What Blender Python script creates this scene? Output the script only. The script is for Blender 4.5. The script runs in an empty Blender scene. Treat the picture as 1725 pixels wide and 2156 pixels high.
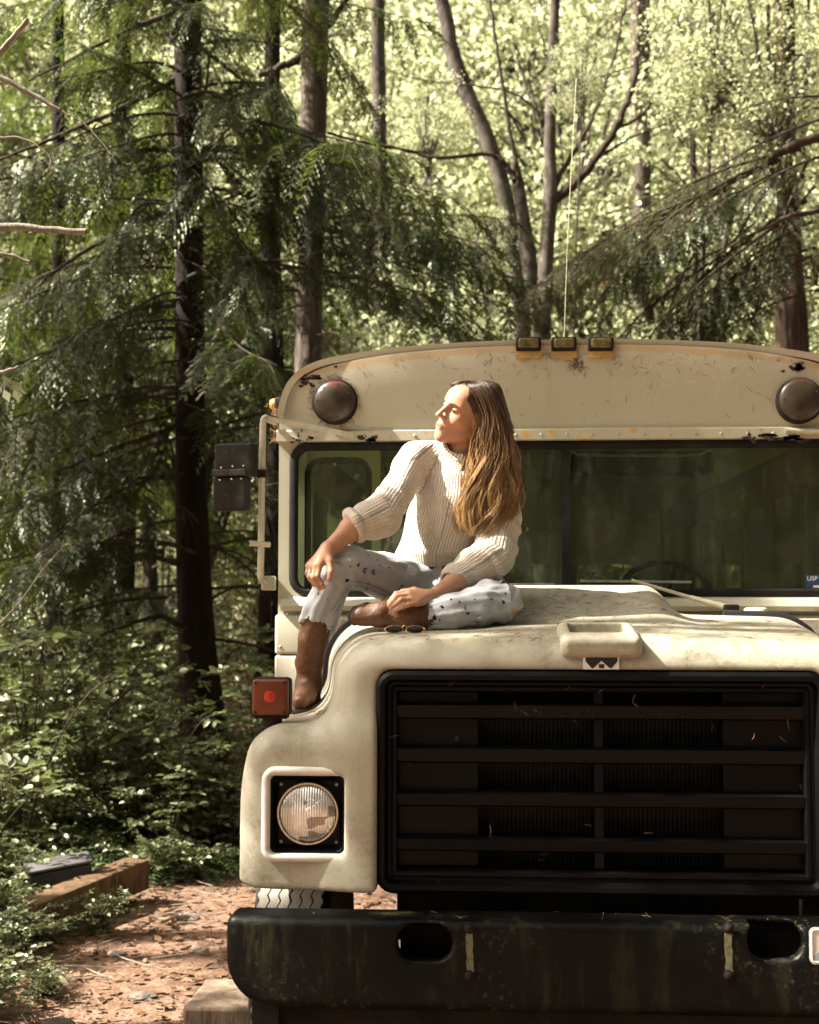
import bpy, bmesh, math, random
import numpy as np
from mathutils import Vector, Matrix, Euler
from mathutils.bvhtree import BVHTree
SC = bpy.context.scene
COL = SC.collection
R = math.radians
random.seed(7)

# ------------------------------------------------------------------ camera
CAM_LOC = Vector((-0.339, -3.9, 1.8))
CAM_EUL = Euler((R(90 + 3.65), 0, R(3.4)))
FPX = 2695.0                                   # focal length in px of a 1725 px wide picture
cam_d = bpy.data.cameras.new('camera')
cam = bpy.data.objects.new('camera', cam_d)
COL.objects.link(cam)
cam.location = CAM_LOC
cam.rotation_euler = CAM_EUL
cam_d.sensor_fit = 'HORIZONTAL'
cam_d.sensor_width = 24.0
cam_d.lens = 24.0 * FPX / 1725.0
cam_d.clip_start = 0.05
cam_d.clip_end = 400
cam_d.dof.use_dof = True
cam_d.dof.focus_distance = 4.45
cam_d.dof.aperture_fstop = 2.8
SC.camera = cam

# ------------------------------------------------------------------ light
SUN_DIR = Vector((-0.70, -0.09, 0.75)).normalized()      # towards the sun
sun_d = bpy.data.lights.new('sun', 'SUN')
sun_d.energy = 5.0
sun_d.angle = R(0.6)
sun_d.color = (1.0, 0.955, 0.87)
sun = bpy.data.objects.new('sun', sun_d)
COL.objects.link(sun)
sun.rotation_euler = SUN_DIR.to_track_quat('Z', 'Y').to_euler()
sun.location = (-12, -6, 14)
world = bpy.data.worlds.new('World')
SC.world = world
world.use_nodes = True
wn = world.node_tree
sky = wn.nodes.new('ShaderNodeTexSky')
sky.sky_type = 'NISHITA'
sky.sun_disc = False
sky.sun_elevation = math.asin(SUN_DIR.z)
sky.sun_rotation = math.atan2(SUN_DIR.x, SUN_DIR.y)
sky.dust_density = 8.0
sky.air_density = 0.7
sky.ozone_density = 0.0
bg = wn.nodes['Background']
bg.inputs['Strength'].default_value = 0.05
wn.links.new(sky.outputs[0], bg.inputs[0])
SC.view_settings.view_transform = 'Standard'
SC.view_settings.look = 'None'
SC.view_settings.gamma = 1
SC.view_settings.exposure = 2.25
SC.view_settings.use_curve_mapping = False
SC.cycles.max_bounces = 8
SC.cycles.diffuse_bounces = 2
SC.cycles.glossy_bounces = 3
SC.cycles.transmission_bounces = 5
SC.cycles.transparent_max_bounces = 8
SC.cycles.sample_clamp_indirect = 6.0
SC.cycles.use_denoising = True

CAM_M = CAM_EUL.to_matrix()
def at(px, py, Y):
    """world point on the plane y = Y seen at (px, py) of the 1725 x 2156 photograph"""
    d = CAM_M @ Vector(((px - 862.5) / FPX, -(py - 1078) / FPX, -1))
    return CAM_LOC + d * ((Y - CAM_LOC.y) / d.y)
def atz(px, py, z):
    d = CAM_M @ Vector(((px - 862.5) / FPX, -(py - 1078) / FPX, -1))
    return CAM_LOC + d * ((z - CAM_LOC.z) / d.z)
def ray(px, py):
    return CAM_M @ Vector(((px - 862.5) / FPX, -(py - 1078) / FPX, -1)).normalized()

# ------------------------------------------------------------------ objects
def thing(name, label, cat, loc=(0, 0, 0), group=None):
    o = bpy.data.objects.new(name, None)
    COL.objects.link(o)
    o.location = loc
    o.empty_display_size = 0.1
    return tag(o, label, cat, group)
def tag(o, label=None, cat=None, group=None, kind=None):
    if label: o['label'] = label
    if cat: o['category'] = cat
    if group: o['group'] = group
    if kind: o['kind'] = kind
    return o
def fast_mesh(name, V, F, smooth=True):
    V = np.asarray(V, dtype=np.float32).reshape(-1, 3)
    me = bpy.data.meshes.new(name)
    if isinstance(F, np.ndarray):
        k = F.shape[1]
        n = len(F)
        me.vertices.add(len(V)); me.loops.add(n * k); me.polygons.add(n)
        me.vertices.foreach_set('co', V.ravel())
        me.loops.foreach_set('vertex_index', F.astype(np.int32).ravel())
        me.polygons.foreach_set('loop_start', np.arange(0, n * k, k, dtype=np.int32))
        me.update(calc_edges=True)
    else:
        me.from_pydata(V.tolist(), [], F)
        me.update()
    if smooth:
        me.polygons.foreach_set('use_smooth', np.ones(len(me.polygons), dtype=bool))
    return me
def link(name, me, mat=None, parent=None, loc=None):
    o = bpy.data.objects.new(name, me)
    COL.objects.link(o)
    if mat is not None and not me.materials:
        for m in (mat if isinstance(mat, (list, tuple)) else [mat]): me.materials.append(m)
    if parent is not None:
        o.parent = parent
        # children are modelled in world space
        o.matrix_parent_inverse = Matrix.Identity(4)
        pl = Vector((0, 0, 0)); p = parent
        while p is not None:
            pl += Vector(p.location); p = p.parent
        o.location = -pl if loc is None else Vector(loc) - pl
    elif loc is not None:
        o.location = loc
    return o
def sharp(o, deg=35):
    me = o.data
    me.polygons.foreach_set('use_smooth', np.ones(len(me.polygons), dtype=bool))
    me.set_sharp_from_angle(angle=R(deg))
    return o

class MB:
    """collects faces of several shapes for ONE mesh"""
    def __init__(s): s.v = []; s.f = []
    def add(s, V, F):
        b = len(s.v)
        s.v.extend([tuple(map(float, p)) for p in V])
        s.f.extend([tuple(int(i) + b for i in q) for q in F])
        return s
    def box(s, lo, hi):
        (a, b, c), (d, e, f) = lo, hi
        return s.add([(a,b,c),(d,b,c),(d,e,c),(a,e,c),(a,b,f),(d,b,f),(d,e,f),(a,e,f)],
                     [(0,3,2,1),(4,5,6,7),(0,1,5,4),(1,2,6,5),(2,3,7,6),(3,0,4,7)])
    def bbox(s, c, half, rad=0.01, M=None, n=2):
        """box with rounded edges"""
        bx, by, bz = half
        rad = min(rad, min(half) * 0.95)
        V = []; F = []; idx = {}
        # simple: rounded by normalising the offset of a subdivided cube
        g = [-1.0] + [-1 + 0.5 * (i + 1) / n for i in range(n)] + [1 - 0.5 * (n - i) / n for i in range(n)] + [1.0]
        H = (bx, by, bz)
        for ax in range(3):
            o1, o2 = [(1, 2), (2, 0), (0, 1)][ax]
            for sg in (-1, 1):
                ids = []
                for i, u in enumerate(g):
                    row = []
                    for j, w in enumerate(g):
                        q = [0.0] * 3
                        q[ax] = sg; q[o1] = u; q[o2] = w
                        core = [0.0] * 3; off = [0.0] * 3
                        for k in range(3):
                            sg2 = 1 if q[k] > 0 else -1
                            core[k] = sg2 * (H[k] - rad)
                            a = (abs(q[k]) - 0.5) * 2
                            off[k] = sg2 * math.tan(max(0, min(1, a)) * math.pi / 4)
                        l = math.sqrt(sum(x * x for x in off)) or 1
                        p = tuple(core[k] + off[k] / l * rad for k in range(3))
                        key = tuple(round(x, 6) for x in p)
                        if key not in idx:
                            idx[key] = len(V); V.append(p)
                        row.append(idx[key])
                    ids.append(row)
                for i in range(len(g) - 1):
                    for j in range(len(g) - 1):
                        q = [ids[i][j], ids[i + 1][j], ids[i + 1][j + 1], ids[i][j + 1]]
                        if sg < 0: q.reverse()
                        qq = []
                        for x in q:
                            if x not in qq: qq.append(x)
                        if len(qq) >= 3: F.append(tuple(qq))
        c = Vector(c)
        V = [(M @ Vector(p) if M is not None else Vector(p)) + c for p in V]
        return s.add(V, F)
    def tube(s, pts, rad, seg=8, caps=True):
        V, F = tube_np(pts, rad, seg)
        n = len(pts)
        s_b = len(s.v)
        s.add(V, F)
        if caps:
            s.f.append(tuple(s_b + i for i in reversed(range(seg))))
            s.f.append(tuple(s_b + (n - 1) * seg + i for i in range(seg)))
        return s
    def lathe(s, prof, c, M=None, seg=32):
        """prof: (radius, height) along local +z"""
        V = []; F = []
        for r_, z_ in prof:
            for k in range(seg):
                a = 2 * math.pi * k / seg
                p = Vector((r_ * math.cos(a), r_ * math.sin(a), z_))
                V.append((M @ p if M is not None else p) + Vector(c))
        for i in range(len(prof) - 1):
            for k in range(seg):
                k2 = (k + 1) % seg
                F.append((i * seg + k, i * seg + k2, (i + 1) * seg + k2, (i + 1) * seg + k))
        b = len(s.v)
        s.add(V, F)
        if prof[-1][0] > 1e-5: s.f.append(tuple(b + (len(prof) - 1) * seg + k for k in range(seg)))
        if prof[0][0] > 1e-5: s.f.append(tuple(b + k for k in reversed(range(seg))))
        return s
    def prism(s, poly, y0, y1):
        """polygon in x, z (counter-clockwise seen from -y) given thickness in y"""
        n = len(poly)
        V = [(x, y0, z) for x, z in poly] + [(x, y1, z) for x, z in poly]
        F = [tuple(range(n)), tuple(reversed(range(n, 2 * n)))]
        F += [(i, i + n, (i + 1) % n + n, (i + 1) % n) for i in range(n)]
        return s.add(V, F)
    def sweep(s, path, prof, closed=True):
        """path: list of (x, z); prof: list of (outward offset, y)"""
        n = len(path); m = len(prof)
        V = []
        for i in range(n):
            a = Vector(path[i - 1]) if closed or i else Vector(path[0])
            b = Vector(path[(i + 1) % n]) if closed or i < n - 1 else Vector(path[-1])
            t = (b - a).normalized()
            nx, nz = t.y, -t.x
            for o_, y_ in prof:
                V.append((path[i][0] + nx * o_, y_, path[i][1] + nz * o_))
        F = []
        for i in range(n if closed else n - 1):
            i2 = (i + 1) % n
            for j in range(m):
                j2 = (j + 1) % m
                F.append((i * m + j, i * m + j2, i2 * m + j2, i2 * m + j))
        b = len(s.v)
        s.add(V, F)
        if not closed:
            s.f.append(tuple(b + j for j in range(m)))
            s.f.append(tuple(b + (n - 1) * m + j for j in reversed(range(m))))
        return s
    def build(s, name, mat, parent=None, sm=35):
        me = bpy.data.meshes.new(name)
        me.from_pydata(s.v, [], s.f)
        me.update()
        o = link(name, me, mat, parent)
        if sm: sharp(o, sm)
        return o

def tube_np(pts, rad, seg=8):
    P = np.asarray([tuple(p) for p in pts], dtype=float)
    n = len(P)
    rad = np.broadcast_to(np.asarray(rad, dtype=float), (n,))
    T = np.gradient(P, axis=0)
    T /= np.linalg.norm(T, axis=1, keepdims=True) + 1e-9
    ref = np.eye(3)[np.argmin(np.abs(T.mean(0)))]
    A = np.cross(T, ref); A /= np.linalg.norm(A, axis=1, keepdims=True) + 1e-9
    B = np.cross(T, A)
    an = np.arange(seg) * 2 * np.pi / seg
    V = P[:, None] + rad[:, None, None] * (np.cos(an)[None, :, None] * A[:, None] + np.sin(an)[None, :, None] * B[:, None])
    i = np.arange(n - 1)[:, None] * seg
    k = np.arange(seg)[None]; k2 = (k + 1) % seg
    F = np.stack([i + k, i + k2, i + seg + k2, i + seg + k], -1).reshape(-1, 4)
    return V.reshape(-1, 3), F
def spline(pts, n):
    """Catmull-Rom through pts (rows of any width)"""
    P = np.asarray([tuple(p) for p in pts], dtype=float)
    P = np.vstack([2 * P[0] - P[1], P, 2 * P[-1] - P[-2]])
    m = len(P) - 3
    t = np.linspace(0, m - 1e-6, n)
    i = t.astype(int); f = (t - i)[:, None]
    a, b, c, d = P[i], P[i + 1], P[i + 2], P[i + 3]
    return 0.5 * (2 * b + (c - a) * f + (2 * a - 5 * b + 4 * c - d) * f ** 2 + (3 * b - a - 3 * c + d) * f ** 3)
def rrect(x0, z0, x1, z1, r, n=6):
    """rounded rectangle, counter-clockwise seen from -y (x right, z up)"""
    out = []
    for cx, cz, a0 in ((x1 - r, z0 + r, -90), (x1 - r, z1 - r, 0), (x0 + r, z1 - r, 90), (x0 + r, z0 + r, 180)):
        for i in range(n + 1):
            a = R(a0 + 90 * i / n)
            out.append((cx + r * math.cos(a), cz + r * math.sin(a)))
    return out

# ------------------------------------------------------------------ implicit surfaces
class SDF:
    def __init__(s, lo, hi, h):
        s.lo = np.array(lo, float); s.h = h
        s.n = np.ceil((np.array(hi, float) - s.lo) / h).astype(int) + 1
        s.d = np.full(s.n, 9.0, dtype=np.float32)
    def op(s, f, lo, hi, k=0.0, sub=False):
        m = k + 3 * s.h
        a = np.clip(np.floor((np.array(lo) - m - s.lo) / s.h).astype(int), 0, s.n - 1)
        b = np.clip(np.ceil((np.array(hi) + m - s.lo) / s.h).astype(int) + 1, 1, s.n)
        if np.any(b <= a): return s
        ax = [(s.lo[i] + np.arange(a[i], b[i]) * s.h).astype(np.float32) for i in range(3)]
        X, Y, Z = np.meshgrid(*ax, indexing='ij', sparse=True)
        v = f(X, Y, Z).astype(np.float32)
        sl = tuple(slice(a[i], b[i]) for i in range(3))
        d = s.d[sl]
        if sub: v = -v; sg = -1
        else: sg = 1
        if k > 0:
            hh = np.clip(0.5 + 0.5 * sg * (d - v) / k, 0, 1)
            s.d[sl] = (d * (1 - hh) + v * hh) - sg * k * hh * (1 - hh)
        else:
            s.d[sl] = np.minimum(d, v) if sg > 0 else np.maximum(d, v)
        return s
    def cap(s, a, b, ra, rb, k=0.0, sub=False):
        a = np.array(tuple(a)); b = np.array(tuple(b)); ab = b - a; L = float(ab @ ab) + 1e-12
        rm = max(ra, rb)
        def f(X, Y, Z):
            t = np.clip(((X - a[0]) * ab[0] + (Y - a[1]) * ab[1] + (Z - a[2]) * ab[2]) / L, 0, 1)
            return np.sqrt((X - a[0] - t * ab[0]) ** 2 + (Y - a[1] - t * ab[1]) ** 2 + (Z - a[2] - t * ab[2]) ** 2) - (ra + (rb - ra) * t)
        return s.op(f, np.minimum(a, b) - rm, np.maximum(a, b) + rm, k, sub)
    def chain(s, pts, rad, k=0.0, k0=None):
        for i in range(len(pts) - 1):
            s.cap(pts[i], pts[i + 1], rad[i], rad[i + 1], (k0 if (i == 0 and k0 is not None) else k))
        return s
    def ell(s, c, r, M=None, k=0.0, sub=False):
        c = np.array(tuple(c)); r = np.array(r)
        M = np.array(M) if M is not None else np.eye(3)     # columns = local axes
        def f(X, Y, Z):
            x, y, z = X - c[0], Y - c[1], Z - c[2]
            q = [(x * M[0, i] + y * M[1, i] + z * M[2, i]) / r[i] for i in range(3)]
            k0 = np.sqrt(q[0] ** 2 + q[1] ** 2 + q[2] ** 2)
            k1 = np.sqrt((q[0] / r[0]) ** 2 + (q[1] / r[1]) ** 2 + (q[2] / r[2]) ** 2) + 1e-9
            return k0 * (k0 - 1) / k1
        e = np.sqrt(((M * r[None]) ** 2).sum(1))
        return s.op(f, c - e, c + e, k, sub)
    def rbox(s, c, half, rad, M=None, k=0.0, sub=False):
        c = np.array(tuple(c)); half = np.array(half)
        M = np.array(M) if M is not None else np.eye(3)
        def f(X, Y, Z):
            x, y, z = X - c[0], Y - c[1], Z - c[2]
            q = [np.abs(x * M[0, i] + y * M[1, i] + z * M[2, i]) - half[i] + rad for i in range(3)]
            return np.sqrt(sum(np.maximum(v, 0) ** 2 for v in q)) + np.minimum(np.maximum(np.maximum(q[0], q[1]), q[2]), 0) - rad
        e = np.abs(M) @ half
        return s.op(f, c - e, c + e, k, sub)
    def nets(s):
        d = s.d; n = s.n
        S = d < 0
        nc = n - 1
        acc = np.zeros((*nc, 3), np.float32); cnt = np.zeros(nc, np.float32)
        quads = []
        cross_all = []
        for ax in range(3):
            sl0 = [slice(None)] * 3; sl1 = [slice(None)] * 3
            sl0[ax] = slice(0, -1); sl1[ax] = slice(1, None)
            cr = S[tuple(sl0)] != S[tuple(sl1)]
            I = np.argwhere(cr)
            d0 = d[tuple(sl0)][cr]; d1 = d[tuple(sl1)][cr]
            t = d0 / (d0 - d1)
            pos = I.astype(np.float32); pos[:, ax] += t
            o1, o2 = [(1, 2), (2, 0), (0, 1)][ax]
            cross_all.append((ax, o1, o2, I, d0 < 0))
            for da in (0, -1):
                for db in (0, -1):
                    J = I.copy(); J[:, o1] += da; J[:, o2] += db
                    ok = np.all((J >= 0) & (J < nc), axis=1)
                    Jk = J[ok]
                    np.add.at(cnt, tuple(Jk.T), 1)
                    np.add.at(acc, tuple(Jk.T), pos[ok])
        act = cnt > 0
        idx = np.full(nc, -1, np.int64)
        idx[act] = np.arange(act.sum())
        V = acc[act] / cnt[act][:, None] * s.h + s.lo
        for ax, o1, o2, I, ins in cross_all:
            c4 = []
            ok = np.ones(len(I), bool)
            for da, db in ((-1, -1), (0, -1), (0, 0), (-1, 0)):
                J = I.copy(); J[:, o1] += da; J[:, o2] += db
                ok &= np.all((J >= 0) & (J < nc), axis=1)
                c4.append(np.clip(J, 0, nc - 1))
            q = np.stack([idx[tuple(J.T)] for J in c4], 1)[ok]
            ii = ins[ok]
            q[~ii] = q[~ii][:, ::-1]
            quads.append(q)
        F = np.vstack(quads)
        return V.astype(np.float32), F
def relax(V, F, it=1, lam=0.5):
    E = np.vstack([F[:, [0, 1]], F[:, [1, 2]], F[:, [2, 3]], F[:, [3, 0]]])
    for _ in range(it):
        s_ = np.zeros_like(V); c = np.zeros(len(V), np.float32)
        np.add.at(s_, E[:, 0], V[E[:, 1]]); np.add.at(c, E[:, 0], 1)
        np.add.at(s_, E[:, 1], V[E[:, 0]]); np.add.at(c, E[:, 1], 1)
        V = V + lam * (s_ / np.maximum(c, 1)[:, None] - V)
    return V
def normals(V, F):
    n = np.cross(V[F[:, 2]] - V[F[:, 0]], V[F[:, 3]] - V[F[:, 1]])
    N = np.zeros_like(V)
    for k in range(4): np.add.at(N, F[:, k], n)
    return N / (np.linalg.norm(N, axis=1, keepdims=True) + 1e-12)
def snoise(P, seed=0, oct=3):
    """cheap smooth pseudo noise in about -1..1"""
    rg = np.random.default_rng(seed)
    out = 0; amp = 1.0; tot = 0
    for o in range(oct):
        f = 2.0 ** o
        for j in range(3):
            k = rg.normal(size=3); k *= f / np.linalg.norm(k)
            out = out + amp * np.sin(P @ k * 2 * np.pi + rg.uniform(0, 6.28) + 1.3 * np.sin(P @ rg.normal(size=3) * f + rg.uniform(0, 6)))
        tot += amp * 3 ** 0.5 * 1.2
        amp *= 0.55
    return out / tot
def attr(me, name, A, typ='FLOAT_VECTOR'):
    a = me.attributes.new(name, typ, 'POINT')
    a.data.foreach_set('vector' if typ == 'FLOAT_VECTOR' else ('color' if 'COLOR' in typ else 'value'), np.ascontiguousarray(A, dtype=np.float32).ravel())

# ------------------------------------------------------------------ materials
class NT:
    def __init__(s, name):
        s.m = bpy.data.materials.new(name); s.m.use_nodes = True
        s.t = s.m.node_tree
        s.p = s.t.nodes['Principled BSDF']; s.out = s.t.nodes['Material Output']
    def n(s, typ, **kw):
        x = s.t.nodes.new(typ)
        ins = kw.pop('i', {})
        for k, v in kw.items(): setattr(x, k, v)
        for k, v in ins.items():
            if isinstance(v, bpy.types.NodeSocket): s.t.links.new(v, x.inputs[k])
            else: x.inputs[k].default_value = v
        return x
    def set(s, **kw):
        for k, v in kw.items():
            k = k.replace('_', ' ')
            if isinstance(v, bpy.types.NodeSocket): s.t.links.new(v, s.p.inputs[k])
            else: s.p.inputs[k].default_value = v
        return s
    def co(s, scale=None, kind='Object'):
        c = s.n('ShaderNodeTexCoord').outputs[kind]
        if scale is not None:
            c = s.n('ShaderNodeMapping', i={0: c, 3: scale}).outputs[0]
        return c
    def noise(s, scale, detail=5, rough=0.6, vec=None, dist=0.0):
        return s.n('ShaderNodeTexNoise', i={'Vector': vec if vec is not None else s.co(), 'Scale': scale, 'Detail': detail, 'Roughness': rough, 'Distortion': dist}).outputs['Fac']
    def ramp(s, fac, a, b, lo=(0, 0, 0, 1), hi=(1, 1, 1, 1)):
        x = s.n('ShaderNodeMapRange', i={0: fac, 1: a, 2: b}); x.clamp = True
        return x.outputs[0]
    def mix(s, fac, a, b):
        x = s.n('ShaderNodeMix', data_type='RGBA')
        for sock, v in ((x.inputs[0], fac), (x.inputs[6], a), (x.inputs[7], b)):
            if isinstance(v, bpy.types.NodeSocket): s.t.links.new(v, sock)
            else: sock.default_value = (*v, 1) if isinstance(v, tuple) and len(v) == 3 else v
        return x.outputs[2]
    def math(s, op, a, b=0.0):
        x = s.n('ShaderNodeMath', operation=op)
        for k, v in ((0, a), (1, b)):
            if isinstance(v, bpy.types.NodeSocket): s.t.links.new(v, x.inputs[k])
            else: x.inputs[k].default_value = v
        return x.outputs[0]
    def bump(s, h, strength=0.3, dist=0.01):
        b = s.n('ShaderNodeBump', i={'Height': h, 'Strength': strength, 'Distance': dist})
        s.t.links.new(b.outputs[0], s.p.inputs['Normal'])
        return s
def simple(name, col, rough=0.6, metal=0.0, var=0.25, scale=12, bump=0.0, bscale=80, spec=0.5):
    t = NT(name)
    f = t.noise(scale)
    dk = tuple(c * (1 - var) for c in col); lt = tuple(min(1, c * (1 + var)) for c in col)
    t.set(Base_Color=t.mix(t.ramp(f, 0.3, 0.7), dk, lt), Roughness=rough, Metallic=metal)
    t.p.inputs['Specular IOR Level'].default_value = spec
    if bump: t.bump(t.noise(bscale, 4), bump, 0.004)
    return t.m
# ================================================================== materials
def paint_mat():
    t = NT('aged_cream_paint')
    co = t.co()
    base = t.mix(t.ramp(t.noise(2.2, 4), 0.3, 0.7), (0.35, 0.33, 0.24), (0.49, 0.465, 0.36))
    # pale tide marks and lichen scrolls
    sw = t.noise(11, 3, 0.5, dist=2.4)
    band = t.math('ABSOLUTE', t.math('SUBTRACT', sw, 0.5))
    band = t.ramp(band, 0.018, 0.0)
    msk = t.ramp(t.noise(1.7, 2), 0.40, 0.55)
    base = t.mix(t.math('MULTIPLY', t.math('MULTIPLY', t.ramp(sw, 0.40, 0.49), msk), 0.35), base, (0.27, 0.24, 0.155))
    base = t.mix(t.math('MULTIPLY', t.math('MULTIPLY', band, msk), 0.75), base, (0.66, 0.61, 0.49))
    # vertical run marks
    run = t.noise(1.0, 5, 0.7, vec=t.n('ShaderNodeMapping', i={0: co, 3: (26, 26, 1.6)}).outputs[0])
    base = t.mix(t.math('MULTIPLY', t.ramp(run, 0.56, 0.72), 0.4), base, (0.34, 0.28, 0.16))
    # algae and soot mottling
    bl = t.math('MULTIPLY', t.ramp(t.noise(7, 7, 0.8), 0.47, 0.62), t.ramp(t.noise(1.6, 2), 0.38, 0.52))
    bl = t.math('MULTIPLY', bl, t.math('ADD', 0.35, t.math('MULTIPLY', t.ramp(t.noise(58, 6, 0.85), 0.46, 0.60), 0.65)))
    base = t.mix(t.math('MULTIPLY', bl, 0.92), base, (0.17, 0.145, 0.085))
    # litter and dirt lying on level surfaces
    g = t.n('ShaderNodeNewGeometry').outputs['Normal']
    nz = t.n('ShaderNodeSeparateXYZ', i={0: g}).outputs[2]
    up = t.ramp(nz, 0.45, 0.9)
    sp = t.ramp(t.noise(30, 5, 0.8), 0.53, 0.66)
    sp2 = t.ramp(t.noise(6, 6, 0.75), 0.42, 0.60)
    dirt = t.math('MULTIPLY', up, t.math('MAXIMUM', t.math('MULTIPLY', sp, 0.65), t.math('MULTIPLY', sp2, 0.62)))
    base = t.mix(dirt, base, (0.24, 0.185, 0.11))
    grn = t.ramp(t.noise(120, 4, 0.8), 0.56, 0.70)
    base = t.mix(t.math('MULTIPLY', grn, 0.5), base, (0.3, 0.24, 0.13))
    # rust bleeding
    ru = t.math('MULTIPLY', t.ramp(t.noise(4.3, 3, vec=t.n('ShaderNodeMapping', i={0: co, 1: (3.1, 1.7, 9.2)}).outputs[0]), 0.66, 0.74), 0.7)
    base = t.mix(ru, base, (0.45, 0.22, 0.05))
    t.set(Base_Color=base, Roughness=t.math('ADD', 0.42, t.math('MULTIPLY', t.noise(20), 0.3)))
    t.p.inputs['Specular IOR Level'].default_value = 0.35
    t.bump(t.noise(45, 5), 0.12, 0.004)
    return t.m
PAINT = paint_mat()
def visor_mat():
    t = NT('visor_cream_paint')
    co = t.co()
    base = t.mix(t.ramp(t.noise(1.6, 4), 0.3, 0.7), (0.47, 0.44, 0.315), (0.54, 0.51, 0.385))
    sw = t.noise(6.5, 2, 0.5, dist=1.6)
    band = t.ramp(t.math('ABSOLUTE', t.math('SUBTRACT', sw, 0.5)), 0.012, 0.0)
    base = t.mix(t.math('MULTIPLY', t.math('MULTIPLY', band, t.ramp(t.noise(1.4, 2), 0.5, 0.62)), 0.45), base, (0.74, 0.68, 0.5))
    run = t.noise(1.0, 4, 0.7, vec=t.n('ShaderNodeMapping', i={0: co, 3: (22, 22, 1.2)}).outputs[0])
    base = t.mix(t.math('MULTIPLY', t.ramp(run, 0.57, 0.75), 0.3), base, (0.37, 0.31, 0.18))
    # old yellow paint showing through along the top lip and lower flange
    z = t.n('ShaderNodeSeparateXYZ', i={0: co}).outputs[2]
    yl = t.math('MULTIPLY', t.ramp(t.noise(13, 4), 0.57, 0.63), t.math('MULTIPLY', t.ramp(z, 2.492, 2.480), t.ramp(z, 2.425, 2.432)))
    base = t.mix(t.math('MULTIPLY', yl, 0.85), base, (0.62, 0.33, 0.05))
    x = t.n('ShaderNodeSeparateXYZ', i={0: co}).outputs[0]
    fz = t.math('ADD', z, t.math('MULTIPLY', t.math('MULTIPLY', x, x), 0.078))
    fz = t.math('ADD', fz, t.math('MULTIPLY', t.math('SUBTRACT', t.noise(16, 4), 0.5), 0.03))
    base = t.mix(t.math('MULTIPLY', t.math('MULTIPLY', t.ramp(fz, 2.800, 2.812), t.ramp(fz, 2.838, 2.830)), 0.55), base, (0.50, 0.31, 0.12))
    base = t.mix(t.math('MULTIPLY', t.ramp(t.noise(120, 3, 0.8), 0.62, 0.72), 0.5), base, (0.2, 0.15, 0.08))
    t.set(Base_Color=base, Roughness=0.5)
    t.p.inputs['Specular IOR Level'].default_value = 0.35
    t.bump(t.noise(30, 4), 0.08, 0.004)
    return t.m
VISOR = visor_mat()
YELLOW = simple('old_ochre_paint', (0.50, 0.29, 0.09), 0.6, var=0.35, scale=14)
def black_mat(name, col=(0.014, 0.013, 0.012), rough=0.38, moss=0.0, dust=0.25):
    t = NT(name)
    base = t.mix(t.ramp(t.noise(5), 0.35, 0.65), tuple(c * 0.6 for c in col), tuple(c * 1.5 for c in col))
    d = t.math('MULTIPLY', t.ramp(t.noise(60, 4, 0.8), 0.6, 0.75), dust)
    base = t.mix(d, base, (0.14, 0.11, 0.07))
    if moss:
        run = t.noise(1.0, 5, 0.7, vec=t.n('ShaderNodeMapping', i={0: t.co(), 3: (9, 9, 1.5)}).outputs[0])
        f = t.math('MULTIPLY', t.ramp(run, 0.52, 0.72), t.ramp(t.noise(3.2, 3), 0.42, 0.62))
        base = t.mix(t.math('MULTIPLY', f, moss), base, (0.085, 0.095, 0.035))
        f2 = t.math('MULTIPLY', t.ramp(t.noise(45, 4, 0.8), 0.55, 0.68), t.ramp(t.noise(2.4, 2, vec=t.n('ShaderNodeMapping', i={0: t.co(), 1: (5, 2, 7)}).outputs[0]), 0.5, 0.62))
        base = t.mix(t.math('MULTIPLY', f2, moss), base, (0.13, 0.12, 0.05))
    t.set(Base_Color=base, Roughness=t.math('ADD', rough, t.math('MULTIPLY', t.noise(9), 0.2)))
    t.bump(t.noise(70, 4), 0.1, 0.003)
    t.p.inputs['Specular IOR Level'].default_value = 0.16
    return t.m
GRILLE = black_mat('black_grille_plastic', (0.0026, 0.0026, 0.0028), 0.34, dust=0.05)
BUMPER = black_mat('mossy_black_bumper', (0.0034, 0.0033, 0.0032), 0.34, moss=0.5, dust=0.10)
RUBBER = black_mat('black_rubber', (0.016, 0.014, 0.013), 0.55, dust=0.4)
DARKSTEEL = black_mat('dark_chassis_steel', (0.02, 0.016, 0.013), 0.7, dust=0.5)
MIRRORM = black_mat('weathered_mirror_shell', (0.026, 0.024, 0.019), 0.55, moss=0.5, dust=0.5)
RADIATOR = simple('radiator_fins', (0.008, 0.008, 0.008), 0.7)
CREAMTUBE = simple('cream_painted_tube', (0.50, 0.45, 0.32), 0.5, var=0.2, scale=20, bump=0.15)
WHITEPL = simple('worn_white_trim', (0.74, 0.70, 0.62), 0.4, var=0.12, scale=25, bump=0.1)
CHROME = simple('dull_chrome', (0.55, 0.5, 0.42), 0.25, metal=0.9, var=0.25, scale=40)
STEEL = simple('grey_steel', (0.30, 0.29, 0.26), 0.45, metal=0.6, var=0.3, scale=30)
CHIP = simple('bare_chipped_metal', (0.03, 0.021, 0.014), 0.75, var=0.5, scale=60)
def amber_mat():
    t = NT('amber_lens')
    co = t.co()
    w = t.n('ShaderNodeTexChecker', i={0: co, 3: 260.0}).outputs['Fac']
    base = t.mix(t.ramp(t.noise(9), 0.3, 0.7), (0.115, 0.022, 0.004), (0.18, 0.038, 0.007))
    base = t.mix(t.math('MULTIPLY', t.ramp(t.noise(80, 4, 0.8), 0.58, 0.7), 0.6), base, (0.12, 0.045, 0.015))
    t.set(Base_Color=base, Roughness=0.35)
    t.bump(w, 0.25, 0.002)
    return t.m
AMBER = amber_mat()
REDC = simple('red_orange_bulb_glass', (0.50, 0.035, 0.006), 0.3, var=0.12, scale=60)
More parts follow.
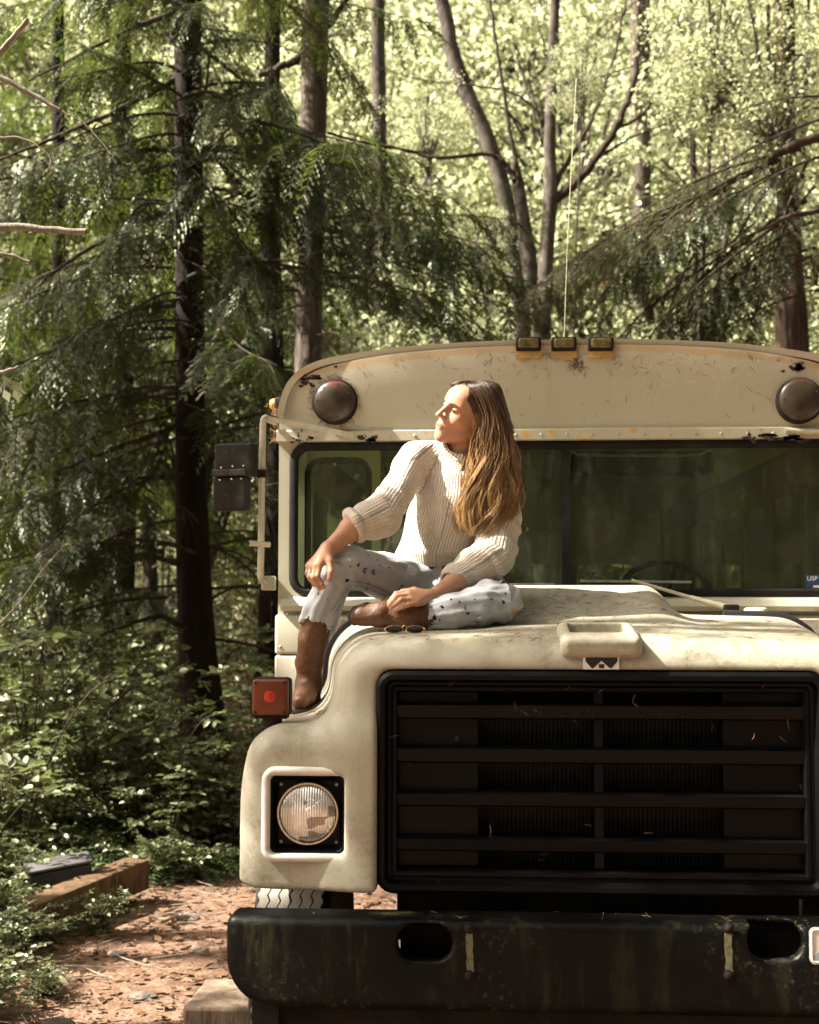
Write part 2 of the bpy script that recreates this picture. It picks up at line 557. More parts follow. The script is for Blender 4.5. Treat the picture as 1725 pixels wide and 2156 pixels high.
MARKERL = simple('smoky_amber_marker_lens', (0.13, 0.10, 0.035), 0.25, var=0.6, scale=60)
AMBERB = simple('bright_amber_marker_lens', (0.75, 0.36, 0.10), 0.35, var=0.3, scale=60)
def warn_mat():
    t = NT('dark_red_warning_lens')
    co = t.co()
    z = t.n('ShaderNodeSeparateXYZ', i={0: co}).outputs[2]
    up = t.ramp(t.math('ADD', z, t.math('MULTIPLY', t.noise(18, 3), 0.10)), 2.70, 2.76)
    base = t.mix(t.ramp(t.noise(14, 4), 0.35, 0.7), (0.026, 0.017, 0.010), (0.065, 0.048, 0.026))
    base = t.mix(t.math('MULTIPLY', up, 0.8), base, (0.14, 0.022, 0.016))
    base = t.mix(t.ramp(t.noise(26, 4, 0.7), 0.66, 0.74), base, (0.42, 0.02, 0.02))
    t.set(Base_Color=base, Roughness=0.3)
    return t.m
WARN = warn_mat()
def headlamp_mat():
    t = NT('ribbed_headlamp_glass')
    co = t.co()
    sx = t.n('ShaderNodeMapping', i={0: co, 3: (1, 1, 1)}).outputs[0]
    x = t.n('ShaderNodeSeparateXYZ', i={0: sx}).outputs[0]
    rib = t.n('ShaderNodeTexWave', i={0: co, 'Scale': 40.0})
    rib.bands_direction = 'X'
    br = t.n('ShaderNodeTexBrick', i={0: t.n('ShaderNodeMapping', i={0: co, 2: (R(90), 0, 0)}).outputs[0], 'Scale': 14.0, 'Mortar Size': 0.004}).outputs['Color']
    f = t.noise(22, 3)
    base = t.mix(t.ramp(f, 0.35, 0.65), (0.58, 0.55, 0.48), (0.92, 0.90, 0.84))
    blk = t.n('ShaderNodeTexVoronoi', distance='CHEBYCHEV', i={0: t.n('ShaderNodeMapping', i={0: co, 3: (18, 1, 34)}).outputs[0], 'Scale': 1.0}).outputs['Color']
    bv = t.n('ShaderNodeSeparateColor', i={0: blk}).outputs[0]
    base = t.mix(t.math('MULTIPLY', t.ramp(bv, 0.80, 0.83), 0.75), base, (0.12, 0.10, 0.08))
    t.set(Base_Color=base, Metallic=0.65, Roughness=0.22)
    t.p.inputs['Coat Weight'].default_value = 0.6
    t.p.inputs['Coat Roughness'].default_value = 0.05
    h = t.math('ADD', rib.outputs['Fac'], t.math('MULTIPLY', bv, 1.5))
    t.bump(h, 0.5, 0.004)
    return t.m
HEADLAMP = headlamp_mat()
def glass_mat(name, tint, dust=0.10, refl=1.0):
    t = NT(name)
    t.t.nodes.remove(t.p)
    tr = t.n('ShaderNodeBsdfTransparent', i={0: (*tint, 1)})
    gl = t.n('ShaderNodeBsdfGlossy', i={0: (0.85, 0.9, 0.86, 1), 1: 0.015})
    fr = t.n('ShaderNodeFresnel', i={0: 1.62}).outputs[0]
    m1 = t.n('ShaderNodeMixShader', i={0: t.math('MULTIPLY', fr, refl)})
    t.t.links.new(tr.outputs[0], m1.inputs[1]); t.t.links.new(gl.outputs[0], m1.inputs[2])
    df = t.n('ShaderNodeBsdfDiffuse', i={0: (0.36, 0.38, 0.27, 1)})
    co = t.co()
    run = t.noise(1.0, 5, 0.7, vec=t.n('ShaderNodeMapping', i={0: co, 3: (14, 14, 1.6)}).outputs[0])
    d = t.math('ADD', dust * 0.55, t.math('MULTIPLY', t.ramp(run, 0.45, 0.75), dust))
    d = t.math('ADD', d, t.math('MULTIPLY', t.ramp(t.noise(3.5, 5, 0.7), 0.52, 0.7), dust * 1.2))
    m2 = t.n('ShaderNodeMixShader', i={0: d})
    t.t.links.new(m1.outputs[0], m2.inputs[1]); t.t.links.new(df.outputs[0], m2.inputs[2])
    t.t.links.new(m2.outputs[0], t.out.inputs[0])
    return t.m
GLASS = glass_mat('dusty_green_windshield_glass', (0.78, 0.83, 0.66), 0.065, 0.55)
WINGLASS = glass_mat('side_window_glass', (0.75, 0.82, 0.70), 0.06, 0.8)
INNER = simple('bus_inner_green_paint', (0.62, 0.64, 0.47), 0.6, var=0.15, scale=3)
FLOORM = simple('bus_floor_rubber', (0.05, 0.045, 0.04), 0.8)
def tyre_mat():
    t = NT('dusty_tyre_tread')
    base = t.mix(t.ramp(t.noise(12, 5, 0.7), 0.35, 0.7), (0.36, 0.32, 0.25), (0.58, 0.54, 0.46))
    t.set(Base_Color=base, Roughness=0.85)
    t.bump(t.noise(90, 4), 0.3, 0.003)
    return t.m
TYRE = tyre_mat()
TYREDK = simple('dark_tyre_rubber', (0.02, 0.018, 0.016), 0.8)
PLATEW = simple('pale_plate_enamel', (0.62, 0.58, 0.52), 0.4, var=0.06, scale=30)
PLATEB = simple('blue_grey_plate_print', (0.28, 0.36, 0.36), 0.4, var=0.08, scale=40)
STICKW = simple('white_sticker_vinyl', (0.74, 0.72, 0.66), 0.4, var=0.05, scale=60)
STICKK = simple('black_sticker_print', (0.012, 0.012, 0.012), 0.4)
STICKB = simple('blue_sticker_print', (0.02, 0.06, 0.13), 0.4, var=0.15, scale=40)
NEEDLEM = simple('dry_orange_needles', (0.24, 0.11, 0.04), 0.8, var=0.5, scale=90)
# ================================================================== the bus
BUS = thing('school_bus', 'old cream short-nosed school bus with black grille, parked facing the viewer', 'bus', (0, 0, 0))
def hood_w(y): return 0.80 + 0.155 * np.clip((y - 0.05) / 1.05, 0, 1)
def hood_z(y): return 1.662 + 0.062 * np.clip(y / 1.1, 0, 1)
HREAR = 1.12
def nose_sdf(X, Y, Z):
    ax = np.abs(X)
    w = hood_w(Y); zt = hood_z(Y) - 0.018 * (ax / 0.9) ** 2
    r = 0.13 + 0.06 * np.clip(Y / 1.1, 0, 1)
    qx, qz = ax - w + r, Z - zt + r
    d2 = np.sqrt(np.maximum(qx, 0) ** 2 + np.maximum(qz, 0) ** 2) + np.minimum(np.maximum(qx, qz), 0) - r
    rf = 0.085
    u, v = d2 + rf, (0.0 - Y) + rf
    hood = np.sqrt(np.maximum(u, 0) ** 2 + np.maximum(v, 0) ** 2) + np.minimum(np.maximum(u, v), 0) - rf
    # fender
    fw = 1.098 - 0.05 * np.clip((Z - 1.15) / 0.25, 0, 1) ** 2 + 0.006 * np.clip((1.2 - Z), 0, 1)
    r = 0.085
    ft = 1.398 - 0.012 * np.clip(Y, 0, 1)
    qx, qz = ax - fw + r, Z - ft + r
    d2 = np.sqrt(np.maximum(qx, 0) ** 2 + np.maximum(qz, 0) ** 2) + np.minimum(np.maximum(qx, qz), 0) - r
    rf = 0.075
    u, v = d2 + rf, (0.0 - Y) + rf
    fen = np.sqrt(np.maximum(u, 0) ** 2 + np.maximum(v, 0) ** 2) + np.minimum(np.maximum(u, v), 0) - rf
    k = 0.13
    h = np.clip(0.5 + 0.5 * (fen - hood) / k, 0, 1)
    d = fen * (1 - h) + hood * h - k * h * (1 - h)
    # dome in the rear half of the hood
    hw, r = 0.335, 0.09
    dt = 1.832 - 0.20 * np.clip((0.98 - Y) / 0.45, 0, 1) ** 1.5
    qx, qz = ax - hw + r, Z - dt + r
    dome = np.sqrt(np.maximum(qx, 0) ** 2 + np.maximum(qz, 0) ** 2) + np.minimum(np.maximum(qx, qz), 0) - r
    dome = np.maximum(dome, 0.45 - Y)
    k = 0.11
    h = np.clip(0.5 + 0.5 * (dome - d) / k, 0, 1)
    d = dome * (1 - h) + d * h - k * h * (1 - h)
    low = 0.905 + 0.012 * np.clip((ax - 0.95) / 0.14, 0, 1) ** 2
    d = np.maximum(d, low - Z + 0 * X)
    return np.maximum(d, Y - HREAR)
s = SDF((-1.16, -0.05, 0.87), (1.16, 1.16, 1.88), 0.0105)
s.op(nose_sdf, (-1.16, -0.05, 0.87), (1.16, 1.16, 1.88))
s.rbox((0, 0.0, 1.225), (0.668, 0.30, 0.345), 0.045, sub=True)
s.rbox((0, 0.0, 0.90), (0.668, 0.30, 0.10), 0.004, sub=True)                # grille opening
s.rbox((0, 0.62, 1.05), (0.60, 0.56, 0.52), 0.05, sub=True)                    # engine bay
for sx in (-1, 1):
    s.rbox((sx * 0.880, 0.0, 1.134), (0.118, 0.055, 0.122), 0.03, sub=True)    # lamp recess
    s.rbox((sx * 0.86, 0.66, 1.02), (0.215, 0.52, 0.30), 0.05, sub=True)       # under the fender
    s.cap((sx * 0.80, 0.66, 0.5), (sx * 1.25, 0.66, 0.5), 0.60, 0.60, sub=True)
V, F = s.nets()
V = relax(V, F, 2, 0.45)
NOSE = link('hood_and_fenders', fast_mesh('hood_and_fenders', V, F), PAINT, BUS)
NOSE_BVH = BVHTree.FromPolygons([tuple(p) for p in V.tolist()], F.tolist())
def hit(bvh, px, py, push=0.0):
    d = ray(px, py)
    loc, nor, i, dist = bvh.ray_cast(CAM_LOC, d)
    if loc is None: return None, None
    if nor.dot(d) > 0: nor = -nor
    return loc + nor * push, nor
# rubber seal along the rear edge of the nose
seal = MB(); path = []
zz = np.linspace(0, 1, 60)
def nose_section(y):
    out = []
    for a in np.linspace(0, 1, 90):
        # march a ray from inside towards outside in the x-z plane
        ang = -math.pi * 1.03 / 2 + a * math.pi * 1.03
        o = np.array([0.0, 1.25]); dv = np.array([math.sin(ang), math.cos(ang)])
        lo, hi = 0.1, 1.4
        for _ in range(30):
            m = (lo + hi) / 2
            p = o + dv * m
            if nose_sdf(np.array([p[0]]), np.array([y]), np.array([p[1]]))[0] < 0: lo = m
            else: hi = m
        out.append(tuple(o + dv * lo))
    return out
sec = nose_section(HREAR - 0.02)
seal.tube([(x, HREAR + 0.002, z) for x, z in sec if x < -0.55], 0.021, 8)
seal.build('rubber_hood_seal', RUBBER, BUS)
seal = MB(); seal.tube([(x, HREAR + 0.002, z) for x, z in sec if x > 0.55], 0.021, 8)
seal.build('rubber_hood_seal', RUBBER, BUS)

# raised lifting handle at the middle of the hood front
s = SDF((-0.19, -0.08, 1.55), (0.2, 0.30, 1.75), 0.004)
MT = np.array(Matrix.Rotation(R(9), 3, 'X'))
s.rbox((0.008, 0.105, 1.657), (0.122, 0.128, 0.036), 0.024, MT)
s.rbox((0.008, 0.118, 1.695), (0.088, 0.080, 0.038), 0.012, MT, k=0.006, sub=True)
V, F = s.nets(); V = relax(V, F, 1)
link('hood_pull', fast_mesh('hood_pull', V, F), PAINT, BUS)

# square sticker below the handle
st = MB(); st.box((-0.048, -0.0075, 1.573), (0.060, -0.005, 1.6125))
stk = st.build('badge_sticker', STICKW, BUS, 0)
bk = MB()
x0, x1, zt, zb = -0.040, 0.055, 1.6098, 1.5765
xm = (x0 + x1) / 2
bk.prism([(x0, zt - 0.013), (x0 + 0.018, zb), (x0 + 0.023, zb), (xm - 0.001, zt - 0.012), (xm + 0.001, zt - 0.012), (x1 - 0.023, zb), (x1 - 0.018, zb), (x1, zt - 0.013), (x1, zt), (x0, zt)], -0.0085, -0.0079)
bk.box((xm - 0.008, -0.0085, zb), (xm + 0.008, -0.0079, zb + 0.012))
bk.build('badge_print', STICKK, stk, 0)

# ---- grille
GR = link('grille_frame', None, None, BUS) if False else None
g = MB()
outer = rrect(-0.672, 0.902, 0.672, 1.566, 0.055, 8)
g.sweep(outer, [(0.0, 0.05), (0.0, -0.004), (-0.012, -0.012), (-0.026, -0.008), (-0.036, 0.018), (-0.046, 0.022), (-0.050, 0.014), (-0.060, 0.014), (-0.066, 0.024), (-0.066, 0.07)])
gf = g.build('grille', GRILLE, BUS, 40)
g = MB()
for z0, z1 in ((1.452, 1.477), ):
    pass
bars = [(1.4765, 1.4525), (1.410, 1.380), (1.335, 1.312), (1.259, 1.233), (1.179, 1.157)]
def gz(py): return at(1200, py, 0.03).z
rows = [(1482.8, 1516), (1575, 1609), (1670, 1701), (1765.6, 1796)]
for py0, py1 in rows:
    zt, zb = gz(py0), gz(py1)
    b = MB()
    b.sweep([(-0.612, zb), (0.612, zb)], [(0, 0)], False) if False else None
    m = [(-0.612, 0.09), (0.612, 0.09)]
    pr = [(zt, 0.10), (zt + 0.001, 0.03), (zt - 0.004, 0.016), (zb + 0.006, 0.024), (zb, 0.034), (zb, 0.10)]
    n = len(pr)
    Vv = [(x, y, z) for x in (-0.612, 0.612) for z, y in pr]
    Ff = [(i, (i + 1) % n, (i + 1) % n + n, i + n) for i in range(n)] + [tuple(reversed(range(n))), tuple(range(n, 2 * n))]
    b.add(Vv, Ff)
    o = b.build('slat', GRILLE, gf, 30)
g = MB(); g.box((-0.0135, 0.034, 0.975), (0.0135, 0.10, 1.505)); g.build('centre_bar', GRILLE, gf, 0)
for sx in (-1, 1):
    g = MB()
    a, b_ = (-0.612, -0.365) if sx < 0 else (0.375, 0.612)
    g.box((a, 0.055, 0.975), (b_, 0.10, 1.505))
    for py0, py1 in [(1516, 1575), (1609, 1670), (1701, 1765), (1796, 1846)]:
        za, zb_ = gz(py0) - 0.012, gz(py1) + 0.008
        xo = a + 0.02 if sx < 0 else b_ - 0.15
        if sx < 0 and False:
            g.sweep(rrect(xo, zb_, xo + 0.13, za, 0.014, 4), [(0, 0.056), (0, 0.046), (-0.006, 0.043), (-0.012, 0.05), (-0.012, 0.056)])
    g.build('blank_panel', GRILLE, gf, 30)
g = MB(); g.box((-0.66, 0.155, 0.90), (0.66, 0.165, 1.53))
for i in range(96):
    x = -0.62 + i * 1.24 / 95
    g.box((x - 0.0022, 0.143, 0.93), (x + 0.0022, 0.1545, 1.51))
g.build('radiator', RADIATOR, BUS, 0)
tc = bpy.data.curves.new('embossed_lettering', 'FONT')
tc.body = 'INTERNATIONAL'
tc.size = 0.036; tc.extrude = 0.0015; tc.align_x = 'CENTER'; tc.align_y = 'CENTER'; tc.space_character = 1.95
to = bpy.data.objects.new('tmp_text', tc); COL.objects.link(to)
dg = bpy.context.evaluated_depsgraph_get()
def text_mesh(o):
    dg = bpy.context.evaluated_depsgraph_get(); dg.update()
    return bpy.data.meshes.new_from_object(o.evaluated_get(dg))
tm = text_mesh(to)
bpy.data.objects.remove(to)
zc = (gz(1482.8) + gz(1516)) / 2
tm.transform(Matrix.Translation((0.02, 0.0175, zc)) @ Matrix.Rotation(R(90 - 14), 4, 'X'))
LETM = black_mat('worn_letter_paint', (0.013, 0.012, 0.011), 0.4)
def letter_parts(tm, mat, parent):
    bm = bmesh.new(); bm.from_mesh(tm); todo = set(bm.verts)
    while todo:
        st_ = [todo.pop()]; isl = set(st_)
        while st_:
            v = st_.pop()
            for e in v.link_edges:
                w = e.other_vert(v)
                if w in todo: todo.discard(w); isl.add(w); st_.append(w)
        ix = {v: i for i, v in enumerate(isl)}
        me = bpy.data.meshes.new('letter'); me.from_pydata([tuple(v.co) for v in isl], [], [tuple(ix[v] for v in f.verts) for f in bm.faces if f.verts[0] in isl]); me.update()
        link('letter', me, mat, parent)
    bm.free()
letter_parts(tm, LETM, gf)
for px, py in ((842, 1520), (842, 1840), (963, 1556), (963, 1850), (1675, 1856), (1690, 1520)):
    p = at(px, py, 0.045)
    g = MB(); g.lathe([(0.0085, 0), (0.0085, 0.004), (0.005, 0.007), (0, 0.0075)], (p.x, 0.05, p.z), Matrix.Rotation(R(90), 3, 'X'), 10)
    g.build('bolt', DARKSTEEL, gf, 40)

# ---- headlights
for sx in (-1, 1):
    cx, cz = sx * 0.880, 1.134
    b = MB()
    b.sweep(rrect(cx - 0.139, cz - 0.142, cx + 0.139, cz + 0.142, 0.042, 8), [(0, 0.004), (0, -0.010), (-0.007, -0.017), (-0.018, -0.017), (-0.026, -0.010), (-0.026, 0.02)])
    hl = b.build('headlight', WHITEPL, BUS, 50)
    b = MB(); b.box((cx - 0.124, 0.028, cz - 0.128), (cx + 0.124, 0.04, cz + 0.128))
    b.sweep(rrect(cx - 0.113, cz - 0.116, cx + 0.113, cz + 0.116, 0.03, 6), [(0.004, 0.03), (0.004, -0.006), (-0.002, -0.006), (-0.018, 0.02), (-0.018, 0.03)])
    b.build('backing_plate', GRILLE, hl, 40)
    M = Matrix.Rotation(R(90), 3, 'X')
    b = MB(); b.lathe([(0.096, -0.03), (0.096, 0.012), (0.093, 0.018), (0.088, 0.018), (0.0855, 0.010)], (cx, 0.02, cz), M, 48); b.build('chrome_ring', CHROME, hl, 50)
    b = MB(); b.lathe([(0.0855 * math.cos(a), 0.008 + 0.022 * math.sin(a)) for a in np.linspace(0, math.pi / 2, 12)], (cx, 0.018, cz), M, 48)
    b.build('lens', HEADLAMP, hl, 80)
    for dx, dz in ((-0.085, 0.085), (0.085, 0.085), (-0.085, -0.088), (0.085, -0.088)):
        b = MB(); b.lathe([(0.005, 0), (0.005, 0.003), (0, 0.004)], (cx + dx, 0.028, cz + dz), M, 8); b.build('screw', STEEL, hl, 40)

# ---- turn signals on the fender tops
for sx in (-1, 1):
    p0 = at(572, 1467, 0.12)
    cx, cz = (p0.x if sx < 0 else -p0.x), p0.z
    b = MB(); b.bbox((cx, 0.135, cz), (0.0605, 0.032, 0.0595), 0.014, n=3)
    ts = b.build('turn_signal', DARKSTEEL, BUS, 50)
    b = MB(); b.bbox((cx, 0.112, cz), (0.0565, 0.022, 0.0555), 0.010, n=3); b.build('amber_lens', AMBER, ts, 60)
    b = MB(); b.lathe([(0.0185, -0.004), (0.0185, 0.001), (0.012, 0.0035), (0, 0.0045)], (cx - 0.001, 0.0905, cz + 0.002), Matrix.Rotation(R(90), 3, 'X'), 24); b.build('bulb_window', REDC, ts, 60)
    b = MB(); b.tube([(cx, 0.14, cz - 0.05), (cx, 0.14, cz - 0.095)], 0.03, 14); b.box((cx - 0.05, 0.11, cz - 0.068), (cx + 0.05, 0.165, cz - 0.058)); b.build('signal_foot', DARKSTEEL, ts, 40)
    for dx in (-0.046, 0.046):
        for dz in (-0.046, 0.046):
            b = MB(); b.lathe([(0.0045, 0), (0.0045, 0.003), (0, 0.004)], (cx + dx, 0.0915, cz + dz), Matrix.Rotation(R(90), 3, 'X'), 8); b.build('screw', DARKSTEEL, ts, 40)

# ---- bumper
s = SDF((-1.16, -0.17, 0.55), (1.16, 0.07, 0.90), 0.007)
def bump_sdf(X, Y, Z):
    ax = np.abs(X)
    # outline in the x-z plane with a big rounded lower outer corner
    zc, hz, hx = 0.7225, 0.130, 1.108
    rr = np.where(Z < zc, 0.14, 0.03)
    qx, qz = ax - hx + rr, np.abs(Z - zc) - hz + rr
    d2 = np.sqrt(np.maximum(qx, 0) ** 2 + np.maximum(qz, 0) ** 2) + np.minimum(np.maximum(qx, qz), 0) - rr
    yb = 0.03
    yf = -0.13 + 0.028 * np.clip((ax - 0.75) / 0.36, 0, 1) ** 2
    r = 0.028
    u, v = d2 + r, np.maximum(yf - Y, Y - yb) + r
    return np.sqrt(np.maximum(u, 0) ** 2 + np.maximum(v, 0) ** 2) + np.minimum(np.maximum(u, v), 0) - r
s.op(bump_sdf, (-1.16, -0.17, 0.55), (1.16, 0.07, 0.90))
s.rbox((0, 0.05, 0.72), (1.06, 0.135, 0.110), 0.03, sub=True)
for px, py in ((895, 1987), (1634, 1984)):
    p = at(px, py, -0.13)
    s.rbox((p.x, -0.1, p.z), (0.079, 0.09, 0.051), 0.050, k=0.012, sub=True)
V, F = s.nets(); V = relax(V, F, 1)
BMP = link('bumper', fast_mesh('bumper', V, F), BUMPER, BUS)
for px, py in ((988, 1954), (988, 2054), (1534, 1954), (1534, 2054)):
    p = at(px, py, -0.13)
    b = MB(); b.lathe([(0.016, 0), (0.016, 0.003), (0.011, 0.004), (0.011, 0.011), (0.007, 0.014), (0, 0.0145)], (p.x, -0.129, p.z), Matrix.Rotation(R(90), 3, 'X'), 10); b.build('bolt', DARKSTEEL, BMP, 40)
LICH = simple('dry_yellow_lichen', (0.15, 0.15, 0.07), 0.9, var=0.5, scale=60, bump=0.3)
for px, seed in ((988, 3), (1534, 5)):
    p0, p1 = at(px, 1966, -0.13), at(px + 2, 2046, -0.13)
    b = MB(); nseg = 9; pts = []
    rg = random.Random(seed)
    left = [(p0.x + (p1.x - p0.x) * i / nseg - 0.008 - rg.uniform(0, 0.004), p0.z + (p1.z - p0.z) * i / nseg) for i in range(nseg + 1)]
    right = [(p0.x + (p1.x - p0.x) * i / nseg + 0.008 + rg.uniform(0, 0.004), p0.z + (p1.z - p0.z) * i / nseg) for i in range(nseg, -1, -1)]
    b.prism(left + right, -0.1315, -0.128); b.build('lichen_streak', LICH, BMP, 0)
# number plate at the right end of what is seen
p0, p1 = at(1706, 2031, -0.14), at(1706, 1953, -0.14)
pl = MB(); pl.prism(rrect(p0.x, p0.z, p0.x + 0.305, p0.z + 0.152 if False else p1.z, 0.016, 5), -0.139, -0.1365)
PL = pl.build('number_plate', PLATEW, BMP, 30)
pl = MB(); pl.sweep(rrect(p0.x + 0.004, p0.z + 0.004, p0.x + 0.301, p1.z - 0.004, 0.013, 5), [(0, -0.1388), (-0.001, -0.1405), (-0.004, -0.1405), (-0.005, -0.1388)]); pl.build('plate_rim', WHITEPL, PL, 40)
pl = MB(); pl.prism([(p0.x + 0.009, p0.z + 0.008), (p0.x + 0.06, p0.z + 0.008), (p0.x + 0.06, p0.z + 0.03), (p0.x + 0.025, p0.z + 0.035), (p0.x + 0.009, p0.z + 0.024)], -0.1396, -0.1391); pl.build('plate_print', PLATEB, PL, 0)
# steel below and behind the bumper, plus a dark box for the shade under it
b = MB()
b.box((-0.995, -0.06, 0.30), (-0.955, 0.55, 0.60)); b.box((0.955, -0.06, 0.30), (0.995, 0.55, 0.60))
b.box((-0.60, 0.03, 0.55), (-0.42, 0.9, 0.80)); b.box((0.42, 0.03, 0.55), (0.60, 0.9, 0.80))
b.box((-0.95, 0.42, 0.32), (0.95, 0.60, 0.55)); b.box((-0.62, 0.17, 0.72), (0.62, 0.30, 0.99))
b.box((-1.04, -0.03, 0.28), (1.04, 0.06, 0.598)); b.box((-0.66, 1.05, 0.55), (0.66, 1.3, 1.5))  # first box is added: black stand-in for the shaded underside, hiding the wheels
b.build('chassis', DARKSTEEL, BUS, 0)
b = MB(); b.tube([(-0.985, -0.075, 0.50), (-0.985, -0.055, 0.50)], 0.014, 6); b.tube([(-1.0, -0.075, 0.455), (-0.985, -0.055, 0.455)], 0.012, 6); b.build('rusty_bolt', YELLOW, BUS, 0)

# ---- front wheels
for sx in (-1, 1):
    b = MB(); xc = sx * 0.972
    M = Matrix.Rotation(R(90), 3, 'Y')
    prof = [(0.30, -0.10), (0.42, -0.125), (0.478, -0.118), (0.494, -0.106), (0.494, 0.106), (0.478, 0.118), (0.42, 0.125), (0.30, 0.10)]
    b.lathe(prof, (xc, 0.66, 0.5), M, 72)
    wh = b.build('wheel', TYREDK, BUS, 40)
    b = MB(); b.lathe([(0.0, -0.05), (0.12, -0.07), (0.29, -0.04), (0.305, -0.10), (0.305, 0.10), (0.29, 0.04), (0.0, 0.03)], (xc, 0.66, 0.5), M, 36); b.build('rim', DARKSTEEL, wh, 40)
    b = MB()
    for row, xo in enumerate((-0.088, -0.053, -0.018, 0.018, 0.053, 0.088)):
        for k in range(80):
            a0 = 2 * math.pi * k / 80 
            V = []; n = 2
            for j in range(n + 1):
                a = a0 + j * (2 * math.pi / 80)  / n
                w = 0.0150
                off = 0.0045 * (1 if (j % 2) else -1)
                for dx, rr in ((-w, 0.494), (-w, 0.503), (w, 0.503), (w, 0.494)):
                    V.append((xc + xo + dx + off, 0.66 - rr * math.cos(a), 0.5 + rr * math.sin(a)))
            Fq = [(j * 4 + q, j * 4 + q + 1, j * 4 + q + 5, j * 4 + q + 4) for j in range(n) for q in range(3)]
            b.add(V, Fq)
    tr = b.build('tyre_tread', TYRE, wh, 30); tr['kind'] = 'stuff'

# ---- front wall of the body, windshield
YW = 1.45
def W(px, py, Y=YW):
    p = at(px, py, Y); return (p.x, p.z)
XL = W(578, 1100)[0]
zsill, zhead = W(1200, 1253)[1], W(1190, 931)[1]
# left half of the roof arch as seen; mirrored about x = 0
arch_px = [(1190, 716), (1050, 718.5), (900, 727), (800, 737), (700, 753), (655, 767), (625, 785), (604, 810), (592, 840), (584, 875)]
half = []
for q in arch_px:
    x, z = W(*q, 1.40); half.append((min(x, 0), z))
half[0] = (0.0, half[0][1])
arch = spline([(x, z) for x, z in half], 34).tolist()
XL = arch[-1][0]
arch_full = [(-x, z) for x, z in reversed(arch)][:-1] + arch        # right to left, over the top
body = [(XL, 0.95), (-XL, 0.95)] + [tuple(p) for p in arch_full]
hole = rrect(W(612, 1253)[0], zsill, -W(612, 1253)[0], zhead, 0.075, 8)
def plate_with_holes(outer, holes, y0, y1):
    bm = bmesh.new()
    loops = []
    for pl_ in [outer] + holes:
        vs = [bm.verts.new((x, y0, z)) for x, z in pl_]
        loops.append([bm.edges.new((vs[i], vs[(i + 1) % len(vs)])) for i in range(len(vs))])
    bmesh.ops.triangle_fill(bm, edges=[e for l in loops for e in l], use_beauty=True, use_dissolve=False, normal=(0, -1, 0))
    if y1 != y0:
        r_ = bmesh.ops.extrude_face_region(bm, geom=bm.faces[:])
        for v in r_['geom']:
            if isinstance(v, bmesh.types.BMVert): v.co.y = y1
        bmesh.ops.recalc_face_normals(bm, faces=bm.faces[:])
    V = [tuple(v.co) for v in bm.verts]; bm.verts.index_update()
    F = [tuple(v.index for v in f.verts) for f in bm.faces]
    bm.free()
    return V, F
b = MB(); b.add(*plate_with_holes(body, [hole], 1.452, 1.50)); b.build('front_wall', VISOR, BUS, 30)
# gasket
b = MB(); b.sweep(hole, [(0.004, 1.455), (0.006, 1.438), (-0.004, 1.430), (-0.020, 1.432), (-0.027, 1.445), (-0.027, 1.475), (0.002, 1.475)]); b.build('windshield_gasket', RUBBER, BUS, 50)
xd = W(1192, 1100)[0]
b = MB(); b.box((xd - 0.018, 1.436, zsill + 0.02), (xd + 0.018, 1.478, zhead - 0.02)); b.build('windshield_divider', RUBBER, BUS, 0)
for a, c in ((hole[20][0] + 0.02, xd - 0.018), (xd + 0.018, -hole[20][0] - 0.02)):
    b = MB(); b.box((a, 1.456, zsill + 0.012), (c, 1.462, zhead - 0.012))
    b.build('windshield_pane', GLASS, BUS, 0)

# visor panel above the windshield, gently bellied
zf = W(1190, 906, 1.42)[1]
nx, nzv = 60, 12
V = []; F = []
def arch_z(x, inset):
    P = np.array(arch_full); o = np.argsort(P[:, 0])
    return np.interp(x, P[o, 0], P[o, 1]) - inset
for i in range(nx + 1):
    x = (-1 + 2 * i / nx); x = math.copysign(abs(x) ** 0.85, x) * (-XL - 0.026)
    zt = max(arch_z(x, 0.024 + 0.02 * abs(x / XL) ** 4), zf + 0.012)
    for j in range(nzv + 1):
        t = j / nzv
        z = zf + (zt - zf) * t
        hgt = z - zf
        y = 1.425 - 0.045 * math.sin(min(1, hgt / 0.42) * math.pi * 0.62) * (1 - abs(x / XL) ** 6)
        V.append((x, y, z))
for i in range(nx):
    for j in range(nzv):
        a = i * (nzv + 1) + j
        F.append((a, a + nzv + 1, a + nzv + 2, a + 1))
b = MB(); b.add(V, F); VIS = b.build('visor_panel', VISOR, BUS, 60)
VIS_BVH = BVHTree.FromPolygons(V, F)
# rivetted flange between visor and windshield
xa = W(585, 915)[0]
b = MB()
b.add([(xa, 1.426, zf + 0.012), (-xa, 1.426, zf + 0.012), (-xa, 1.408, zf + 0.002), (xa, 1.408, zf + 0.002), (xa, 1.408, zhead + 0.008), (-xa, 1.408, zhead + 0.008), (xa, 1.452, zhead + 0.004), (-xa, 1.452, zhead + 0.004)],
      [(0, 3, 2, 1), (3, 4, 5, 2), (4, 6, 7, 5)])
fl = b.build('visor_flange', VISOR, BUS, 30)
for i in range(23):
    x = -1.16 + i * 2.32 / 22
    b = MB(); b.lathe([(0.0075, 0), (0.006, 0.003), (0.003, 0.0045), (0, 0.005)], (x, 1.4085, (zf + zhead) / 2 + 0.004), Matrix.Rotation(R(90), 3, 'X'), 10)
    if i == 0: rv = b.build('rivet', VISOR, fl, 60)
    else:
        o = rv.copy(); COL.objects.link(o); o.parent = fl; o.matrix_parent_inverse = Matrix.Identity(4)
        o.location = rv.location + Vector((i * 2.32 / 22, 0, 0))
# rim of the roof sheet
b = MB(); b.sweep([tuple(p) for p in arch_full], [(0.0, 1.385), (0.0, 1.62), (-0.018, 1.62), (-0.026, 1.43), (-0.026, 1.392)], False)
b.build('roof_rim', VISOR, BUS, 40)
